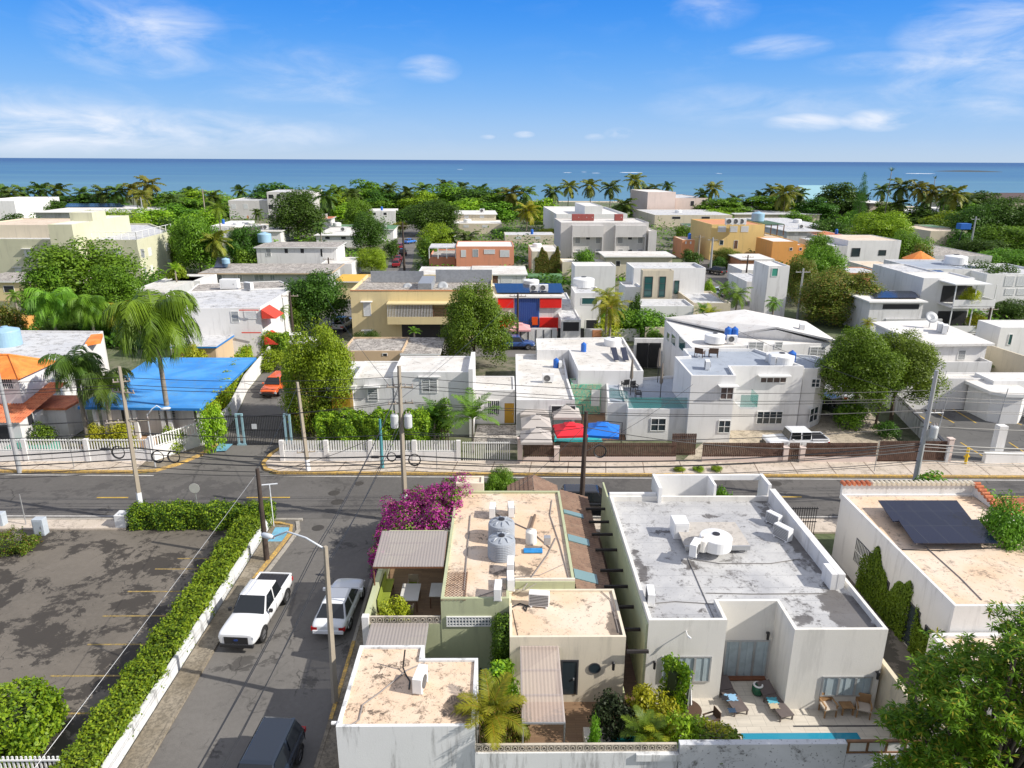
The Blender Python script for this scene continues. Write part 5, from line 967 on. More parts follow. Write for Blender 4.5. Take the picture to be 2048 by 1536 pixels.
t = thing('planter_pool', 'small raised white planter pool on the deck', 'planter', (4.6, 23.2, 0)); m = MB(); m.box(3.4, 4.15, 22.2, 24.3, 0, .5); m.box(4.17, 6.2, 22.2, 24.3, 0, .5); m.build('rim', stucco('pool_rim', (.7, .66, .58), .2), t); m = MB(); m.box(4.5, 6.0, 22.4, 24.0, .5, .512); m.build('water', MATS['pool_teal'], t)
# ================================================================ front garden wall
g = thing('garden_wall', 'stained grey-white garden wall with breeze block top along the bottom edge', 'wall', (3, 21.3, 0)); m = MB(); m.box(-1.04, 6.6, 21.2, 21.42, -.05, 2.22); m.box(5.0, 6.6, 21.1, 21.2, 1.9, 2.2); m.build('wall', STAINW, g); breeze(-1.03, 6.55, 21.31, 2.25, 2.52, g, BRZ)
WSTR = roofm('streaked_grey_wall', (.66, .67, .68), (.07, .065, .06), .9, (.55, .56, .57), sc=.5, thr=.54)
m = MB(); m.box(6.62, 12.9, 21.15, 21.4, -.05, 2.62); m.box(12.92, 18, 21.16, 21.36, -.05, 2.12); m.build('end_wall', WSTR, g)
t = thing('panel_fence', 'white panels in a rusty wooden frame on top of the garden wall', 'fence', (15, 21.3, 1.75)); m = MB(); m.box(12.92, 18, 21.24, 21.28, 2.15, 2.62); m.build('panels', WHITE2, t); m = MB(); m.box(12.92, 18, 21.2, 21.32, 2.125, 2.19); m.box(12.92, 18, 21.2, 21.32, 2.62, 2.68)
for i in range(8): m.box(12.95+i*.72, 13.03+i*.72, 21.2, 21.235, 2.19, 2.62)
m.build('frame', flat('rusty_frame', (.25, .13, .06), .8, vary=.6), t)
# ================================================================ GREY-ROOF WHITE HOUSE
h = House('white modern house with long grey membrane roof and round white tank')
FP = [(6.4, 26.5), (9.85, 26.5), (9.85, 27.9), (12.55, 27.9), (12.55, 25.8), (16.6, 25.8), (16.6, 38.6), (6.4, 38.6)]
h.vol(FP, 4.2, 0, WARMW, RGREY, .3, .15)
m = MB(); m.box(6.3, 6.398, 26.55, 41, 0, 3.95); m.build('side_wall', SAGE, h.root); m = MB(); m.box(15.9, 16.25, 29.2, 38.4, 3.9, 4.75); m.box(15.6, 15.898, 29.21, 30.2, 3.9, 4.74); m.build('parapet', WHITE, h.root)
zt = PY(1320, 950, 40).z
a = PY(1305, 960, 40).x; b = PY(1335, 960, 40).x; c = PY(1420, 960, 40).x; d = PY(1520, 960, 40).x
m = MB(); m.box(a, a+.2, 38.2, 40.2, 3.9, zt); m.box(a+.2, c, 40, 40.2, 0, zt-.02); m.box(c, d, 40, 40.2, zt-.35, zt-.02); m.box(c-.15, c, 38.62, 40.0, 3.4, zt-.03); m.box(d, d+.2, 38.62, 40.2, 0, zt); m.box(6.4, a-.02, 38.61, 38.8, 3.9, 4.35); m.box(a+.21, c-.16, 38.62, 39.98, 3.2, 3.45); m.build('facade_frame', WHITE2, h.root)
h.win(1322, 1312, 1421, 1363, 'curt', nx=3, fm=ALU); h.win(1447, 1280, 1535, 1352, 'curt', nx=3, fm=ALU); h.win(1642, 1352, 1742, 1391, 'curt', nx=3, fm=ALU)
m = MB(); m.box(10.0, 12.4, 27.6, 27.88, .04, .12); m.build('door_step', flat('step_brown', (.2, .08, .04), .8), h.root)
for px, py, Y, lb in ((1308, 1323, 26.5, 'small black wall lamp left of the curtained window'), (1534, 1265, 27.9, 'small black wall lamp above the sliding door'), (1753, 1343, 25.8, 'small black wall lamp above the right window')): wall_lamp(px, py, Y, lb)
q = PY(1372, 1262, 26.5); t = thing('security_camera', 'small white security camera high on the left wall', 'camera', (q.x, 26.5, q.z)); m = MB(); m.tube([(0, 0, 0), (0, -.35, 0)], .025); m.build('bracket', PLAST, t, local=True); m = MB(); m.tube([(0, -.3, -.02), (.12, -.42, -.08)], .045); m.build('camera_body', PLAST, t, local=True)
ZG = 3.9
t = thing('tank_platform', 'raised steel platform carrying the round tank on the grey roof', 'platform', P(1435, 1100, ZG)); q = P(1440, 1104, ZG); m = MB(); m.box(q.x-1.9, q.x+1.5, q.y-.1, q.y+2.4, ZG+.35, ZG+.45); m.build('deck', CONC, t); m = MB()
m.box(q.x-1.9, q.x+1.5, q.y-.18, q.y-.1, ZG+.2, ZG+.45)
for a in (-1.8, -.2, 1.3):
    for b in (0, 2.2): m.box(q.x+a, q.x+a+.12, q.y+b, q.y+b+.12, ZG, ZG+.35)
m.build('frame', ALU, t); zz = ZG+.45
tank(1430, 1093, zz-.02, 'round white water tank with black lid on the grey roof platform', 'w', .82); ac(1389, 1108, zz, 'air conditioner on the platform left of the round tank', R(60), 1.0); tank(1404, 1100, zz, 'slim cream pressure tank beside the round white tank', 'c', .9)
q = P(1360, 1075, ZG); box_thing('equipment_box', 'tall white equipment cabinet behind the platform on the grey roof', 'cabinet', (q.x, q.y+.3, ZG), (.8, 1.0, .95), PLAST); ac(1564, 1078, ZG, 'air conditioner by the right parapet of the grey roof', R(120), 1.1); ac(1546, 1048, ZG, 'air conditioner further back by the right parapet of the grey roof', R(120), .95); ac(1300, 1205, ZG, 'air conditioner at the left front edge of the grey roof', R(85), .95)
for pts, lb in ((((1375, 1115), (1405, 1185), (1430, 1240)), 'pipe running from the tank platform to the front edge of the grey roof'), (((1380, 1118), (1440, 1127), (1540, 1127), (1600, 1118)), 'cable lying across the middle of the grey roof'), (((1412, 1186), (1500, 1188), (1655, 1187)), 'cable lying across the front of the grey roof'), (((1305, 1207), (1350, 1203), (1430, 1208)), 'cable from the left air conditioner on the grey roof')): pipe(lb, pts, ZG, .022, flat('dirty_conduit', (.2, .19, .18), .8))
# terrace
sheet('terrace', FX(6.45, 18.5, 21.4, 27.9), .02, TILEF)
m = MB(); m.box(10.2, 15.2, 23.75, 24.4, .022, .04); tag(m.build('pool_water', glassm('lap_pool_water', (.02, .25, .38), .1)), None, None, None, 'structure')
m = MB(); m.box(12.6, 17.2, 24.75, 24.83, .022, .03); tag(m.build('drain_channel', FRAMED), None, None, None, 'structure')
LNG = flat('lounger_brown', (.13, .105, .1), .7, vary=.3)
def lounger(label, px, py, rz):
    p = P(px, py); t = thing('sun_lounger', label, 'sun lounger', (p.x, p.y, .02), rz, 'sun loungers on the terrace'); m = MB(); m.box(-.33, .33, -1.0, .35, .26, .32); m.build('seat', LNG, t, local=True, bevel=.01)
    m = MB(); m.add([(-.33, .35, .28), (.33, .35, .28), (.33, .98, .52), (-.33, .98, .52), (-.33, .35, .34), (.33, .35, .34), (.33, .96, .58), (-.33, .96, .58)], [(3, 2, 1, 0), (4, 5, 6, 7), (0, 1, 5, 4), (1, 2, 6, 5), (2, 3, 7, 6), (3, 0, 4, 7)]); m.build('backrest', LNG, t, local=True)
    for a in (-1, 1):
        for b in (-.92, .3): m = MB(); m.box(a*.3-.025, a*.3+.025, b-.03, b+.03, 0, .26); m.build('leg', LNG, t, local=True)
    return p
def cloth(label, px, py, z, mat, s=.25, name='towel', cat='towel'):
    p = P(px, py, z); m = MB(); n = 9; vs = [(p.x+(i/(n-1)-.5)*2*s*(1+.15*math.sin(j*2)), p.y+(j/(n-1)-.5)*1.7*s*(1+.12*math.sin(i*1.7)), z+.02+.03*abs(math.sin(i*1.3+j*.9))) for j in range(n) for i in range(n)]; m.add(vs, [(j*n+i, j*n+i+1, (j+1)*n+i+1, (j+1)*n+i) for j in range(n-1) for i in range(n-1)]); o = m.build(name, mat, smooth=True); tag(o, label, cat)
lounger('brown sun lounger on the left with a pale blue towel', 1460, 1402, R(12)); lounger('brown sun lounger on the right beside the green stool', 1547, 1412, R(14))
cloth('pale blue towel on the left sun lounger', 1462, 1396, .33, flat('towel_lblue', (.25, .45, .65), .9)); cloth('dark folded shirt beside the pale blue towel', 1450, 1397, .36, DARK, .16, 'folded_shirt', 'shirt'); cloth('dark cap lying at the foot of the left lounger', 1464, 1422, .33, flat('cap_navy', (.02, .05, .1), .8), .16, 'cap', 'cap'); cloth('turquoise towel on the right sun lounger', 1545, 1402, .34, flat('towel_turq', (.1, .4, .5), .9), .22); cloth('beige towel below the turquoise one on the right lounger', 1548, 1413, .34, flat('towel_beige', (.5, .42, .28), .9), .2)
p = P(1514, 1388); t = thing('garden_stool', 'green round ceramic stool between the two loungers', 'stool', (p.x, p.y, .02)); m = MB(); m.rev((0, 0, 0), [(.001, 0), (.2, 0), (.26, .12), (.26, .35), (.22, .48), (.001, .48)], 20); m.build('body', flat('green_ceramic', (.015, .12, .06), .25), t, local=True, smooth=True); m = MB(); m.rev((0, 0, 0), [(.14, .485), (.23, .485), (.21, .52), (.15, .52)], 20); m.build('rim', PLAST, t, local=True)
WD = flat('teak', (.38, .22, .1), .7, vary=.4); CSH = flat('beige_cushion', (.55, .48, .4), .9)
p = P(1654, 1428); chair('wooden armchair with pale cushion, left of the small table', p.x, p.y, .02, R(5), WD, CSH, .6, 'armchair'); p = P(1724, 1430); chair('wooden armchair with pale cushion, right of the small table', p.x, p.y, .02, R(-18), WD, CSH, .6, 'armchair')
p = P(1690, 1424); table('small wooden side table between the two armchairs', p.x, p.y, .55, .5, .02, .42, WD, WD)
p = P(1366, 1425); t = thing('patio_table', 'dark brown round patio table under a closed striped umbrella', 'table', (p.x, p.y-.6, .02)); m = MB(); m.cyl((0, 0, .68), .6, .05, 24); m.build('table_top', flat('dark_wicker', (.09, .05, .03), .8), t, local=True); m = MB(); m.cyl((0, 0, 0), .25, .05, 16); m.cyl((0, 0, .05), .05, .63, 8); m.build('pedestal', BLACKM, t, local=True)
t = thing('closed_umbrella', 'closed black and white striped umbrella standing through the patio table', 'umbrella', (p.x, p.y-.6, .7)); m = MB(); m.tube([(0, 0, 0), (0, 0, 1.75)], .025); m.build('pole', ALU, t, local=True)
for par, mt in ((0, PLAST), (1, DARK)):
    m = MB()
    for i in range(par, 12, 2):
        a = i*math.pi/6; b = a+.5; m.add([(0, 0, 1.7), (.17*math.cos(a), .17*math.sin(a), .35), (.17*math.cos(b), .17*math.sin(b), .35)], [(0, 1, 2)])
    m.build('fabric', mt, t, local=True)
for dx, dy, lb in ((-.1, .75, 'dark wicker chair behind the round patio table'), (.95, -.35, 'dark wicker chair right of the round patio table')): chair(lb, p.x+dx, p.y-.6+dy, .02, R(0 if dx < 0 else -70), MATS['dark_wicker'], CSH, .5)
# ================================================================ SOLAR HOUSE (right)
h = House('white house with beige roof and two dark solar arrays')
h.vol([(20.45, 27.4), (28.6, 27.4), (28.6, 38.7), (20.45, 38.7)], 4.25, 0, WHITE, RBEIGE, .1, .15); h.vol([(28.6, 22), (34, 22), (34, 36), (28.6, 36)], 4.2, 0, WHITE, RBEIGE, .1); h.vol([(19.5, 21), (28.4, 21), (28.4, 27.3), (19.5, 27.3)], 2.9, 0, WHITE, RBEIGE, .12, .25)
TILER = roofm('terracotta_tiles', (.5, .14, .06), (.1, .05, .04), .7, (.62, .22, .1), sc=1.5); TILEO = roofm('orange_tiles', (.72, .2, .035), (.2, .08, .04), .5, (.78, .28, .06), sc=1.2)
m = MB(); m.box(20.45, 28.6, 38.7, 38.9, 3.9, 4.9); m.add([(28.4, 38.7, 4.2), (28.6, 38.7, 4.2), (28.6, 36, 4.2), (28.4, 36, 4.2), (28.4, 38.7, 4.9), (28.6, 38.7, 4.9)], [(0, 3, 4), (1, 5, 2), (0, 4, 5, 1), (4, 3, 2, 5)]); m.build('parapet', WHITE, h.root)
m = MB()
for i in range(6): x = 20.5+i*.3; m.tube([(x, 38.6, 4.93), (x, 39.0, 4.93)], .11, 8)
m.build('coping_tiles', TILER, h.root); m = MB()
for i in range(9): m.tube([(28.3, 38.7-i*.3, 4.93-i*.07), (28.75, 38.7-i*.3, 4.93-i*.07)], .11, 8)
m.build('coping_tiles', TILER, h.root); m = MB()
for i in range(6, 27): x = 20.5+i*.3; m.tube([(x, 38.6, 4.93), (x, 39.0, 4.93)], .11, 8)
m.build('coping_tiles', CREAM, h.root)
solar('dark solar array at the back of the beige roof', ((1785, 1046), (1945, 1046), (1912, 1008), (1755, 1008)), 4.5, .12, 'solar arrays on the beige roof'); solar('dark solar array at the front of the beige roof', ((1828, 1090), (1995, 1090), (1955, 1047), (1795, 1047)), 4.48, .12, 'solar arrays on the beige roof')
pipe('black cable crossing the beige roof below the solar arrays', ((1804, 1099), (1880, 1101), (2010, 1095)), 4.15, .03, BLACKM); pipe('thin conduit running down the beige roof to the front', ((1850, 1092), (1920, 1155), (1964, 1200)), 4.15, .025)
def wz(h, y0, y1, z0, z1, kind, **k):   # window on the west face x=20.45
    h.wat(Vector((20.45, 38.7)), Vector((0, -1)), Vector((-1, 0)), 38.7-y1, 38.7-y0, z0, z1, kind, **k)
wz(h, 34.6, 36.2, 1.3, 2.7, 'bars', fm=FRAMED); wz(h, 32.4, 33.0, 1.4, 2.2, 'glass', fm=FRAMED); wz(h, 29.6, 30.5, .1, 2.3, 'door', mat=GLASS, fm=FRAMED); wz(h, 28.4, 29.0, 1.4, 2.1, 'glass', fm=FRAMED)
def ivy(label, face, a0, a1, z0, z1, n, mat, L_=.14, W_=.09, seed=1, name='climbing_ivy', cat='climber', thr=.0):
    """face: (ox,oy,ux,uy,nx,ny)"""
    ox, oy, ux, uy, nx, ny = face; rng = np.random.default_rng(seed); a = rng.uniform(a0, a1, n*2); z = rng.uniform(z0, z1, n*2); top = z0+(z1-z0)*(.72+.18*np.sin(a*2.1+seed)+.06*np.sin(a*5.7+seed*3)); edge = (a-a0)*(a1-a)/((a1-a0)**2/4); k = (z < top)&(edge > rng.uniform(0, .3, n*2)); a, z = a[k], z[k]; d = np.abs(rng.normal(.06, .05, len(a)))
    C = np.stack([ox+ux*a+nx*d, oy+uy*a+ny*d, z], 1); N_ = np.array([nx, ny, .5])+rnd_dirs(len(a), rng)*.6; D = np.cross(N_, rnd_dirs(len(a), rng)); D[:, 2] -= .4; o = leafobj(name, C, D, N_, L_, W_, mat, rng); tag(o, label, cat); return o
ivy('green ivy covering the middle of the white wall below the solar panels', (20.45, 38.7, 0, -1, -1, 0), 3.2, 8.4, 0, 3.6, 7600, LG, seed=4); ivy('green ivy lower down the white wall near the mango tree', (20.45, 38.7, 0, -1, -1, 0), 8.8, 11.2, 0, 3.0, 2600, LG, seed=9); ivy('green ivy on the low front wing of the solar house', (19.5, 27.3, 0, -1, -1, 0), 0, 5, 0, 2.6, 3000, LG, seed=6)
PAVE = asphalt('old_paving', (.17, .15, .125), (.06, .055, .045), .8, .5, .9, thr=.46); sheet('side_path', FX(16.62, 20.43, 15, 42), .012, PAVE)
fw = wallthing('low cream boundary wall beside the paved passage', [(16.75, 16.95, 24, 40.6, 0, 2.3), (17.2, 17.4, 16, 24, 0, 2.4)], stucco('boundary_cream', (.66, .58, .42), .5))
fence('black iron gate closing the paved passage by the solar house', (17.0, 41.2), (20.4, 41.2), 2.1, .15, .03, BLACKM, rails=(.06, .5, .95), name='iron_gate', cat='gate')
h3 = House('small dark red tiled porch roof right of the solar arrays', 'porch', 'porch'); h3.vol(FX(29.2, 33.5, 36.5, 40.5), 2.7, 0, WHITE, RWHITE, .1)
tiles((29, 38.6, 3.6), (33.7, 38.6, 3.6), (33.7, 36.2, 2.75), (29, 36.2, 2.75), 16, 8, TILER, h3.root); tiles((33.7, 38.6, 3.6), (29, 38.6, 3.6), (29, 41, 2.75), (33.7, 41, 2.75), 16, 8, TILER, h3.root)
for i, (px, py, lb) in enumerate(((1880, 955, 'left'), (1930, 975, 'middle'), (1965, 1005, 'right'))): tree('bush', px, py, 41.5-.4*i, 120, 'arching green shrub behind the tiled parapet, %s of three' % lb, LG, zb=1.2, name='shrub', cat='shrub', group='shrubs behind the tiled parapet')
tree('mid', 2035, 1020, 33.5, 130, 'leafy green tree cut by the right edge beside the solar arrays', LG, zb=.5)
# mango tree bottom right
def mango():
    rng = np.random.default_rng(77); t = thing('mango_tree', 'large mango tree with long drooping leaves filling the bottom right corner', 'tree', (16.2, 18.3, 0)); cl = []
    for (x, y, z, r, n) in ((17.6, 18.8, 8.2, 2.3, 75), (15.8, 18.8, 6.7, 2.3, 75), (14.7, 18.8, 4.8, 1.8, 56), (13.9, 18.6, 3.0, 1.3, 32), (17.9, 18.6, 5.3, 2.6, 80), (15.9, 18.4, 3.6, 2.2, 60), (19.4, 19.2, 7.6, 2.0, 50)):
        d = rnd_dirs(n, rng); d[:, 2] = np.abs(d[:, 2])*.9-.15; rr = r*rng.uniform(.5, 1.05, n); cl += [(x+d[i, 0]*rr[i], y+d[i, 1]*rr[i], z+d[i, 2]*rr[i]*.8) for i in range(n)]
    Cs, Ds, Ns = [], [], []
    for c in cl:
        for k in range(8):   # whorls of long leaves
            o = np.array(c)+rng.normal(0, .22, 3); m = 14; a = rng.uniform(0, 6.28, m); el = rng.uniform(-.8, .5, m); D = np.stack([np.cos(a)*np.cos(el), np.sin(a)*np.cos(el), np.sin(el)], 1); Cs.append(o+D*.13); Ds.append(D); Ns.append(np.stack([-np.sin(el)*np.cos(a)*-1, -np.sin(el)*np.sin(a)*-1, np.abs(np.cos(el))], 1)*1.0+rnd_dirs(m, rng)*.25)
    C = np.concatenate(Cs); N_ = np.concatenate(Ns); N_ /= np.linalg.norm(N_, axis=1)[:, None]; o = leafobj('crown', C-np.array([16.2, 18.3, 0]), np.concatenate(Ds), N_, .27, .06, LM, rng); o.parent = t
    m = MB(); m.tube([(0, 0, 0), (.1, .1, 1.8), (0, 0, 3.6), (.1, .2, 6)], [.32, .25, .18, .08], 10)
    for c in cl[::7]: q = Vector(c)-Vector((16.2, 18.3, 0)); m.tube([(0, 0, 2.4), (q.x*.5, q.y*.5, (2.4+q.z)/2), (q.x, q.y, q.z)], [.09, .05, .02], 6)
    m.build('trunk', BARK, t, local=True)
mango()
hedge('strip of grass and small green plants beside the boundary wall', [(17.0, 22.2), (16.95, 25.6)], .35, 0, .4, LG, .22, .03, 300, 41, name='border_plants')
# bougainvillea
def boug():
    rng = np.random.default_rng(5); t = thing('bougainvillea', 'huge magenta flowering bougainvillea spilling over the corner of the cream house', 'flowering shrub', (-5.5, 38.5, 0)); cc = []
    for i in range(120):
        u = rng.random(); x = -7.0+4.4*u+rng.normal(0, .35); y = 35.6+rng.random()*5.6+u*.5; z = 2.2+1.9*u*rng.uniform(.75, 1.05)-(.6 if y < 36.5 else 0)+rng.normal(0, .2); cc.append((x, y, z, rng.uniform(.35, .7)))
    for i in range(40): cc.append((-7.0+rng.normal(0, .2), 35.2+rng.random()*5.5, rng.uniform(.5, 2.2), rng.uniform(.3, .5)))
    cc = np.array(cc); n = 26000; idx = rng.integers(0, len(cc), n); d = rnd_dirs(n, rng); d[:, 2] = np.where(rng.random(n) < .6, np.abs(d[:, 2]), d[:, 2]); C = cc[idx, :3]+d*(cc[idx, 3]*rng.uniform(.6, 1.15, n))[:, None]
    N_ = d+rnd_dirs(n, rng)*.6; D = np.cross(N_, rnd_dirs(n, rng)); k = rng.random(len(cc)); mi = np.where(rng.random(n) < .16+.35*(k[idx] < .25), 1, 0); o = leafobj('blossom', C-np.array([-5.5, 38.5, 0]), D, N_, .14, .11, [LMAG, LG], rng, mi); o.parent = t
    m = MB()
    for i in range(12): q = cc[i*9]; m.tube([(-.6+.1*i, 0, 0), (-.5, .2, 1.2), (q[0]+5.5, q[1]-38.5, q[2])], [.08, .06, .02], 6)
    m.build('stem', BARK, t, local=True)
boug()
tree('near', 1000, 945, 43.0, 90, 'small round green tree at the road behind the cream house', LG, zb=.4)
for px, lb in ((1358, 'left'), (1396, 'middle'), (1432, 'right')): bush(px, 946, 51.2, 22, 'tuft of grass growing at the far kerb, %s of three' % lb, LL, base=.1, name='grass_tuft', group='tufts of grass along the far kerb')
bush(1452, 975, 41.5, 45, 'dark leafy plant inside the white facade opening', LG, base=.5)
t = House('low gabled brown tiled roof piece at the back of the cream house', 'roof piece', 'gabled_porch'); t.vol(FX(.4, 3.4, 40.0, 42.2), 3.1, 0, CREAM, RBEIGE, .05); tiles((1.9, 40, 3.9), (1.9, 42.3, 3.9), (3.5, 42.3, 3.1), (3.5, 40, 3.1), 9, 6, TILEB, t.root); tiles((1.9, 42.3, 3.9), (1.9, 40, 3.9), (.3, 40, 3.1), (.3, 42.3, 3.1), 9, 6, TILEB, t.root)
# ================================================================ NORTH SIDE OF THE MAIN ROAD
BLUER = roofm('blue_painted_roof', (.03, .24, .66), (.12, .24, .36), .6, (.08, .34, .74), sc=.5, thr=.5, seams=.55); BLUEF = flat('blue_trim', (.02, .2, .55), .5); REDA = flat('red_awning_fabric', (.72, .06, .03), .6, vary=.2); REDP = flat('red_paint', (.75, .015, .01), .5, vary=.1); NBLUE = flat('deep_blue_paint', (.03, .08, .33), .5); LBP = flat('sky_blue_panel', (.2, .33, .6), .5)
WOODF = flat('fence_wood', (.125, .07, .05), .85, vary=.7); DGREEN = flat('dark_green_awning', (.06, .12, .06), .7); GREENR = flat('green_roof_sheet', (.12, .25, .11), .6, vary=.3); BEIGE = stucco('pale_beige_stucco', (.62, .55, .42), .25)
fence('white low wall with pickets before the red tiled house and the blue roof', (-58, 53.15), (-28.4, 53.15), 1.0, .22, .09, FRAMEW, 0, 1.0, WHITE, pil=4.6, rails=(.1, .92)); fence('angled white picket wall turning toward the street gate', (-28.2, 53.2), (-25.1, 57.3), 1.0, .22, .09, FRAMEW, 0, 1.2, WHITE, pil=4.6, rails=(.1, .92))
wl = thing('boundary_wall', 'long white boundary wall climbing beside the left of the narrow street', 'wall', (-25.5, 60, 0)); pts = [(-25.0, 57.6), (-25.4, 63), (-27.2, 72), (-28.4, 84)]
m = MB()
for a, b in zip(pts[:-1], pts[1:]): d = (Vector(b)-Vector(a)); L_ = d.length; u = d/L_; m.fr(a, u, Vector((u.y, -u.x)), 0, L_-.002, -.1, .1, -.05, 1.7)
m.build('wall', WHITE, wl)
hedge('yellow-green clipped hedge behind the white wall beside the narrow street', [(-25.65, 58.8), (-26.25, 63), (-28.4, 72), (-29.6, 80)], .95, 0, 2.7, LL, .24, .13, 80, 51, mats=[LY, LL], matp=.45, wob=.2)
hedge('flat clipped green hedge behind the blue roof', [XY(455, 712), XY(575, 716)], 1.6, 0, 3.0, LL, .25, .14, 75, 52, mats=[LG, LL], matp=.5)
hedge('wide flowering green hedge over the white picket fence', [(-14.9, 54.6), (-6.2, 54.6)], 1.7, 0, 3.55, LG, .2, .13, 150, 53, mats=[LL, LG], matp=.45, wob=.22)
# blue roof house
h = House('low white house under a bright blue painted roof'); rp = poly(2.95, (155, 815), (404, 818), (513, 716), (302, 716)); h.vol(inset(rp, 1.3), 2.75, 0, WHITE, RWHITE, .02); m = MB(); n = 4; rp = ccw(rp)
m.add([(x, y, 2.78) for x, y in rp]+[(x, y, 3.0) for x, y in rp], [(i, (i+1) % 4, 4+(i+1) % 4, 4+i) for i in range(4)]+[(3, 2, 1, 0)], 1); m.sheet(rp, 3.0, 0); m.build('roof', [BLUER, BLUEF], h.root)
for px in (182, 250, 262, 318, 332, 392): q = P(px, 818, 2.9); m = MB(); m.box(q.x-.17, q.x+.17, q.y+.35, q.y+.65, 0, 2.77); m.build('column', WHITE, h.root)
h.win(334, 815, 352, 838, 'louv', nx=2); h.win(316, 816, 324, 838, 'louv', nx=1); h.win(244, 818, 256, 845, 'door', mat=DARK)
sheet('porch_floor', FX(-36, -26.5, 55.2, 59), .03, flat('porch_tile', (.42, .27, .16), .7)); 
for px, py, w_, lb, mt in ((235, 845, 60, 'rounded yellow-green shrub right of the double palms', LY), (190, 850, 40, 'small yellow-green shrub at the foot of the double palms', LY), (80, 850, 50, 'green shrub beside the arched porch', LG), (340, 855, 50, 'green shrub behind the right end of the picket wall', LL), (420, 812, 50, 'bright bush at the corner by the street gate', LL)): bush(px, py, 55.2, w_, lb, mt)
for a, b in ((1, 0),): box_thing('water_cistern', 'green covered cistern behind the white picket wall', 'cistern', (P(118, 880, 0).x, 54.5, 0), (3.6, 1.4, 1.0), flat('green_cover', (.05, .3, .22), .6))
# red tile house at far left
h = House('white house with bright orange tiled hip roof at the left edge'); u1 = F(-80, 34, 752, 5.9, 722); h.vol(u1, 5.7, 0, WHITE, RWHITE, .02); h.hip(u1, 5.72, 7.1, TILEO, .42, .35)
l1 = F(-80, 38, 842, 2.9, 790); h.vol(l1, 2.8, 0, WHITE, RWHITE, .02); a, b, c, d = [Vector((*q, 0)) for q in l1]
tiles((l1[3][0], l1[3][1], 4.1), (l1[2][0]+.3, l1[2][1], 4.1), (l1[1][0]+.3, l1[1][1]-.4, 2.85), (l1[0][0], l1[0][1]-.4, 2.85), 22, 9, TILER, h.root); h.vol(F(40, 128, 812, 3.0, 790), 2.9, 0, WHITE, TILER, .05, over=.25, cap=TILER)
h.win(4, 755, 28, 778, 'bars'); h.win(54, 828, 66, 850, 'painted_hole'); h.win(-8, 850, 22, 885, 'painted_hole')
solarless = House('white house with pale blue roof tank and a long grey flat roof'); solarless.vol(poly(4.6, (-60, 742), (112, 738), (206, 662), (-60, 660)), 4.6, 0, WHITE, RLGREY, .2); tank(16, 690, 4.4, 'large pale blue water tank at the left edge', 'lb', 1.5); q = poly(4.8, (170, 685), (200, 680), (205, 666), (182, 668))
m = MB(); m.prism(ccw(q), 4.4, 4.75); m.build('roof_tiles', TILEO, solarless.root)
g = House('small grey roofed outbuilding with bright blue edge'); g.vol(F(345, 430, 692, 3.1, 664), 3.1, 0, TAN, RLGREY, .1, over=.25, cap=BLUEF)
# big white house with red awnings
h = House('tall white house with red awnings beside the blue roof'); h.vol(poly(6.4, (330, 618), (520, 615), (590, 574), (375, 583)), 6.4, 0, WHITE, RLGREY, .15); h.vol(poly(6.4, (376, 582), (589, 573), (560, 560), (395, 566)), 6.3, 0, WHITE, RDIRTY, .1)
h.win(462, 622, 478, 645, 'louv', nx=1); h.win(489, 622, 514, 638, 'shut')
for z in (3.4, 6.15): m = MB(); q = P(478, 617, 6.4); r_ = P(520, 615, 6.4); m.box(q.x, r_.x+.02, min(q.y, r_.y)-.06, min(q.y, r_.y)+.02, z, z+.12); m.build('trim_band', REDA, h.root)
for py0, z in ((622, 5.6), (672, 2.4)):
    q = P(521, 616, 6.4); m = MB(); m.add([(q.x+.05, q.y, z+.6), (q.x+.05, q.y+3.2, z+.6), (q.x+1.7, q.y+3.2, z-.5), (q.x+1.7, q.y, z-.5), (q.x+.05, q.y, z-.5), (q.x+.05, q.y+3.2, z-.5)], [(0, 3, 2, 1), (0, 4, 3), (1, 2, 5)]); m.build('awning', REDA, h.root)
box_thing('generator', 'white generator cabinet on the flat roof behind the red awnings', 'generator', tuple(P(461, 577, 6.3)), (2.4, 1.2, 1.3), PLAST); ac(498, 580, 6.3, 'air conditioner on the roof beside the white generator', R(150), 1.5)
# white house mid left with yellow screen
h = House('white textured house with yellow slatted balcony behind the tall hedge'); A = F(662, 705, 772, 4.7, 724); h.vol(A, 4.7, 0, WHITE, RWHITE2, .02, over=.3); B = F(705, 785, 757, 5.3, 722); h.vol(B, 5.3, 0, WHITE, RWHITE, .15, .2); Cc = F(786, 938, 744, 5.9, 712); h.vol(Cc, 5.9, 0, WHITE, RWHITE, .15, .2)
m = MB(); a = A[0]; L_ = A[1][0]-A[0][0]
for i in range(26): m.box(a[0]+L_*i/26, a[0]+L_*(i+.6)/26, a[1]-.12, a[1]-.06, 2.6, 4.35)
m.build('slatted_screen', flat('yellow_slats', (.6, .36, .03), .6), h.root)
h.win(735, 775, 756, 802, 'louv', nx=1, eb=.5); h.win(843, 757, 875, 786, 'louv', nx=2, eb=.15); q = MB(); q.box(Cc[1][0]-.02, Cc[1][0]+.35, Cc[1][1]-.5, Cc[2][1], 0, 6.3); q.build('side_wall', WHITE, h.root)
h = House('low white wing with a mustard door right of the fan palm'); h.vol(F(938, 1030, 780, 3.3, 752), 3.3, 0, WHITE, RWHITE, .12); h.win(1009, 806, 1028, 846, 'door', mat=flat('mustard_door', (.5, .28, .03), .5)); h.win(974, 800, 1000, 830, 'bars')
h = House('tan concrete house with grey weathered roof behind the white textured house'); h.vol(F(683, 805, 702, 3.7, 674), 3.7, 0, TAN, RDIRTY, .15); h.vol(F(806, 875, 706, 3.5, 676), 3.5, 0, TAN, RDIRTY, .02, over=.3); h.win(766, 707, 774, 712, 'painted_hole')
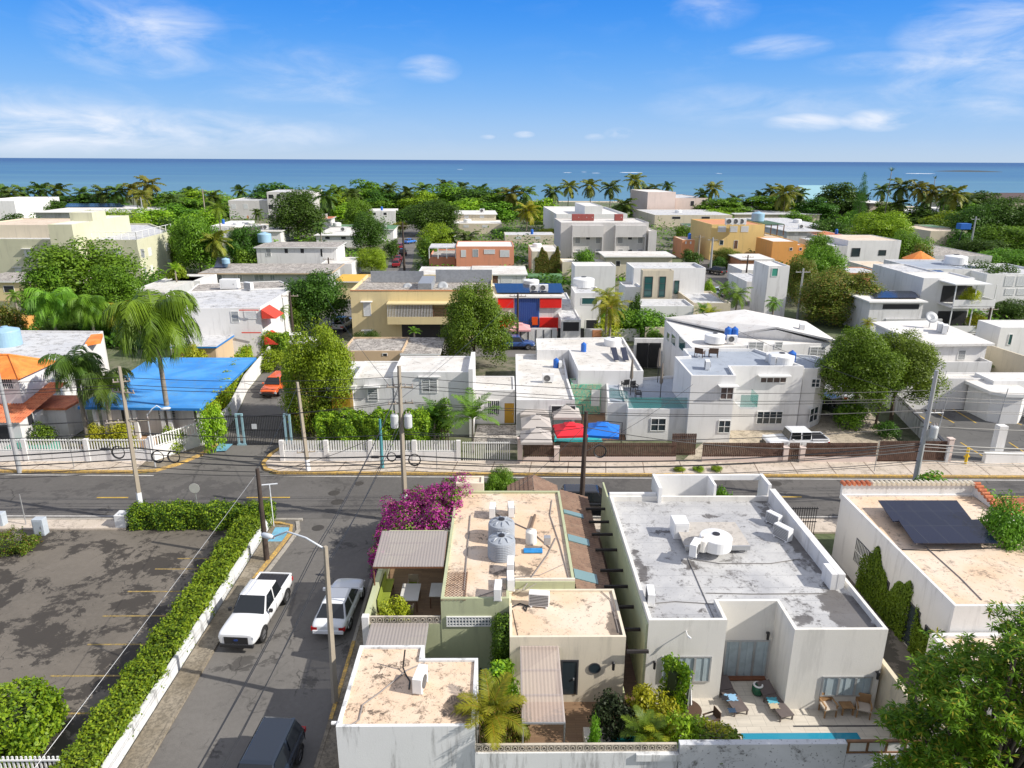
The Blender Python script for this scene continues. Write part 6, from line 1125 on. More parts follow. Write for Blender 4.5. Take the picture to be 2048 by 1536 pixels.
fence('white slatted fence on a white wall right of the street gate', (-17.8, 53.2), (-3.6, 53.2), .95, .2, .13, FRAMEW, 0, .9, WHITE, pil=3.5, rails=(.1,)); fence('white barred gate between the white wall and the brown fence', (-3.3, 53.2), (.6, 53.2), 1.75, .17, .07, FRAMEW, name='barred_gate', cat='gate', rails=(.05, .95)); fence('brown barred side gate by the traveller palm', (P(885, 890).x, 55), (P(903, 890).x, 55), 2.2, .2, .07, WOODF, name='side_gate', cat='gate')
# brown fences
def brown(label, a, b, wall=.55, h_=1.2, name='wooden_fence', cat='fence'): return fence(label, (XY(a, 928)[0], 52.95), (XY(b, 928)[0], 52.95), h_, .155, .13, WOODF, 0, wall, PINK, rails=(.15, .85), thick=.05, pil=0, name=name, cat=cat)
brown('brown slat fence before the pool with the parasols', 1046, 1108); brown('brown slat fence left of the recessed grass gap', 1120, 1352); brown('brown slat fence in front of the white jeep pickup, left half', 1404, 1565); brown('brown slat fence between the white gate pillars and the sliding gate', 1610, 1752); brown('narrow brown slat gate between two white pillars', 1577, 1597, .05, 1.7, 'wooden_gate', 'gate'); brown('wide brown sliding gate beside the right parking lot', 1756, 1890, .05, 1.85, 'sliding_gate', 'gate')
fence('recessed brown slat panel behind the grass gap', (XY(1352, 928)[0], 54.6), (XY(1402, 928)[0], 54.6), 1.9, .155, .13, WOODF, thick=.05, name='wooden_fence')
for px, lb in ((1040, 'pale pillar at the left end of the brown fence'), (1113, 'short pale pillar in the brown fence near the red parasol'), (1570, 'white pillar left of the narrow brown gate'), (1603, 'white pillar right of the narrow brown gate'), (1896, 'white pillar between the sliding gate and the right parking lot')):
    x = XY(px, 928)[0]; t = thing('gate_pillar', lb, 'pillar', (x, 52.95, 0)); m = MB(); m.box(-.2, .2, -.2, .2, 0, 1.35 if px < 1700 and px != 1040 else 2.1); m.build('pillar', PINK, t, local=True); m = MB(); m.box(-.24, .24, -.24, .24, (1.35 if px < 1700 and px != 1040 else 2.1), (1.42 if px < 1700 and px != 1040 else 2.17)); m.build('cap', PINK, t, local=True)
# pool court
sheet('pool_court', [XY(1043, 880), XY(1250, 880), XY(1240, 800), XY(1060, 800)], .02, mkwood('court_planks', (.3, .17, .1), (.22, .12, .07), .8, .3)); m = MB(); m.prism([XY(1108, 884), XY(1205, 884), XY(1196, 862), XY(1112, 862)], .03, .06); tag(m.build('pool_water', glassm('pool_cyan', (.03, .42, .45), .08)), None, None, None, 'structure'); sheet('sandy_yard', [XY(945, 888), XY(1035, 888), XY(1035, 850), XY(955, 850)], .015, RDIRTY)
sheet('driveway', [(14.5, 53.1), (34, 53.1), (36, 66), (20, 61)], .01, roofm('driveway_concrete', (.42, .36, .27), (.12, .1, .08), .8, (.5, .43, .33), sc=.8, thr=.47))
def parasol(label, px, py, z, w, mat, rz=0, base=0):
    p = P(px, py, z); t = thing('parasol', label, 'parasol', (p.x, p.y, base), rz); r = w/2; m = MB(); hz_ = z-base; m.tube([(r*1.15, 0, 0), (r*1.15, 0, hz_+.4), (0, 0, hz_+.45)], .045, 6); m.build('mast', BLACKM, t, local=True)
    m = MB(); c = [(-r, -r), (r, -r), (r, r), (-r, r)]
    for i in range(4):
        a, b = c[i], c[(i+1) % 4]; m.add([(a[0], a[1], hz_-.35), (b[0], b[1], hz_-.35), (b[0]*.32, b[1]*.32, hz_+.12), (a[0]*.32, a[1]*.32, hz_+.12), (a[0], a[1], hz_-.55), (b[0], b[1], hz_-.55)], [(0, 1, 2, 3), (4, 5, 1, 0)])
        m.add([(a[0]*.36, a[1]*.36, hz_+.17), (b[0]*.36, b[1]*.36, hz_+.17), (0, 0, hz_+.4)], [(0, 1, 2)])
    m.build('canopy_fabric', mat, t, local=True)
    m = MB()
    for a in c: m.tube([(0, 0, hz_+.33), (a[0]*.98, a[1]*.98, hz_-.38)], .02, 4)
    m.build('rib', BLACKM, t, local=True); return t
TAUPE = flat('taupe_fabric', (.45, .41, .38), .8, vary=.1)
for px, py, lb in ((1068, 812, 'taupe square parasol at the back left of the pool court'), (1072, 838, 'taupe square parasol in the middle of the left row'), (1072, 865, 'taupe square parasol nearest the fence'), (1132, 818, 'taupe square parasol at the back right of the pool court')): parasol(lb, px, py, 2.6, 2.5, TAUPE, R(0), 0)
parasol('bright red square parasol at the pool', 1140, 852, 2.3, 2.6, flat('red_fabric', (.7, .015, .03), .6, vary=.15), R(5)); parasol('bright blue square parasol at the pool', 1205, 852, 2.3, 2.8, flat('blue_fabric', (.01, .17, .65), .6, vary=.15), R(-10))
h = House('flat white roofed house around the pool court'); h.vol(poly(3.4, (1033, 800), (1150, 800), (1136, 757), (1127, 708), (1031, 708)), 3.4, 0, WHITE, RWHITE, .2, .18); h.vol(poly(4.3, (1157, 741), (1287, 742), (1246, 674), (1072, 677), (1074, 700), (1138, 700)), 4.3, 0, WHITE, RWHITE, .2, .18); h.win(1103, 812, 1150, 835, 'painted_hole')
hw = House('small wing with a green painted mural wall', 'house'); hw.vol(F(1143, 1203, 769, 3.0, 757), 3.0, 0, roofm('green_mural', (.03, .38, .27), (.55, .4, .25), .95, (.1, .5, .35), sc=1.6, thr=.42), RWHITE, .1); hw.win(1184, 781, 1198, 812, 'door', mat=SLATW)
tank(1225, 690, 4.1, 'white water tank at the back of the flat white roofs', 'w', .95); tank(1167, 703, 4.1, 'dark blue slim tank in the middle of the flat white roofs', 'b', .9); tank(1112, 735, 3.2, 'dark blue slim tank beside the condenser on the left white roof', 'b', .9); ac(1096, 765, 3.2, 'air conditioner facing the road on the left white roof', 0, 1.2); ac(1120, 735, 3.2, 'air conditioner beside the slim blue tank', R(90), .9)
solar('small dark solar collector, left of two on the white roof', ((1228, 722), (1238, 722), (1232, 706), (1220, 706)), 4.2, .5, 'solar collectors on the white roof'); solar('small dark solar collector, right of two on the white roof', ((1246, 722), (1258, 722), (1251, 706), (1240, 706)), 4.2, .5, 'solar collectors on the white roof')
# terrace block
h = House('low white block with green glass roof terrace', 'house'); TB = poly(2.95, (1256, 818), (1378, 818), (1362, 750), (1237, 758), (1240, 790), (1252, 800)); h.vol(TB, 2.95, 0, WHITE, RBLUEG, .25, .15); h.vol(poly(3.0, (1216, 806), (1254, 806), (1240, 760), (1212, 760)), 3.0, 0, WHITE, RBLUEG, .12); h.win(1301, 836, 1332, 862, 'grid')
GG = clearglass('green_glass', (.03, .3, .25), .6); t = thing('glass_railing', 'green glass railing around the roof terrace', 'railing', P(1256, 818, 2.95)); m = MB(); pp_ = [P(1218, 795, 3.0), P(1254, 803, 2.97), P(1257, 816, 2.97), P(1376, 816, 2.97)]
for a, b in zip(pp_[:-1], pp_[1:]): m.add([a, b, b+Vector((0, 0, .95)), a+Vector((0, 0, .95))], [(0, 1, 2, 3)])
m.build('glass_panel', GG, t)
for px, py, lb in ((1261, 790, 'closed dark parasol at the left of the roof terrace'), (1320, 800, 'closed dark parasol at the front of the roof terrace'), (1315, 765, 'closed dark parasol at the back of the roof terrace')):
    q = P(px, py, 2.75); t = thing('closed_parasol', lb, 'parasol', q); m = MB(); m.tube([(0, 0, 0), (0, 0, 3.4)], .04); m.build('mast', BLACKM, t, local=True); m = MB(); m.rev((0, 0, 0), [(.03, 3.5), (.08, 3.3), (.17, 1.7), (.06, 1.5)], 8); m.build('fabric', flat('dark_taupe_fabric', (.2, .17, .14), .9), t, local=True)
for px, py, rz, lb in ((1268, 782, 20, 'black chair left on the roof terrace'), (1250, 776, 200, 'black chair behind the left closed parasol'), (1276, 796, 90, 'black chair by the glass railing')): q = P(px, py, 2.75); chair(lb, q.x, q.y, q.z, R(rz), BLACKM, DARK, .6)
# big white two-storey
h = House('large white two storey house with rounded corner and blue-grey roof'); h.vol(poly(6.1, (1383, 751), (1472, 751), (1460, 732), (1608, 732), (1510, 697), (1366, 697), (1379, 712), (1350, 713)), 6.1, 0, WHITE2, RBLUEG, .25, .16)
cur = [P(1609, 737, 5.7), P(1636, 737, 5.7), P(1652, 731, 5.7), P(1657, 724, 5.7), P(1650, 717, 5.7), P(1630, 711, 5.7), P(1590, 708, 5.7), P(1535, 703, 5.7)]; h.vol([(q.x, q.y) for q in cur], 5.7, 0, WHITE2, RBLUEG, .2, .15)
h.win(1440, 774, 1467, 799, 'grid', eb=.55, mat=flat('brown_pane', (.12, .09, .08), .3)); h.win(1436, 840, 1461, 866, 'grid'); h.win(1520, 754, 1573, 766, 'grid', eb=.5, nx=4, ny=1, mat=MATS['brown_pane']); h.win(1513, 822, 1565, 848, 'grid', nx=4); h.win(1622, 757, 1640, 775, 'grid'); h.win(1619, 815, 1635, 842, 'grid')
q = P(1478, 800, 3.1); t = MB(); a = PY(1472, 806, 58.6); b = PY(1506, 806, 58.6); t.box(a.x, b.x, 57.5, 59.3, a.z-.15, a.z); t.build('balcony_slab', WHITE2, h.root); t = MB(); t.add([(a.x, 57.52, a.z), (b.x, 57.52, a.z), (b.x, 57.52, a.z+1.1), (a.x, 57.52, a.z+1.1), (b.x, 59.3, a.z), (b.x, 59.3, a.z+1.1)], [(0, 1, 2, 3), (1, 4, 5, 2)]); t.build('balcony_glass', GG, h.root)
tank(1562, 727, 5.85, 'low white water tank on the blue-grey roof', 'w', 1.1); tank(1582, 727, 5.85, 'bright blue slim tank beside the low white tank', 'b', 1.1); ac(1535, 722, 5.85, 'air conditioner behind, left of the low white tank', R(70), 1.0); ac(1547, 729, 5.85, 'air conditioner in front, left of the low white tank', R(60), 1.2); ac(1414, 738, 5.85, 'air conditioner at the front of the blue-grey roof', R(80), 1.1)
for px, rz, lb in ((1399, 140, 'dark wicker chair left of the pair on the blue-grey roof'), (1426, 170, 'dark wicker chair right of the pair on the blue-grey roof')): q = P(px, 714, 5.85); chair(lb, q.x, q.y, q.z, R(rz), MATS['dark_wicker'], MATS['dark_wicker'], .85)
# gabled white house
h = House('white house with broad low gabled white roof'); bl, fl, frr, br = P(1330, 638, 6.2), P(1384, 693, 6.2), P(1662, 684, 6.2), P(1612, 646, 6.2); h.vol([(q.x, q.y) for q in (fl, frr, br, bl)], 6.1, 0, WHITE, RWHITE2, .03)
rf, rb = P(1552, 657, 7.3), P(1488, 622, 7.3); m = MB(); e = Vector((0, 0, .18)); f2 = P(1478, 669, 6.4)
for quad in ((bl, f2, rf, rb), (rb, rf, frr+Vector((.3, -.5, .1)), br)): m.add([q+e for q in quad]+[q for q in quad], [(0, 1, 2, 3), (7, 6, 5, 4), (0, 4, 5, 1), (1, 5, 6, 2), (2, 6, 7, 3), (3, 7, 4, 0)])
m.build('gable_roof', RWHITE2, h.root); m = MB(); m.add([(f2.x, f2.y+.25, 6.0), (frr.x, frr.y+.02, 6.0), (rf.x, (f2.y+frr.y)/2, 7.2), (f2.x, f2.y+.25, 6.4)], [(0, 1, 2, 3)]); m.build('gable_wall', WHITE, h.root)
h.win(1496, 683, 1527, 703, 'louv', nx=2); h.win(1549, 683, 1565, 698, 'louv', nx=1); h.win(1619, 693, 1650, 713, 'louv', nx=2)
for a, b in ((1334, 1340), (1343, 1352), (1358, 1372)): h.win(a, 664+(a-1334)*.5, b, 684+(a-1334)*.8, 'glass', mat=TEALG)
tank(1429, 684, 6.2, 'white water tank on the gabled house', 'w', 1.0); tank(1455, 677, 6.2, 'blue slim tank, left of two on the gabled house', 'b', 1.1); tank(1468, 677, 6.2, 'blue slim tank, right of two on the gabled house', 'b', 1.1); ac(1463, 686, 6.2, 'air conditioner in front of the two blue tanks', 0, 1.1); ac(1602, 664, 6.6, 'air conditioner on the right slope of the gabled roof', R(70), 1.2)
# dark gate court between
wallthing('grey wall with black double gate between the flat and the gabled house', [(XY(1262, 730)[0], XY(1325, 730)[0], 80.5, 80.8, 0, 3.6)], WHITE); gt = thing('black_gate', 'tall black double gate in the grey wall', 'gate', (XY(1290, 730)[0], 80.4, 0))
for k in (0, 1): m = MB(); x0 = XY(1266, 730)[0]; w_ = (XY(1314, 730)[0]-x0)/2; m.box(x0+k*w_+.03, x0+(k+1)*w_-.03, 80.3, 80.4, .1, 3.1); m.build('gate_leaf', BLACKM, gt)
# right side
h = House('white house with broad flat white roof at the right with a satellite dish'); R1 = poly(4.9, (1845, 690), (1990, 688), (1872, 641), (1741, 644)); h.vol(inset(R1, .5), 4.7, 0, WHITE, RWHITE, .02); m = MB(); n = 4; rp = ccw(R1); m.add([(x, y, 4.7) for x, y in rp]+[(x, y, 4.95) for x, y in rp], [(i, (i+1) % 4, 4+(i+1) % 4, 4+i) for i in range(4)]+[(3, 2, 1, 0)], 0); m.sheet(rp, 4.95, 0); m.build('roof', RWHITE2, h.root)
h.vol(F(1862, 1985, 724, 3.3, 690), 3.3, 0, WHITE, RWHITE, .5); h.win(1915, 699, 1931, 720, 'louv', nx=1); dish(1858, 655, 4.95, 'large satellite dish on the broad white roof', 0, 1.8); ac(1878, 663, 4.95, 'air conditioner, left of the pair near the dish', R(60), 1.4); ac(1888, 667, 4.95, 'air conditioner, right of the pair near the dish', R(60), 1.4)
h = House('long white building behind the right parking lot with rounded white annex'); h.vol(F(1790, 1988, 757, 3.2, 745), 3.2, 0, WHITE, RWHITE, .15); q = P(2008, 778, 3.0); c8 = [(q.x-1.7, q.y+2.5), (q.x-1.5, q.y-.6), (q.x-.7, q.y-1.3), (q.x+.9, q.y-1.4), (q.x+1.8, q.y-.6), (q.x+2, q.y+2.5)]; h.vol(c8, 3.0, 0, WHITE2, RWHITE2, .05, over=.3, th=.3); h.vol([XY(1985, 814), XY(2150, 866), XY(2150, 815), XY(2030, 775)], 1.9, 0, WHITE2, RWHITE2, .1)
h.vol(F(1988, 2120, 762, 3.4, 745), 3.4, 0, WHITE2, RWHITE2, .1)
sheet('parking_lot', [XY(1786, 812), XY(1985, 810), XY(2150, 850), XY(2150, 935), XY(1896, 928)], .006, PLOT2); m = MB()
for a, b, c_, d in ((1808, 812, 1862, 846), (1850, 812, 1908, 846), (1895, 812, 1952, 846), (1936, 812, 2000, 846), (1921, 885, 1965, 912), (1985, 893, 2012, 912), (2018, 885, 2060, 912), (2000, 836, 2044, 850)): p, q = P(a, b), P(c_, d); n = Vector((-(q-p).y, (q-p).x, 0)).normalized()*.07; m.add([p+n, p-n, q-n, q+n], [(0, 1, 2, 3)])
for i, v in enumerate(m.v): m.v[i] = (v[0], v[1], .014)
tag(m.build('parking_line', YLINE), None, None, None, 'structure')
w = thing('boundary_wall', 'white wall with dark top running along the left of the right parking lot', 'wall', (*XY(1840, 850), 0)); a, b = Vector(XY(1780, 812)), Vector(XY(1892, 928)); u = (b-a).normalized(); m = MB(); m.fr(a, u, Vector((-u.y, u.x)), 0, (b-a).length, -.1, .1, -.05, 1.5); m.build('wall', STAINW, w); m = MB(); m.fr(a, u, Vector((-u.y, u.x)), 0, (b-a).length, -.14, .14, 1.502, 1.58); m.build('coping', FRAMED, w)
w = wallthing('low white wall with tall pillar at the entrance of the right parking lot', [(XY(1978, 935)[0], 60, 52.6, 53.0, 0, .95)], WHITE2); q = XY(1995, 925); m = MB(); m.box(q[0]-.35, q[0]+.35, 53.1, 53.7, 0, 3.1); m.build('pillar', WHITE2, w)
b_ = P(1930, 930); o = thing('bollard', 'yellow bollard at the mouth of the right parking lot', 'bollard', b_); m = MB(); m.tube([(0, 0, 0), (0, 0, 1.5)], .11, 8); m.build('post', flat('bollard_yellow', (.75, .5, .02), .5), o, local=True); m = MB(); m.box(-.22, .22, -.05, .05, .7, .82); m.build('crossbar', MATS['bollard_yellow'], o, local=True)
for px, py, hh, lb in ((1870, 884, 4.0, 'thin lamp pole left in the right parking lot'), (1874, 810, 3.6, 'thin lamp pole at the white wall of the right parking lot'), (1990, 865, 4.2, 'thin lamp pole behind the white entrance pillar')): q = P(px, py); pole(lb, q.x, q.y, hh, PMET, .05, (.3, 0), (), sq=False, name='lamp_pole')
w = thing('boundary_wall', 'cream wall with brown framed panels at the right edge', 'wall', (*XY(2010, 760), 0)); a, b = Vector(XY(1975, 760)), Vector(XY(2120, 815)); u = (b-a).normalized(); m = MB(); m.fr(a, u, Vector((-u.y, u.x)), -6, 20, -.1, .1, -.05, 3.9); m.build('wall', BEIGE, w)
h = House('white cube house with teal window at the right edge'); h.vol(F(2002, 2110, 655, 5.2, 640), 5.2, 0, WHITE2, RWHITE2, .1); h.win(2016, 668, 2024, 690, 'glass', mat=TEALG)
# ================================================================ MIDDLE ROWS
h = House('big yellow building with grey metal roof screens'); Yp = F(700, 985, 580, 6.9, 549); h.vol(Yp, 6.9, 0, YEL, RDIRTY, .35, .2); h.win(727, 605, 742, 632, 'shut', eb=.6); h.win(728, 662, 744, 674, 'shut', eb=.6)
a = Vector(Yp[0]); b = Vector(Yp[1]); u = (b-a).normalized(); n_ = Vector((u.y, -u.x)); k = (b-a).length/285.; f_ = lambda px: (px-700)*k
m = MB(); m.fr(a, u, n_, f_(775), f_(930), 0, 1.6, 2.6, 2.85); m.fr(a, u, n_, f_(775), f_(930), 1.5, 1.6, 2.85, 3.6); m.fr(a, u, n_, f_(775), f_(940), 0, 1.8, 5.25, 5.42); m.build('balcony', YEL, h.root)
for i in range(12): pass
m = MB()
for i in range(30): s = f_(776)+i*.2; m.fr(a, u, n_, s, s+.06, 1.52, 1.58, 3.6, 5.25)
m.build('balcony_bars', FRAMEW, h.root); m = MB()
for i in range(4): s = f_(842)+i*1.6; m.fr(a, u, n_, s, s+.12, 1.4, 1.55, 2.86, 5.25)
for z in (3.6, 4.1, 4.6): m.fr(a, u, n_, f_(842), f_(930), 1.3, 1.39, z, z+.06)
m.build('balcony_frame', WOODB, h.root); m = MB(); m.fr(a, u, n_, f_(800), f_(925), .003, .03, .1, 2.4); m.build('ground_floor_shade_panel', DARK, h.root); m = MB(); m.fr(a, u, n_, f_(790), f_(925), .003, .03, 3.0, 5.1); m.build('balcony_shade_panel', flat('shade_beige', (.4, .33, .2), .9), h.root)  # flat panels on the wall; shade of opening and balcony put into their colour
mm = flat('corrugated_grey', (.34, .36, .39), .5, .3, .3); m = MB(); m.fr(a, u, n_, f_(722), f_(836), -8.2, -8.1, 6.6, 8.2); m.fr(a, u, n_, f_(862), f_(984), -8.2, -8.1, 6.6, 8.4); m.fr(a, u, n_, f_(835), f_(862), -7, -.5, 6.6, 7.7); m.build('roof_screen', mm, h.root)
m = MB(); m.fr(a, u, n_, 0, (b-a).length, -.02, .06, 6.78, 6.92); m.build('roof_trim', TERRAW, h.root); ac(846, 592, 5.4, 'air conditioner on the balcony roof of the yellow building', 0, 1.5); dish(816, 590, 5.5, 'satellite dish left on the yellow building', 0, 1.6); dish(886, 590, 5.5, 'satellite dish right on the yellow building', 0, 1.8)
# red / blue house
h = House('house front with red panels, blue slats and solar roof'); Rb = F(990, 1124, 592, 5.6, 570); h.vol(Rb, 5.6, 0, WHITE, RWHITE, .02, over=.4); a = Vector(Rb[0]); b = Vector(Rb[1]); u = (b-a).normalized(); n_ = Vector((u.y, -u.x)); k = (b-a).length/134.; f_ = lambda px: (px-990)*k
for x0, x1, z0, z1, mt, nm in ((996, 1027, 4.0, 5.3, REDP, 'red_panel'), (1080, 1123, 4.0, 5.3, REDP, 'red_panel'), (996, 1027, .8, 2.6, REDP, 'red_panel'), (1080, 1123, .8, 2.6, REDP, 'red_panel'), (1064, 1076, 1.6, 2.7, flat('orange_red', (.8, .1, .01), .5), 'orange_panel')):
    m = MB(); m.fr(a, u, n_, f_(x0), f_(x1), .01, .3, z0, z1); m.build(nm, mt, h.root)
m = MB(); m.fr(a, u, n_, f_(1029), f_(1079), .004, .05, .5, 5.3); m.build('slat_backing', LBP, h.root); m = MB()
for i in range(12): s = f_(1030)+i*(f_(1079)-f_(1030))/12; m.fr(a, u, n_, s, s+.2, .051, .15, .5, 5.3)
m.build('blue_slats', NBLUE, h.root); solar('large solar array on the red and blue house', ((994, 587), (1128, 587), (1122, 571), (988, 571)), 5.7, .2); tank(1062, 572, 5.6, 'white water tank behind the solar array of the red and blue house', 'w', 1.2); ac(1068, 583, 5.8, 'air conditioner, left of two on the solar roof', 0, 1.4); ac(1087, 583, 5.8, 'air conditioner, right of two on the solar roof', 0, 1.4)
parasol('faded pink parasol before the red and blue house', 1038, 650, 2.4, 3.0, flat('pink_fabric', (.7, .35, .35), .8))
w = wallthing('white wall with dark slits before the red and blue house', [(XY(1000, 680)[0], XY(1112, 680)[0], 92.6, 92.85, 0, 2.0)], WHITE); m = MB()
for i in range(7): x = XY(1010+i*15, 680)[0]; m.box(x, x+.12, 92.56, 92.59, .2, 1.8)
m.build('slit', DARK, w)
h = House('narrow grey roofed house between the solar roof and the small white house'); h.vol(F(1122, 1162, 640, 3.2, 585), 3.2, 0, WHITE, RLGREY, .15); h.win(1126, 644, 1158, 662, 'painted_hole')
h = House('small white house with round tank right of the solar roof'); h.vol(F(1150, 1203, 586, 5.6, 573), 5.6, 0, WHITE, RLGREY, .3); h.win(1163, 595, 1195, 609, 'glass', mat=TEALG); h.win(1172, 640, 1196, 660, 'painted_hole'); tank(1167, 573, 5.4, 'large white water tank on the small white house', 'w', 1.6)
wallthing('white garden wall with red door right of the black gate', [(XY(1165, 678)[0], XY(1208, 678)[0], 92.7, 92.9, 0, 1.9), (XY(1208, 678)[0], XY(1275, 678)[0], 93.6, 93.8, 0, 1.7)], WHITE); t = thing('black_gate', 'wide black gate before the narrow grey roofed house', 'gate', (XY(1140, 678)[0], 92.7, 0)); m = MB(); m.box(XY(1113, 678)[0], XY(1164, 678)[0], 92.66, 92.72, .05, 2.0); m.build('gate_leaf', BLACKM, t); t = thing('red_door', 'red panelled garden door in the white wall', 'door', (XY(1187, 678)[0], 92.6, 0)); m = MB(); m.box(XY(1180, 678)[0], XY(1198, 678)[0], 92.62, 92.69, .05, 1.75); m.build('door_leaf', TERRAW, t)
wallthing('pale stone block wall beside the banana plants', [(XY(1275, 670)[0], XY(1335, 670)[0], 92, 92.2, 0, 2.3)], BEIGE)
# modern white house
h = House('modern white house with beige tower and tall dark windows'); h.vol(F(1268, 1412, 536, 7.0, 525), 7.0, 0, WHITE2, RLGREY, .4); h.vol(F(1286, 1348, 541, 7.3, 538), 7.3, 0, BEIGE, RLGREY, .3); h.vol(F(1250, 1284, 574, 4.6, 563), 4.6, 0, WHITE2, RLGREY, .3); h.vol(F(1282, 1388, 612, 3.2, 598), 3.2, 0, WHITE2, RLGREY, .3); h.vol(F(1388, 1462, 606, 3.2, 582), 3.2, 0, BEIGE, RLGREY, .3)
h.win(1288, 553, 1305, 594, 'grid', nx=1, ny=3, mat=TEALG, fm=FRAMED); h.win(1318, 553, 1331, 594, 'grid', nx=1, ny=3, mat=TEALG, fm=FRAMED); h.win(1348, 561, 1358, 588, 'glass', mat=TEALG, fm=FRAMED)
h = House('white windowless block behind the small white house with tank'); h.vol(F(1150, 1232, 532, 5.4, 524), 5.4, 0, WHITE2, RWHITE2, .1); h.win(1236, 540, 1242, 548, 'painted_hole') if False else None
h = House('beige house with flat white slab roof behind the modern white house'); h.vol(F(1213, 1345, 512, 4.6, 503), 4.6, 0, BEIGE, RWHITE, .05, over=.6); h.vol(F(1125, 1212, 524, 3.2, 517), 3.2, 0, BEIGE, RWHITE, .1); h.win(1232, 522, 1240, 532, 'painted_hole')
h = House('ivy covered box house with beige side wall'); ib = F(1064, 1121, 503, 5.2, 489); h.vol(ib, 5.2, 0, BEIGE, RWHITE, .15); tank(1074, 494, 5, 'white tank on the ivy covered house', 'w', 1.0)
a, b = Vector(ib[0]), Vector(ib[1]); u = (b-a).normalized(); ivy('ivy covering the front wall of the box house', (a.x, a.y, u.x, u.y, u.y, -u.x), .6, (b-a).length, .2, 6.5, 5000, LO, .35, .22, 3)
h = House('salmon pink two storey house with white roof and covered terrace'); h.vol(F(912, 1028, 493, 6.0, 482), 6.0, 0, SALM, RWHITE2, .15); h.vol(F(858, 911, 514, 3.4, 498), 3.4, 0, SALM, RDIRTY, .3); h.win(922, 500, 932, 514, 'shut'); h.win(946, 499, 956, 514, 'door', mat=SLATG); h.win(968, 499, 990, 508, 'shut'); h.win(1000, 500, 1019, 514, 'shut')
q = F(858, 911, 496, 5.6, 488); m = MB(); m.prism(q, 5.5, 5.7, bottom=True); m.build('terrace_roof', RLGREY, h.root)
for i in range(4): x = q[0][0]+(q[1][0]-q[0][0])*i/3; m = MB(); m.box(x-.08, x+.08, q[0][1], q[0][1]+.16, 3.4, 5.5); m.build('terrace_post', FRAMEW, h.root)
h = House('low white house with stained white roof behind the yellow building'); h.vol(F(945, 1052, 548, 3.9, 532), 3.9, 0, WHITE, RWHITE, .1, over=.3); h.vol(F(826, 944, 560, 3.8, 533), 3.8, 0, WHITE, RWHITE, .1); h.win(985, 551, 996, 566, 'door', mat=WOODB); h.win(1002, 553, 1024, 566, 'shut')
wallthing('green covered court wall right of the low white house', [(XY(1055, 565)[0], XY(1125, 565)[0], 142, 146, 0, 1.2)], GREENR)
# apartment block
h = House('pale grey three storey apartment block with white shutters', 'apartment block', 'apartment_building'); Ap = F(1122, 1298, 445, 9.8, 436); h.vol(Ap, 9.8, 0, stucco('lavender_white', (.6, .58, .56), .15), RWHITE, .25); h.vol(F(1298, 1314, 462, 8.0, 452), 8.0, 0, MATS['lavender_white'], RWHITE, .2)
for x in (1152, 1180, 1192, 1241, 1252, 1275): h.win(x, 450, x+10, 460, 'shut')
for x in (1150, 1191, 1235, 1275): h.win(x, 473, x+11, 487, 'louv', nx=1, mat=DARK); h.win(x, 498, x+11, 510, 'louv', nx=1, mat=DARK)
for x in (1172, 1256): h.win(x, 474, x+8, 479, 'painted_hole'); h.win(x, 499, x+8, 506, 'painted_hole')
a, b = Vector(Ap[0]), Vector(Ap[1]); u = (b-a).normalized(); n_ = Vector((u.y, -u.x)); k = (b-a).length/176.; m = MB()
for x0, x1 in ((1144, 1206), (1230, 1292)):
    m.fr(a, u, n_, (x0-1122)*k, (x1-1122)*k, 0, .9, 6.55, 9.2)
    m.fr(a, u, n_, (x0-1122)*k, (x0-1120)*k, 0, 1.0, 0, 6.54); m.fr(a, u, n_, (x1-1124)*k, (x1-1122)*k, 0, 1.0, 0, 6.54); m.fr(a, u, n_, (x0-1119)*k, (x0-1110)*k, 0, .9, 3.1, 3.3); m.fr(a, u, n_, (x1-1137)*k, (x1-1126)*k, 0, .9, 3.1, 3.3)
m.build('bay', MATS['lavender_white'], h.root)
for i, x in enumerate((1157, 1192, 1238, 1280)):
    pass
for i, x in enumerate((1152, 1168, 1179, 1237)): box_thing('roof_vent', 'small dark red roof vent, number %s along the apartment roof edge' % ('one', 'two', 'three', 'four')[i], 'roof vent', tuple(P(x, 441, 9.6)), (2.0, 1.2, 1.5), flat('vent_red', (.3, .07, .06), .7))
h = House('stepped white rooftop building behind the apartment block'); h.vol(F(1113, 1255, 428, 7.4, 413), 7.4, 0, WHITE2, RWHITE2, .6); h.vol(F(1170, 1205, 412, 9.8, 405), 9.8, 0, WHITE2, RWHITE2, .2)
# yellow right house
h = House('golden yellow three storey house with dark pergola roof'); h.vol(F(1424, 1530, 449, 8.6, 438), 8.6, 0, YEL2, TERRAW, .2); h.vol(F(1530, 1567, 474, 5.6, 462), 5.6, 0, YEL2, RTAN, .2)
for x0, x1 in ((1436, 1452), (1460, 1475), (1482, 1497)): h.win(x0, 452, x1, 464, 'shut')
h.win(1439, 480, 1447, 490, 'glass'); h.win(1468, 481, 1475, 497, 'door'); q = F(1531, 1569, 448, 8.4, 440); m = MB(); m.prism(q, 8.2, 8.4, bottom=True); m.build('pergola_roof', DGREEN, h.root)
for i in range(4): x = q[0][0]+(q[1][0]-q[0][0])*i/3; m = MB(); m.box(x-.1, x+.1, q[0][1]+.2, q[0][1]+.4, 5.6, 8.2); m.build('pergola_post', WOODB, h.root)
for i, x in enumerate((1458, 1471, 1483)): ac(x, 450, 8.6, 'air conditioner %s of three on the golden house roof' % ('left', 'middle', 'right')[i], 0, 2.2)
tank(1515, 442, 8.5, 'pale grey tank on the golden house roof', 'lb', 1.8)
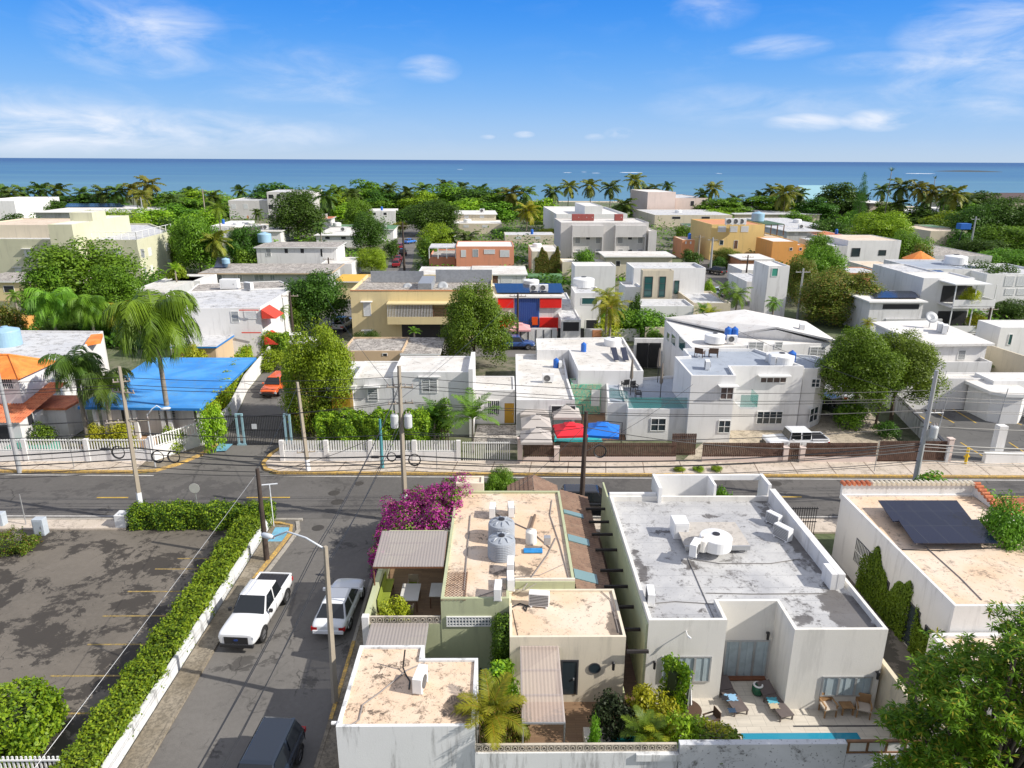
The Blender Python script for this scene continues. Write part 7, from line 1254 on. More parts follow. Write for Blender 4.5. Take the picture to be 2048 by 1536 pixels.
h = House('orange cube extension beside the golden house'); h.vol(F(1566, 1612, 490, 5.0, 480), 5.0, 0, ORG, RWHITE2, .2); h.vol(F(1546, 1596, 483, 6.0, 474), 6.0, 0, ORG, RWHITE2, .15); h.win(1579, 495, 1585, 501, 'glass'); h.win(1598, 495, 1604, 501, 'glass')
h = House('low terracotta house with white slab roof below the golden house'); h.vol(F(1484, 1545, 518, 3.2, 508), 3.2, 0, TERRAW, RWHITE2, .05, over=.4); h.vol(F(1484, 1540, 540, 3.0, 528), 3.0, 0, WHITE, RWHITE2, .05)
h = House('tall white stair tower with green awning window'); h.vol(F(1538, 1580, 532, 8.6, 521), 8.6, 0, WHITE, RWHITE2, .2); h.win(1543, 536, 1556, 553, 'glass', mat=flat('green_awning', (.05, .3, .22), .6)); h.vol(F(1494, 1538, 563, 3.4, 546), 3.4, 0, WHITE, RLGREY, .15)
h = House('white box house with two projecting windows'); h.vol(F(1697, 1803, 481, 6.6, 470), 6.6, 0, WHITE2, RTAN, .1); h.win(1703, 496, 1720, 513, 'glass', fm=FRAMED); h.win(1757, 500, 1772, 511, 'glass', fm=FRAMED); h.vol(F(1665, 1696, 492, 5.4, 476), 5.4, 0, GREYW, RLGREY, .1)
h = House('orange walled low house in front of the box house'); h.vol(F(1700, 1768, 546, 3.6, 534), 3.6, 0, TERRAW, RLGREY, .15); h.vol(F(1760, 1830, 540, 3.0, 522), 3.0, 0, WHITE, RTAN, .1)
h = House('white house with dark solar roof right of the big round tree'); sr = F(1742, 1848, 602, 4.9, 582); h.vol(sr, 4.9, 0, WHITE, RWHITE2, .05, over=.4); solar('dark solar sheets on the white roof right of the big round tree', ((1748, 597), (1838, 597), (1828, 586), (1744, 586)), 5.0, .2); h.win(1765, 608, 1838, 618, 'painted_hole'); wallthing('grey garden wall below the solar roofed house', [(XY(1742, 660)[0], XY(1850, 660)[0], 97, 97.3, 0, 2.4)], GREYW)
h = House('white building with two stacked balconies and climbing plants', 'house'); bb = F(1848, 1950, 556, 7.6, 544); h.vol(bb, 7.6, 0, WHITE2, RWHITE2, .2); h.vol(F(1810, 1880, 545, 7.4, 528), 7.4, 0, WHITE, RLGREY, .2); a, b = Vector(bb[0]), Vector(bb[1]); u = (b-a).normalized(); n_ = Vector((u.y, -u.x)); L_ = (b-a).length
for z in (0.2, 3.9):
    m = MB(); m.fr(a, u, n_, L_*.35, L_*1.15, .01, 3.6, z, z+.2); m.build('balcony_slab', WHITE, h.root); m = MB(); m.fr(a, u, n_, L_*.35, L_*1.15, 3.5, 3.58, z+.3, z+1.2); m.fr(a, u, n_, L_*1.13, L_*1.15, .05, 3.49, z+.3, z+1.2); m.build('railing', WHITE2, h.root)
    m = MB(); m.fr(a, u, n_, L_*.4, L_*.98, .003, .05, z+.25, z+2.6); m.build('opening', DARK, h.root)  # dark panel on the wall, painting the shade behind the balcony
m = MB()
for s in (.36, .75, 1.13): m.fr(a, u, n_, L_*s, L_*s+.12, 3.3, 3.42, .4, 7.2)
m.fr(a, u, n_, L_*.3, L_*1.0, .01, 3.8, 7.2, 7.35); m.build('post', FRAMEW, h.root)
bush(1945, 577, a.y-2.4, 36, 'yellow-green plants on the upper balcony', LY, base=4.4, name='potted_plant'); bush(1955, 627, a.y-2.4, 36, 'yellow-green plants on the lower balcony', LY, base=.8, name='potted_plant')
h = House('house with blue-grey roof pool deck and white tank at the right'); h.vol(F(1845, 1975, 538, 6.6, 519), 6.6, 0, WHITE, RBLUEG, .3); tank(1910, 528, 6.4, 'large white tank at the back of the blue-grey roof deck', 'w', 1.8); solar('dark blue solar array on the blue-grey roof deck', ((1800, 550), (1900, 550), (1880, 543), (1800, 543)), 6.6, .1)
h = House('white building with large shuttered windows at the right edge'); h.vol(F(1975, 2120, 548, 6.4, 527), 6.4, 0, WHITE2, RLGREY, .3)
for x in (2010, 2034): h.win(x, 552, x+18, 572, 'shut'); h.win(x, 577, x+18, 590, 'shut')
h = House('small white turret with bright red tiled cone roof', 'turret', 'turret'); q = P(1838, 520, 6); c8 = [(q.x+2.3*math.cos(a*math.pi/4), q.y+2.3*math.sin(a*math.pi/4)) for a in range(8)]; h.vol(c8, 6.2, 0, WHITE, RWHITE, .1); m = MB(); m.rev((q.x, q.y, 6.1), [(2.9, 0), (2.9, .12), (.05, 1.6)], 10); m.build('cone_roof', TILEO, h.root); m = MB(); m.rev((q.x, q.y, 4.9), [(2.35, .3), (3.3, 0), (3.3, .1), (2.35, .5)], 10); m.build('skirt_roof', TILER, h.root)
h = House('long dark grey shed with pale ribbed roof by the big trees'); h.vol(F(1855, 1985, 512, 3.8, 482), 3.8, 0, GREYW, RDIRTY, .1); t = pole('black mast carrying a square blue tank', *XY(1907, 515), 7.2, BLACKM, .15, (1.0, 0), (), sq=False, name='tank_mast'); q = XY(1907, 515); m = MB(); m.box(q[0]-.2, q[0]+2.4, q[1]-1, q[1]+1, 7.2, 8.6); m.build('blue_tank', BLUEP, t)
h = House('beige house with green roof sheet among the far trees'); h.vol(F(1862, 1935, 462, 4.5, 452), 4.5, 0, BEIGE, RTAN, .1); h.vol(F(1870, 1905, 456, 4.6, 450), 4.7, 0, BEIGE, GREENR, .05)
# left rows
h = House('long weathered grey house with dirty sloping roof', 'house'); h.vol(F(408, 655, 545, 3.7, 528), 3.7, 0, GREYW, RDIRTY, .02, over=.8, cap=TAN)
for x0, x1 in ((430, 445), (475, 485), (508, 528), (540, 550), (630, 645)): h.win(x0, 549, x1, 561, 'louv', nx=2)
solar('three small solar water heater panels on the weathered roof', ((428, 536), (455, 536), (462, 525), (436, 525)), 3.8, .9); tank(452, 527, 4.2, 'silver water heater tank above the small solar panels', 'lb', .8)
h = House('white two storey house with dirty flat roof and square windows'); h.vol(F(512, 672, 494, 6.0, 484), 6.0, 0, WHITE, RDIRTY, .1, over=.4); h.vol(F(640, 703, 528, 3.2, 514), 3.2, 0, WHITE, RWHITE, .1)
h.win(532, 497, 542, 513, 'louv', nx=1); h.win(569, 497, 576, 506, 'painted_hole'); h.win(601, 497, 608, 506, 'painted_hole'); h.win(641, 498, 645, 513, 'painted_hole'); tank(530, 484, 6, 'pale blue tank on the white two storey house', 'lb', 1.6)
h = House('small yellow canopy house with white columns', 'house'); h.vol(F(672, 728, 562, 3.2, 549), 3.2, 0, YEL, stucco('yellow_roof', (.7, .42, .06), .2), .05, over=.4)
h = House('large pale olive building with roof railing at the left', 'apartment block', 'apartment_building'); OL = poly(8.2, (-200, 476), (273, 480), (343, 462), (300, 447), (-200, 440)); h.vol(OL, 8.2, 0, OLIVE, RLGREY, .35, .3); h.vol(F(95, 143, 449, 11.4, 430), 11.4, 0, OLIVE, RWHITE2, .1); h.vol(F(138, 183, 425, 13, 421), 13, 0, OLIVE, RWHITE2, .1); h.vol(F(-60, 95, 450, 10.4, 436), 10.4, 0, BEIGE, RTAN, .2)
for x in (49, 95, 190, 228): h.win(x, 499, x+16, 515, 'shut', eb=.5)
for x in (30, 62): h.win(x, 536, x+14, 546, 'shut', eb=.4)
for x0, y0, x1, y1 in ((282, 498, 289, 515), (296, 495, 303, 512), (331, 485, 337, 502), (287, 534, 293, 546), (301, 530, 306, 545), (336, 519, 340, 530)): h.win(x0, y0, x1, y1, 'shut')
t = thing('roof_railing', 'white railing with glass panels on the pale olive roof', 'railing', (*OL[1], 8.2)); m = MB()
q = [P(185, 479, 8.2), P(273, 480, 8.2), P(343, 462, 8.2)]
for a, b in zip(q[:-1], q[1:]):
    for i in range(7): c_ = a.lerp(b, i/6); m.tube([c_, c_+Vector((0, 0, 1.5))], .06, 4)
    m.tube([a+Vector((0, 0, 1.5)), b+Vector((0, 0, 1.5))], .06, 4)
m.build('rail', FRAMEW, t)
h = House('long low white roof with solar panels near the shore at the left'); h.vol(F(70, 290, 424, 4.6, 411), 4.6, 0, GREYW, RWHITE2, .05, over=1.2); solar('row of dark solar panels on the long low white roof', ((130, 414), (250, 414), (240, 409), (135, 409)), 4.8, .4)
h = House('white stepped villa at the far left shore'); h.vol(F(-60, 28, 402, 7.5, 393), 7.5, 0, WHITE2, RWHITE2, .2); h.vol(F(-60, 50, 412, 5, 404), 5, 0, WHITE2, RWHITE2, .2); h.vol(F(48, 98, 406, 4.8, 402), 4.8, 0, WHITE2, RWHITE2, .05, over=.6)
h = House('grey roofed row house with yellow wall at the left edge'); h.vol(F(-60, 78, 562, 3.4, 545), 3.4, 0, YEL, RDIRTY, .1, over=.4); h.win(8, 572, 28, 584, 'painted_hole')
h = House('white flat house behind the tall left palm'); h.vol(F(250, 330, 585, 3.6, 552), 3.6, 0, GREYW, RWHITE, .1); h.vol(F(330, 400, 562, 3.6, 548), 3.6, 0, WHITE, RWHITE, .1)
box_thing('shed', 'small bright orange shed among the left palms', 'shed', (*XY(52, 668), 0), (3.0, 3, 2.6), ORG); wallthing('dark grey wall behind the left palms', [(XY(0, 650)[0], XY(40, 650)[0], 99, 99.3, 0, 3.2)], GREYW)
h = House('white shoreline apartments with flat stepped roofs at the left', 'apartment block', 'apartment_building'); h.vol(F(456, 545, 401, 7.2, 392), 7.2, 0, MATS['lavender_white'], RLGREY, .2); h.vol(F(533, 627, 384, 10.6, 379), 10.6, 0, MATS['lavender_white'], RLGREY, .2)
for x in (463, 487): h.win(x, 408, x+9, 418, 'shut'); h.win(x, 430, x+7, 441, 'shut')
h.win(537, 389, 547, 397, 'painted_hole'); h.win(554, 388, 561, 395, 'painted_hole'); h.win(537, 409, 547, 418, 'painted_hole'); h.win(536, 430, 548, 442, 'painted_hole'); h.win(492, 431, 498, 442, 'door', mat=TERRAW)
for k, (x0, x1, yt, z, yb, wm_, rm, lb) in enumerate(((460, 512, 455, 3.6, 447, BEIGE, RWHITE2, 'low white roofed house below the shoreline apartments'), (512, 560, 462, 3.6, 455, WHITE, RWHITE, 'white house left of the tall dark tree'), (420, 470, 452, 4, 441, WHITE2, RWHITE2, 'white house peeking between the palms at the left'), (632, 716, 470, 3.4, 455, WHITE2, RWHITE2, 'white flat roofed house right of the tall dark tree'), (658, 712, 453, 3.6, 449, GREYW, GREENR, 'low house with green roof sheet among the trees'), (755, 786, 458, 3.6, 450, WHITE, GREENR, 'small green roofed house by the far narrow street'), (733, 790, 422, 5, 417, WHITE, RWHITE2, 'white house with red tile edge by the far narrow street'), (911, 992, 428, 5.6, 421, BEIGE, RWHITE2, 'beige house with white slab roof, upper of the pair'), (905, 1004, 447, 3.4, 440, BEIGE, RWHITE2, 'beige house with white slab roof, lower of the pair'), (643, 660, 437, 4.5, 433, WHITE, TILER, 'tiny house with red tiled roof between the trees'), (1010, 1110, 470, 2.6, 464, BEIGE, RLGREY, 'low beige court beside the yellowing palm'), (862, 905, 478, 3.4, 470, WHITE, RLGREY, 'low house behind the salmon terrace'), (1310, 1465, 430, 4.4, 419, BEIGE, RLGREY, 'low beige building below the pink tower'), (1382, 1425, 452, 4.6, 447, BEIGE, DGREEN, 'house with dark green awning left of the golden house'), (1365, 1390, 480, 4.6, 473, TERRAW, RTAN, 'terracotta house by the far right street'), (1470, 1640, 428, 3.4, 413, BEIGE, RLGREY, 'long low grey roof behind the golden house'), (1566, 1660, 452, 4.6, 436, WHITE, RLGREY, 'white flat roofed block right of the golden pergola'), (1575, 1640, 462, 4.4, 452, GREYW, RLGREY, 'grey house wall behind the orange cube'), (1640, 1700, 472, 3.6, 462, WHITE, TILER, 'white house with red tiled strips'), (1540, 1640, 412, 5.0, 406, BEIGE, RWHITE2, 'beige shore house left of the blue roof'), (1640, 1740, 412, 4.5, 406, PINK, RWHITE2, 'pink shore house below the blue roof'), (1740, 1792, 406, 7.0, 401, PINK, RWHITE2, 'pink two storey shore house right of the tall pine'), (1795, 1880, 424, 3.6, 417, WHITE, RWHITE2, 'white shore house under the yellowing palms'), (1660, 1745, 424, 3.0, 418, PINK, RTAN, 'low pink wall building by the tall pine'), (1900, 1990, 420, 3.6, 414, WHITE, RWHITE2, 'white shore roof behind the dense right trees'))):
    hh = House(lb); hh.vol(F(x0, x1, yt, z, yb), z, 0, wm_, rm, .05, over=.5 if k % 2 else 0)
    w0 = (x1-x0)*.18
    (ac if k % 2 else tank)((x0+x1)/2+(x1-x0)*(.12*(k % 4)-.2), (yt+yb)/2+1, z, ('air conditioner' if k % 2 else 'water tank')+' on the '+' '.join(lb.split()[:11]), *((0, 1.9) if k % 2 else ('wb'[k % 4 > 1], 1.3)))
    for s in (.22, .6): hh.win(x0+(x1-x0)*s, yt+3, x0+(x1-x0)*s+w0*.6, yt+8, 'shut' if k % 3 else 'painted_hole')
h = House('tall pale pink shoreline tower house'); h.vol(F(1296, 1352, 384, 11.2, 379), 11.2, 0, PINK, RWHITE2, .1); h.vol(F(1352, 1416, 396, 8.6, 389), 8.6, 0, PINK, RLGREY, .2); h.win(1381, 402, 1388, 412, 'painted_hole'); h.win(1404, 400, 1411, 414, 'painted_hole')
h = House('shore house with steep pale blue roof'); q = F(1612, 1680, 402, 7, 396); h.vol(q, 6.5, 0, WHITE2, RWHITE2, .05); a, b, c_, d = [Vector((*p, 6.6)) for p in q]; m = MB(); r1 = (a+d)/2+Vector((2.0, 0, 6.6)); r2 = (b+c_)/2+Vector((0, 0, 6.6)); m.add([a, b, c_, d, r1, r2], [(0, 1, 5, 4), (2, 3, 4, 5), (1, 2, 5)]); m.build('steep_roof', flat('pale_blue_roof', (.25, .45, .52), .6), h.root); m = MB(); m.add([a, r1, d], [(0, 1, 2)]); m.build('gable_wall', GREYW, h.root)
h = House('hotel like building with dark brown roofs at the right shore', 'hotel', 'hotel_building'); q = F(1945, 2120, 398, 6.6, 391); h.vol(q, 6.4, 0, BEIGE, RTAN, .05); h.hip(q, 6.45, 8.6, flat('dark_brown_roof', (.09, .055, .05), .8), .1, 1.0)
for x in (1965, 1990, 2015): h.win(x, 401, x+12, 406, 'painted_hole')
for px, yt, yb, lb, mt in ((413, 378, 448, 'pale concrete pole rising among the left trees', PCONC), (290, 395, 455, 'slim pale pole before the left shore palms', PMET), (809, 445, 545, 'dark pole beside the far narrow street', PWOOD), (660, 515, 565, 'dark pole with small crossarm behind the yellow canopy house', PWOOD), (588, 585, 685, 'dark pole beside the leafy tree left of the yellow building', PWOOD), (1035, 585, 690, 'tilted dark pole before the red and blue house', PWOOD), (1594, 537, 640, 'grey metal pole before the white stair tower', PMET), (1420, 475, 545, 'pale pole by the far right street', PMET), (1395, 470, 530, 'thin pale pole left of the golden house', PCONC), (1490, 510, 572, 'thin dark pole before the terracotta house', PWOOD), (1937, 433, 512, 'grey pole with crossarm at the dense right trees', PMET), (1970, 615, 672, 'dark leaning pole by the stacked balconies', PWOOD), (755, 458, 500, 'thin pale pole at the left of the far narrow street', PCONC)):
    q = P(px, yb); hh = PY(px, yt, q.y).z; pole(lb, q.x, q.y, hh, mt, .16 if q.y < 150 else .22, (0, 0), ((hh*.93, 1.1, (1, 0)),), sq=False)
# ================================================================ TREES
T = [
('near', 636, 662, 60, 140, 'tall leafy green tree right of the street gate', LL, .3), ('mid', 600, 700, 64, 80, 'fresh green tree behind the tall one at the gate', LG, .6), ('mid', 610, 745, 59, 70, 'sparse twiggy shrub by the narrow street wall', LO, .6),
('near', 945, 575, 80, 140, 'big round green tree standing before the yellow building', LG, 1.3), ('mid', 628, 545, 99, 118, 'dark green tree left of the yellow building', LD, 1.6), ('mid', 585, 590, 97, 60, 'bushy green tree beside the red awnings', LG, 1.0),
('mid', 150, 489, 106, 190, 'spreading feathery green tree before the pale olive building', LG, 2.2), ('mid', 225, 535, 103, 100, 'feathery green side crown right of the spreading tree', LG, 1.5), ('mid', 90, 540, 101, 90, 'leafy green tree left below the spreading one', LG, .5), ('mid', 735, 665, 86, 60, 'low green shrubs beside the tan concrete house', LD, 0), ('bush', 860, 690, 80, 70, 'small palms and shrubs below the yellow balcony', LG, 0),
('near', 1735, 664, 61, 155, 'bright green mango tree beside the rounded white corner', LG, 3.0), ('near', 1812, 672, 62.5, 165, 'olive green tree merged with the mango at its right', LO2, 3.0), ('mid', 1776, 700, 61, 110, 'leafy middle crown joining the mango and the olive green tree', LO2, 3.6), ('bush', 1705, 800, 61, 60, 'low green shrub under the mango tree', LG, 0),
('near', 1690, 545, 106, 165, 'large round tree with reddish olive leaves', LO, .5), ('mid', 1640, 498, 124, 105, 'green tree behind the reddish olive one', LG, 1.0), ('mid', 1610, 520, 118, 60, 'olive green tree beside the white stair tower', LO, 1.0), ('mid', 1985, 528, 118, 95, 'dark green tree right of the stacked balconies', LD, 0), ('mid', 2022, 600, 108, 70, 'dark green tree at the right edge below the shuttered building', LD, 0),
('mid', 1640, 472, 150, 60, 'green tree right of the orange cube', LG, 1), ('mid', 1455, 498, 165, 56, 'round olive tree below the golden house', LO, .8), ('mid', 1504, 470, 186, 32, 'small green tree against the golden wall', LG, .5), ('bush', 1395, 445, 210, 30, 'reddish tree left of the golden house', LO, 1), ('bush', 1368, 452, 205, 34, 'green tree by the terracotta house', LG, 1), ('bush', 1385, 500, 165, 40, 'dark shrubs along the far right street', LD, 0), ('bush', 1440, 515, 160, 36, 'low dark bush below the olive tree', LD, 0),
('mid', 1768, 427, 195, 112, 'bright lime spreading tree right of the tall pine', LL, 1), ('mid', 1822, 465, 165, 80, 'green tree behind the white box house', LG, .6), ('bush', 1845, 490, 150, 46, 'reddish green tree by the tiled turret', LO, .8), ('mid', 1962, 412, 215, 110, 'dense dark green tree at the right, left of three', LD, .5), ('mid', 2022, 400, 215, 120, 'dense dark green tree at the right, tallest of three', LD, .5), ('mid', 2035, 455, 190, 130, 'dense green tree at the right, nearest of three', LG, .5), ('mid', 1965, 480, 180, 90, 'shadowy green tree before the dense right trees', LD, 0), ('mid', 2010, 500, 165, 110, 'yellowish green tree low at the right edge', LG, 0),
('mid', 590, 384, 218, 100, 'tall dark tree with visible branches right of the shoreline apartments', LD, 1.5), ('mid', 388, 437, 152, 90, 'bushy bright green tree right of the olive building', LG, .5), ('mid', 350, 455, 160, 60, 'green tree touching the corner of the olive building', LG, .5), ('mid', 484, 455, 160, 72, 'dark green tree left of the white two storey house', LD, .2), ('mid', 215, 423, 200, 118, 'flat topped lime green tree behind the olive roof', LL, 1.5), ('bush', 495, 500, 150, 50, 'low bright bush before the white two storey house', LG, 0), ('bush', 660, 467, 205, 68, 'wide round hedge like bush behind the white two storey house', LG, 0), ('bush', 555, 510, 0, 0, '', LG, 0),
('mid', 742, 498, 152, 62, 'round bright green tree beside the far narrow street', LL, .8), ('mid', 735, 428, 192, 66, 'dark green tree above the round bright one', LD, .5), ('mid', 716, 400, 240, 56, 'green tree left of the red edged white house', LG, .5), ('mid', 864, 402, 235, 104, 'large round dark olive tree right of the far narrow street', LD, .8), ('mid', 872, 450, 180, 70, 'lime green tree before the dark olive one', LL, .3), ('bush', 856, 475, 168, 40, 'green shrub left of the salmon terrace', LG, 0), ('bush', 800, 445, 240, 36, 'yellow-green tree over the far narrow street', LY, 1), ('bush', 782, 480, 176, 30, 'dark shrub by the parked red cars', LD, 0),
('bush', 460, 575, 105, 50, 'green plants by the weathered house wall', LG, 0), ('bush', 520, 570, 112, 60, 'low green shrubs below the weathered grey house', LG, 0), ('bush', 355, 530, 125, 46, 'young palms and shrubs before the olive building', LL, 0), ('bush', 55, 620, 98, 60, 'dark bushes behind the left palms', LD, 0), ('bush', 10, 610, 92, 50, 'pale variegated bush at the left edge', LO, 0), ('mid', 140, 640, 96, 100, 'dark leafy bush between the left palms', LD, 0), ('mid', 215, 610, 95, 90, 'leafy green bush behind the tall left palm', LG, 0), ('bush', 385, 690, 78, 60, 'yellow-green croton bush left of the outbuilding', LY, 0), ('bush', 545, 700, 80, 60, 'bright shrub at the bend of the narrow street', LL, 0),
('bush', 1250, 618, 96, 70, 'lush banana plants below the modern white house, left clump', LG, 0), ('bush', 1300, 622, 95, 80, 'lush green plants below the modern white house, right clump', LG, 0), ('bush', 1215, 640, 94, 60, 'yellow-green shrub by the red door', LY, 0), ('bush', 1350, 632, 95, 50, 'dark plants under the white terrace slab', LD, 0), ('bush', 1425, 625, 92, 60, 'yellow palms and shrubs behind the gabled roof', LY, 0), ('bush', 1270, 590, 103, 26, 'slim dark cypress by the modern white house', LD, 0), ('bush', 1420, 560, 125, 26, 'bright narrow shrub at the modern house corner', LL, 0), ('bush', 1545, 595, 108, 34, 'round green palm clump before the stair tower', LG, .5), ('bush', 1105, 455, 235, 56, 'yellow-green shrubs left of the apartment block', LY, 0), ('bush', 1080, 470, 215, 50, 'green shrubs behind the ivy covered house', LG, 0), ('bush', 1170, 500, 150, 40, 'leafy shrub before the apartment block', LG, 1), ('bush', 1075, 515, 160, 34, 'dark vines between salmon house and ivy house', LD, 0), ('bush', 1010, 455, 230, 60, 'dark shrubs by the beige court', LD, 0),
('bush', 1310, 662, 90, 34, 'small shrub at the pale stone wall', LG, 0), ('bush', 1190, 520, 150, 20, 'small bush beside the windowless block', LG, 0), ('bush', 1900, 620, 105, 40, 'green plants under the balconies', LG, 0), ('bush', 1992, 650, 92, 44, 'bright green hedge left of the white cube house', LL, 0), ('bush', 1925, 460, 205, 50, 'dark bush by the beige house', LD, 0), ('bush', 1880, 440, 235, 60, 'green tree over the beige house', LG, 0), ('bush', 1660, 440, 220, 70, 'dark green bush strip behind the grey roof', LD, 0), ('bush', 1700, 425, 250, 60, 'green bush left of the tall pine', LG, 0), ('bush', 1595, 425, 280, 60, 'low green trees behind the golden house', LG, 0), ('bush', 1550, 470, 180, 0, '', LG, 0),
('bush', 8, 800, 60, 40, 'creeper hanging beside the arched porch at the left edge', LG, 0), ('bush', 875, 800, 58, 60, 'traveller palm shrub behind the fan palm', LG, 0), ('bush', 1960, 735, 76, 40, 'small green tree at the cream wall', LG, 2), ('bush', 1775, 845, 58.5, 50, 'dark yucca like plant by the lot wall', LD, 0)]
for k, px, py, Y, w_, lb, mt, zb in T:
    if w_: tree(k, px, py, Y, w_, lb, mt, zb=zb)
# shore woodland, each tree its own
SH = [('tier', 150, 390, 335, 103, 'dark green'), ('tier', 205, 387, 345, 92, 'deep green'), ('tier', 345, 385, 305, 103, 'mid green'), ('tier', 395, 381, 320, 114, 'broad green'), ('tier', 440, 397, 305, 80, 'low green'), ('tier', 560, 369, 330, 138, 'wide layered'), ('tier', 620, 385, 325, 92, 'layered'), ('tier', 690, 383, 320, 80, 'dense layered'), ('tier', 728, 363, 325, 103, 'tall layered'), ('tier', 765, 383, 315, 80, 'dark layered'), ('tier', 808, 387, 320, 92, 'broad layered'), ('tier', 838, 385, 305, 80, 'leafy layered'), ('tier', 892, 371, 315, 96, 'tall tiered'), ('tier', 945, 377, 310, 114, 'broad tiered'), ('tier', 985, 385, 300, 103, 'spreading tiered'), ('bush', 1085, 397, 305, 69, 'bushy'), ('tier', 1450, 397, 305, 103, 'rounded green'), ('tier', 1390, 405, 325, 69, 'small green'), ('tier', 1545, 391, 315, 103, 'leafy green'), ('tier', 1690, 368, 305, 92, 'tall dark'), ('tier', 1640, 397, 295, 69, 'low dark'), ('tier', 1965, 385, 315, 80, 'dark flat')]
NM = {150: 'left of the low white roof', 205: 'behind the long low white roof', 345: 'right of the tallest left shore palm', 395: 'behind the pale concrete pole', 440: 'left of the shoreline apartments', 560: 'above the shoreline apartments', 620: 'right of the shoreline apartments', 690: 'behind the leaning coconut palm', 728: 'highest above the red edged house', 765: 'behind the red edged house', 808: 'left of the round dark olive tree', 838: 'over the round dark olive tree', 892: 'right of the round dark olive tree', 945: 'behind the beige slab roofs', 985: 'left of the yellowing palm', 1085: 'right of the yellowing palm', 1450: 'right of the pink tower', 1390: 'just behind the pink tower', 1545: 'left of the pale blue roof', 1690: 'between the blue roof and the tall pine', 1640: 'under the pale blue roof', 1965: 'before the dark roofed hotel'}
for i, (k, px, py, Y, w_, d) in enumerate(SH): tree(k, px, py, Y, w_, '%s shore tree %s' % (d, NM[px]), (LG, LD, LG, LL)[i % 4] if 'dark' not in d else LD, zb=.2, name='shore_tree', group='trees along the shore')
for i, (px, py, Y, w_, pl_) in enumerate(((40, 405, 300, 70, 'below the left shore palms'), (100, 400, 310, 60, 'yellow crowned beside the low white roof'), (300, 420, 250, 80, 'before the tallest left shore palm'), (350, 410, 270, 90, 'behind the bushy bright tree'), (330, 440, 190, 70, 'over the olive roof railing'), (410, 420, 240, 70, 'around the concrete pole'), (470, 425, 0, 0, ''), (640, 420, 270, 50, 'right of the tall dark tree'), (690, 408, 280, 70, 'above the green sheet roof'), (770, 400, 310, 70, 'behind the red edged white house'), (820, 412, 280, 60, 'at the end of the far narrow street'), (930, 400, 290, 90, 'above the upper beige slab roof'), (990, 405, 290, 80, 'left below the yellowing palm'), (1035, 400, 320, 60, 'behind the yellowing palm'), (1090, 420, 280, 60, 'left of the stepped rooftop'), (1260, 410, 330, 80, 'between the rooftop and the pink tower'), (1240, 425, 270, 50, 'before the slim shore palms'), (1430, 420, 290, 80, 'right below the pink tower'), (1500, 405, 340, 60, 'among the right shore palms'), (1600, 405, 310, 60, 'left below the pale blue roof'), (1560, 402, 320, 80, 'under the twin fronded palms'), (1780, 405, 300, 60, 'right of the tall pine'), (1850, 415, 280, 90, 'under the yellowing right palms'), (1900, 425, 260, 80, 'left of the dense right trees'), (1930, 405, 300, 60, 'before the hotel'), (20, 430, 230, 70, 'before the far left villa'), (110, 435, 0, 0, ''))):
    if w_: tree('far', px, py, Y, w_, 'bushy green tree '+pl_, (LG, LD, LL)[i % 3], zb=0, group='bushy trees near the shore')
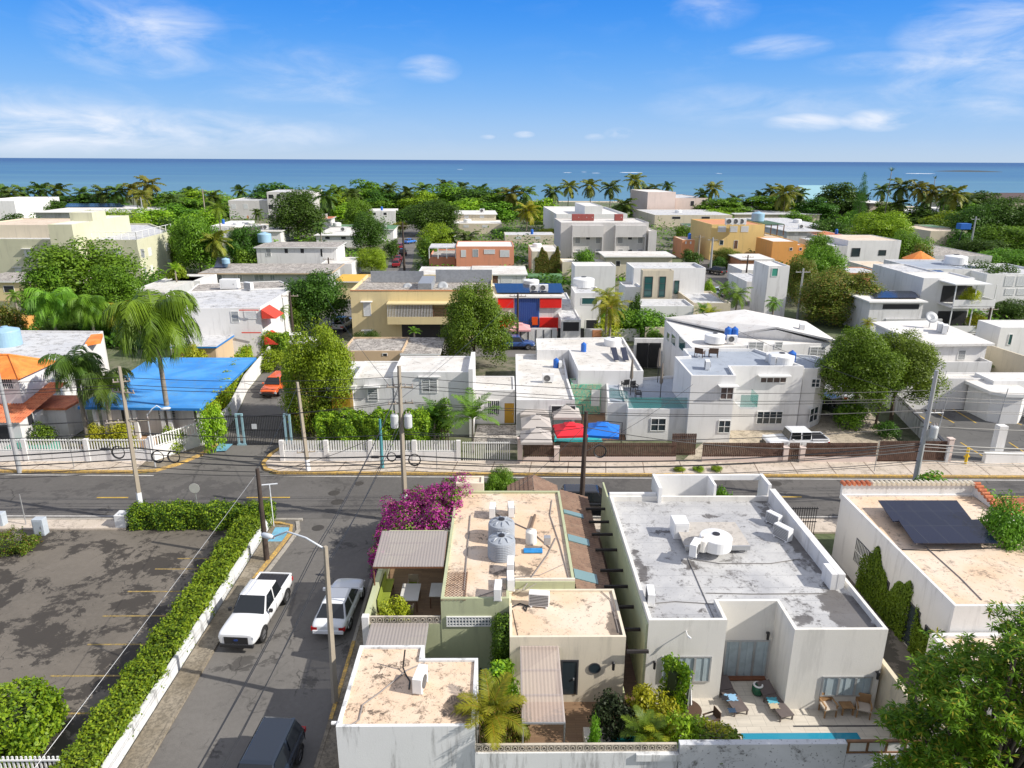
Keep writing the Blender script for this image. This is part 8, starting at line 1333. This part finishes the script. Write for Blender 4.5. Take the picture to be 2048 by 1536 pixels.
for px, pyc, Y, w_, k, mt, lb in ((20, 388, 340, 40, 'coco', LP, 'dark coconut palm peeking over the far left villa'), (165, 386, 335, 38, 'coco', LP, 'thin coconut palm left over the long low roof'), (205, 384, 330, 42, 'coco', LP, 'dark coconut palm over the olive roof tower'), (285, 392, 280, 40, 'coco', LPY, 'golden coconut palm under the tallest left one'), (380, 386, 320, 40, 'coco', LP, 'coconut palm left of the pale concrete pole'), (425, 392, 300, 38, 'coco', LP, 'coconut palm right of the pale concrete pole'), (630, 384, 320, 38, 'coco', LP, 'coconut palm just behind the shoreline apartments'), (672, 382, 320, 40, 'coco', LP, 'coconut palm right of the one with visible trunk'), (705, 388, 300, 40, 'coco', LP, 'low coconut palm in the layered shore trees'), (815, 384, 310, 38, 'coco', LP, 'coconut palm left of the round dark olive tree'), (960, 380, 320, 38, 'coco', LP, 'coconut palm over the broad tiered shore tree'), (1000, 388, 300, 40, 'coco', LP, 'dark coconut palm left below its golden neighbour'), (1405, 388, 310, 34, 'coco', LP, 'small palm tight to the right of the pink tower'), (1470, 398, 320, 34, 'coco', LP, 'low palm over the rounded shore tree'), (1520, 392, 330, 34, 'coco', LP, 'slender palm between rounded tree and blue roof'), (1600, 388, 310, 36, 'coco', LP, 'palm touching the left of the blue roof'), (1850, 400, 300, 40, 'coco', LP, 'dark palm in the gap of the yellowing group'), (1895, 384, 300, 40, 'coco', LP, 'dark palm behind the bright yellow-green one'), (4, 382, 370, 40, 'coco', LP, 'coconut palm cut by the left edge'), (48, 384, 350, 46, 'coco', LP, 'coconut palm above the white stepped villa'), (84, 379, 355, 46, 'coco', LP, 'coconut palm second from the left edge group'), (118, 381, 350, 46, 'coco', LP, 'coconut palm left of the low white roof'), (236, 382, 330, 44, 'coco', LP, 'coconut palm over the low white roof, left'), (265, 379, 330, 44, 'coco', LPY, 'coconut palm over the low white roof, right'), (297, 368, 300, 50, 'coco', LPY, 'tallest coconut palm of the left shore'), (345, 400, 290, 44, 'coco', LP, 'coconut palm right of the tallest left one'), (480, 381, 340, 36, 'coco', LP, 'coconut palm behind the shoreline apartments'), (652, 392, 270, 52, 'coco', LP, 'coconut palm with visible trunk right of the tall dark tree'), (780, 378, 320, 40, 'coco', LP, 'coconut palm above the red edged white house'), (845, 378, 330, 40, 'coco', LP, 'coconut palm over the round dark olive tree'), (890, 370, 335, 36, 'coco', LP, 'coconut palm rising from the layered shore trees'), (925, 374, 335, 34, 'coco', LP, 'coconut palm behind the beige slab roofs'), (1022, 386, 290, 46, 'coco', LPY, 'coconut palm left of the yellowing one'), (1052, 386, 290, 44, 'coco', LP, 'coconut palm directly behind the yellowing one'), (1057, 420, 240, 50, 'coco', LPY, 'bright yellowing coconut palm left of the apartment block'), (1106, 382, 310, 42, 'coco', LP, 'coconut palm left of the slim shore row'), (1140, 373, 320, 40, 'coco', LPY, 'first of the slim shore palms over the apartment block'), (1181, 371, 320, 42, 'coco', LPY, 'second of the slim shore palms over the apartment block'), (1222, 374, 320, 42, 'coco', LP, 'third of the slim shore palms over the apartment block'), (1269, 360, 335, 42, 'coco', LPY, 'tallest slim palm left of the pink tower'), (1292, 380, 340, 40, 'coco', LP, 'palm just left of the pink tower'), (1308, 376, 350, 30, 'coco', LP, 'small palm peeking over the pink tower'), (1336, 372, 355, 28, 'coco', LP, 'palm top behind the pink tower'), (1250, 410, 300, 46, 'coco', LP, 'low palm below the slim shore row'), (1427, 376, 310, 40, 'coco', LPY, 'palm right of the pink tower'), (1493, 410, 320, 34, 'coco', LP, 'low palm between the pink tower and the blue roof'), (1545, 380, 330, 36, 'coco', LP, 'left palm of the fronded pair by the blue roof'), (1572, 386, 300, 58, 'coco', LPY, 'large fronded palm left of the blue roof'), (1783, 343, 290, 20, 'dart', LP, 'very tall slim palm above the right shore'), (1870, 358, 300, 14, 'dart', LP, 'small headed slim palm above the yellowing ones'), (1765, 380, 300, 38, 'coco', LP, 'palm right of the tall pine'), (1803, 372, 290, 50, 'coco', LP, 'palm with drooping fronds left of the yellowing group'), (1838, 376, 285, 46, 'coco', LPY, 'yellowing palm, left of the right shore group'), (1866, 382, 285, 42, 'coco', LPY, 'yellowing palm in the middle of the right shore group'), (1908, 388, 280, 52, 'coco', LPY, 'bright yellow-green palm at the right of the group'), (1936, 400, 300, 40, 'coco', LP, 'palm before the dark roofed hotel'), (1800, 408, 290, 40, 'coco', LP, 'low palm beside the pink two storey shore house'), (1890, 400, 310, 40, 'coco', LP, 'green palm hidden behind the yellowing group'), (436, 415, 180, 52, 'cocon', LP, 'royal palm with green crown left of the shoreline apartments'), (500, 420, 0, 0, '', LP, ''), (515, 425, 230, 26, 'coco', LP, 'small palm before the shoreline apartments'), (430, 480, 150, 60, 'coco', LPY, 'yellowing palm clump beside the white two storey house'), (640, 452, 190, 26, 'coco', LP, 'small palm right of the tall dark tree'), (895, 476, 180, 56, 'coco', LP, 'dark palm behind the salmon house, left'), (935, 474, 180, 46, 'coco', LP, 'dark palm behind the salmon house, right'), (1215, 592, 92, 72, 'cocon', LPY, 'coconut palm right of the small white tank house'), (1222, 615, 88, 80, 'cocon', LPY, 'yellowish low palm in front of the taller one'), (1475, 588, 100, 62, 'cocon', LP, 'coconut palm behind the gabled white roof'), (1450, 576, 108, 44, 'cocon', LP, 'small palm left of the one behind the gabled roof'), (1548, 605, 100, 40, 'cocon', LP, 'short palm by the stair tower'), (1736, 645, 72, 34, 'cocon', LPY, 'small yellowish palm behind the mango tree'), (1420, 632, 86, 50, 'areca', LPY, 'bushy yellow palm behind the gabled roof'), (1405, 625, 88, 46, 'areca', LP, 'bushy green palm beside the beige terrace wall'), (560, 620, 92, 40, 'cocon', LP, 'thin palm beside the red awning house'), (350, 540, 120, 40, 'areca', LL, 'bright fan palm before the olive building'), (28, 590, 95, 36, 'cocon', LP, 'thin palm at the far left'), (100, 600, 90, 125, 'royal', LPM, 'leafy palm left of three behind the hip roof'), (178, 608, 90, 110, 'royal', LPM, 'leafy palm in the middle of three behind the hip roof'), (235, 620, 92, 90, 'royal', LPY, 'light green palm right of three behind the hip roof')):
    if w_: palm(k, px, pyc, Y, w_, lb, (LPD if mt is LP else LPE) if k in ('coco', 'dart') and px != 1057 else mt, 0, 0 if Y < 200 else random.Random(px).uniform(-1, 1), .16, 'palms along the shore' if Y > 200 else None)
palm('royal', 306, 628, 58.5, 205, 'very tall royal palm towering before the blue roof', LPM, 0, 0, .2); palm('royal', 148, 728, 57, 118, 'dark royal palm, left of the pair before the blue roof', LPD, 0, 0, .17); palm('royal', 206, 762, 56.5, 118, 'dark royal palm, right of the pair before the blue roof', LPD, 0, 0, .17)
palm('areca', 945, 838, 55.2, 120, 'fan palm with pale drooping leaves behind the white slat fence', LP, 0, 0, .1); palm('areca', 868, 838, 57, 90, 'dark paddle leafed traveller palm right of the flowering hedge', LD, 0, 0, .1)
palm('areca', 828, 665, 86, 30, 'small palm before the yellow building opening', LP)
t = tree('pine', 1728, 350, 240, 34, 'tall narrow dark pine rising above the far roofs', LD, zb=3, name='pine_tree')
# undergrowth between the houses
def undergrowth():
    rng = np.random.default_rng(9); polys = [w for w in HOUSEPOLYS]; n = 110000; px = rng.uniform(-60, 2110, n); py = rng.uniform(385, 700, n); pts = []
    bb = [(min(p[0] for p in pl)-.3, max(p[0] for p in pl)+.3, min(p[1] for p in pl)-.3, max(p[1] for p in pl)+.3) for pl in polys]; bb = np.array(bb)
    X = np.empty(n); Y = np.empty(n)
    for i in range(n): q = P(px[i], py[i]); X[i] = q.x; Y[i] = q.y
    nz = np.sin(X*.11+1)+np.sin(Y*.13+X*.05)+np.sin(X*.31+Y*.21)*.7
    ok = (nz > -.25)&((Y > 98)|((X < -31)&(Y > 78)))&(Y < 410)
    for b in bb: ok &= ~((X > b[0])&(X < b[1])&(Y > b[2])&(Y < b[3]))
    for (x0, y0), (x1, y1), hw in [(a, b, 4.0) for a, b in zip(NST[:-1], NST[1:])]+[(XY(1590, 660), XY(1385, 500), 7)]:
        dx, dy = x1-x0, y1-y0; t_ = np.clip(((X-x0)*dx+(Y-y0)*dy)/(dx*dx+dy*dy), 0, 1); ok &= np.hypot(X-x0-dx*t_, Y-y0-dy*t_) > hw
    X, Y = X[ok], Y[ok]; m = len(X); Z = rng.uniform(.0, 2.6, m)*(.55+.45*np.sin(X*.5+Y*.3)); Z = Z*np.clip(Y/150, .6, 1.6); C = np.stack([X, Y, np.abs(Z)], 1); N_ = rnd_dirs(m, rng); N_[:, 2] = np.abs(N_[:, 2])+.7; N_ /= np.linalg.norm(N_, axis=1)[:, None]; D = np.cross(N_, rnd_dirs(m, rng)); s = .35+Y/330.
    o = leafobj('undergrowth', C, D, N_, .9, .55, [LG, LD], rng, (np.sin(X*.23)+np.cos(Y*.19) > .2)*1); tag(o, 'green undergrowth filling the gardens between the far houses', 'undergrowth', None, 'stuff')
undergrowth()
# ================================================================ CABLES
A = lambda p, z, lx=0: (p[0]+lx*z, p[1], z)
def pl_(z, d=0): return (pL[0]+.15*z/10.9+d, pL[1]+.1*d, z)
def pm_(z, d=0): return (pM[0]+d, pM[1], z)
def pr_(z, d=0): return (pR[0]+.05*z/10.2+d, pR[1], z)
LE, RE = (-75, 43.6), (72, 47.5); i = 0
for zl, zm, zr, d, y, s, r in ((10.2, 10.3, 8.8, 0, 0, .5, .014), (9.7, 9.8, 8.3, .4, .3, .55, .014), (9.5, 9.6, 8.1, -.4, -.3, .55, .014), (7.35, 8.6, 7.4, 1.0, .2, .5, .014), (7.35, 8.6, 7.4, -.9, -.2, .6, .014), (6.5, 6.4, 6.2, .2, 0, .6, .02), (5.4, 4.9, 4.9, .2, 0, .7, .035), (5.1, 4.6, 4.7, .2, .2, .8, .02), (4.6, 4.35, 4.4, .2, -.2, .6, .03), (4.1, 4.1, 3.7, .2, 0, .7, .02), (3.7, 3.8, 3.5, .2, .2, .6, .015)):
    for a, b in (((LE[0], LE[1]+y, zl+.2), pl_(zl, d*.6)), (pl_(zl, d*.6), pm_(zm, d*.6)), (pm_(zm, d*.6), pr_(zr, d*.6)), (pr_(zr, d*.6), (RE[0], RE[1]+y, zr+.1))): cable(a, b, s*(Vector(a)-Vector(b)).length/30, r)
SPL = 'thin black overhead cable crossing above the side street'
for z, x, q, zq in ((9.9, .1, (-7.9, 26.4), 7.8), (9.6, -.1, (-7.9, 26.4), 7.6), (7.6, .2, (-7.8, 26.4), 6.6), (7.2, -.2, (-7.8, 26.4), 6.4)): cable(pm_(z, x), (q[0], q[1], zq), .5, .014, SPL); cable((q[0], q[1], zq), (-9.2+x, 5, zq-.2), .5, .014, SPL)
cable((pb.x-.2, pb.y+.3, 5.9), (pp.x-.4, pp.y+.5, 6.9), .3, .014, SPL); cable((pb.x-.2, pb.y+.3, 5.7), pm_(7.0, -.3), .5, .014, SPL); cable((pb.x-.2, pb.y+.3, 5.6), (-17.6, 20, 1.5), .05, .009, 'pale guy wire running from the corner pole down over the long hedge', mat=ALU)
cable(pm_(6.6, 0), (pB[0]+.1, pB[1], 6.9), .4, .015); cable((pB[0]+.1, pB[1], 7.1), (1.0, 39.9, 4.2), .2, .014, 'service cable dropping from the brown pole to the cream house'); cable((pB[0]+.1, pB[1], 6.9), pr_(5.0), .9, .02); cable((pB[0]+.1, pB[1], 5.2), (P(1380, 760, 5.5).x, 57, 5.4), .3, .015, 'service cable running to the large white house'); cable(pr_(8.0), (P(1420, 640, 7).x, 80, 7), .6, .015, 'service cable running back over the gabled roof')
for q in ((480, 740, 62, 4.0), (650, 600, 95, 6), (1040, 600, 92, 7)): cable(pm_(8.8, 0), (PY(q[0], q[1], q[2]).x, q[2], q[3]), .5, .013, 'thin cable running back from the concrete pole to the far houses')
for px, py, r, lb in ((236, 905, .42, 'coil of black cable hanging left of the tall left concrete pole'), (315, 914, .4, 'coil of black cable right of the left pole, first of two'), (347, 914, .4, 'coil of black cable right of the left pole, second of two'), (783, 914, .3, 'small coil of cable left of the tall concrete pole'), (829, 920, .4, 'coil of cable right of the tall concrete pole'), (1200, 903, .42, 'coil of cable hanging before the brown fence')): q = PY(px, py, 43.2); coil((q.x, q.y, q.z), r, lb)
for px, py, lb in ((210, 898, 'left concrete pole'), (750, 914, 'teal post'), (800, 914, 'tall concrete pole')):
    q = PY(px, py, 43.15); m = MB(); m.tube([(q.x-.3, q.y, q.z), (q.x-.2, q.y, q.z), (q.x+.2, q.y, q.z), (q.x+.3, q.y, q.z)], [.04, .1, .1, .04], 8); o = m.build('cable_splice_box', BLACKM); tag(o, 'black splice box on the cable near the '+lb, 'splice box')
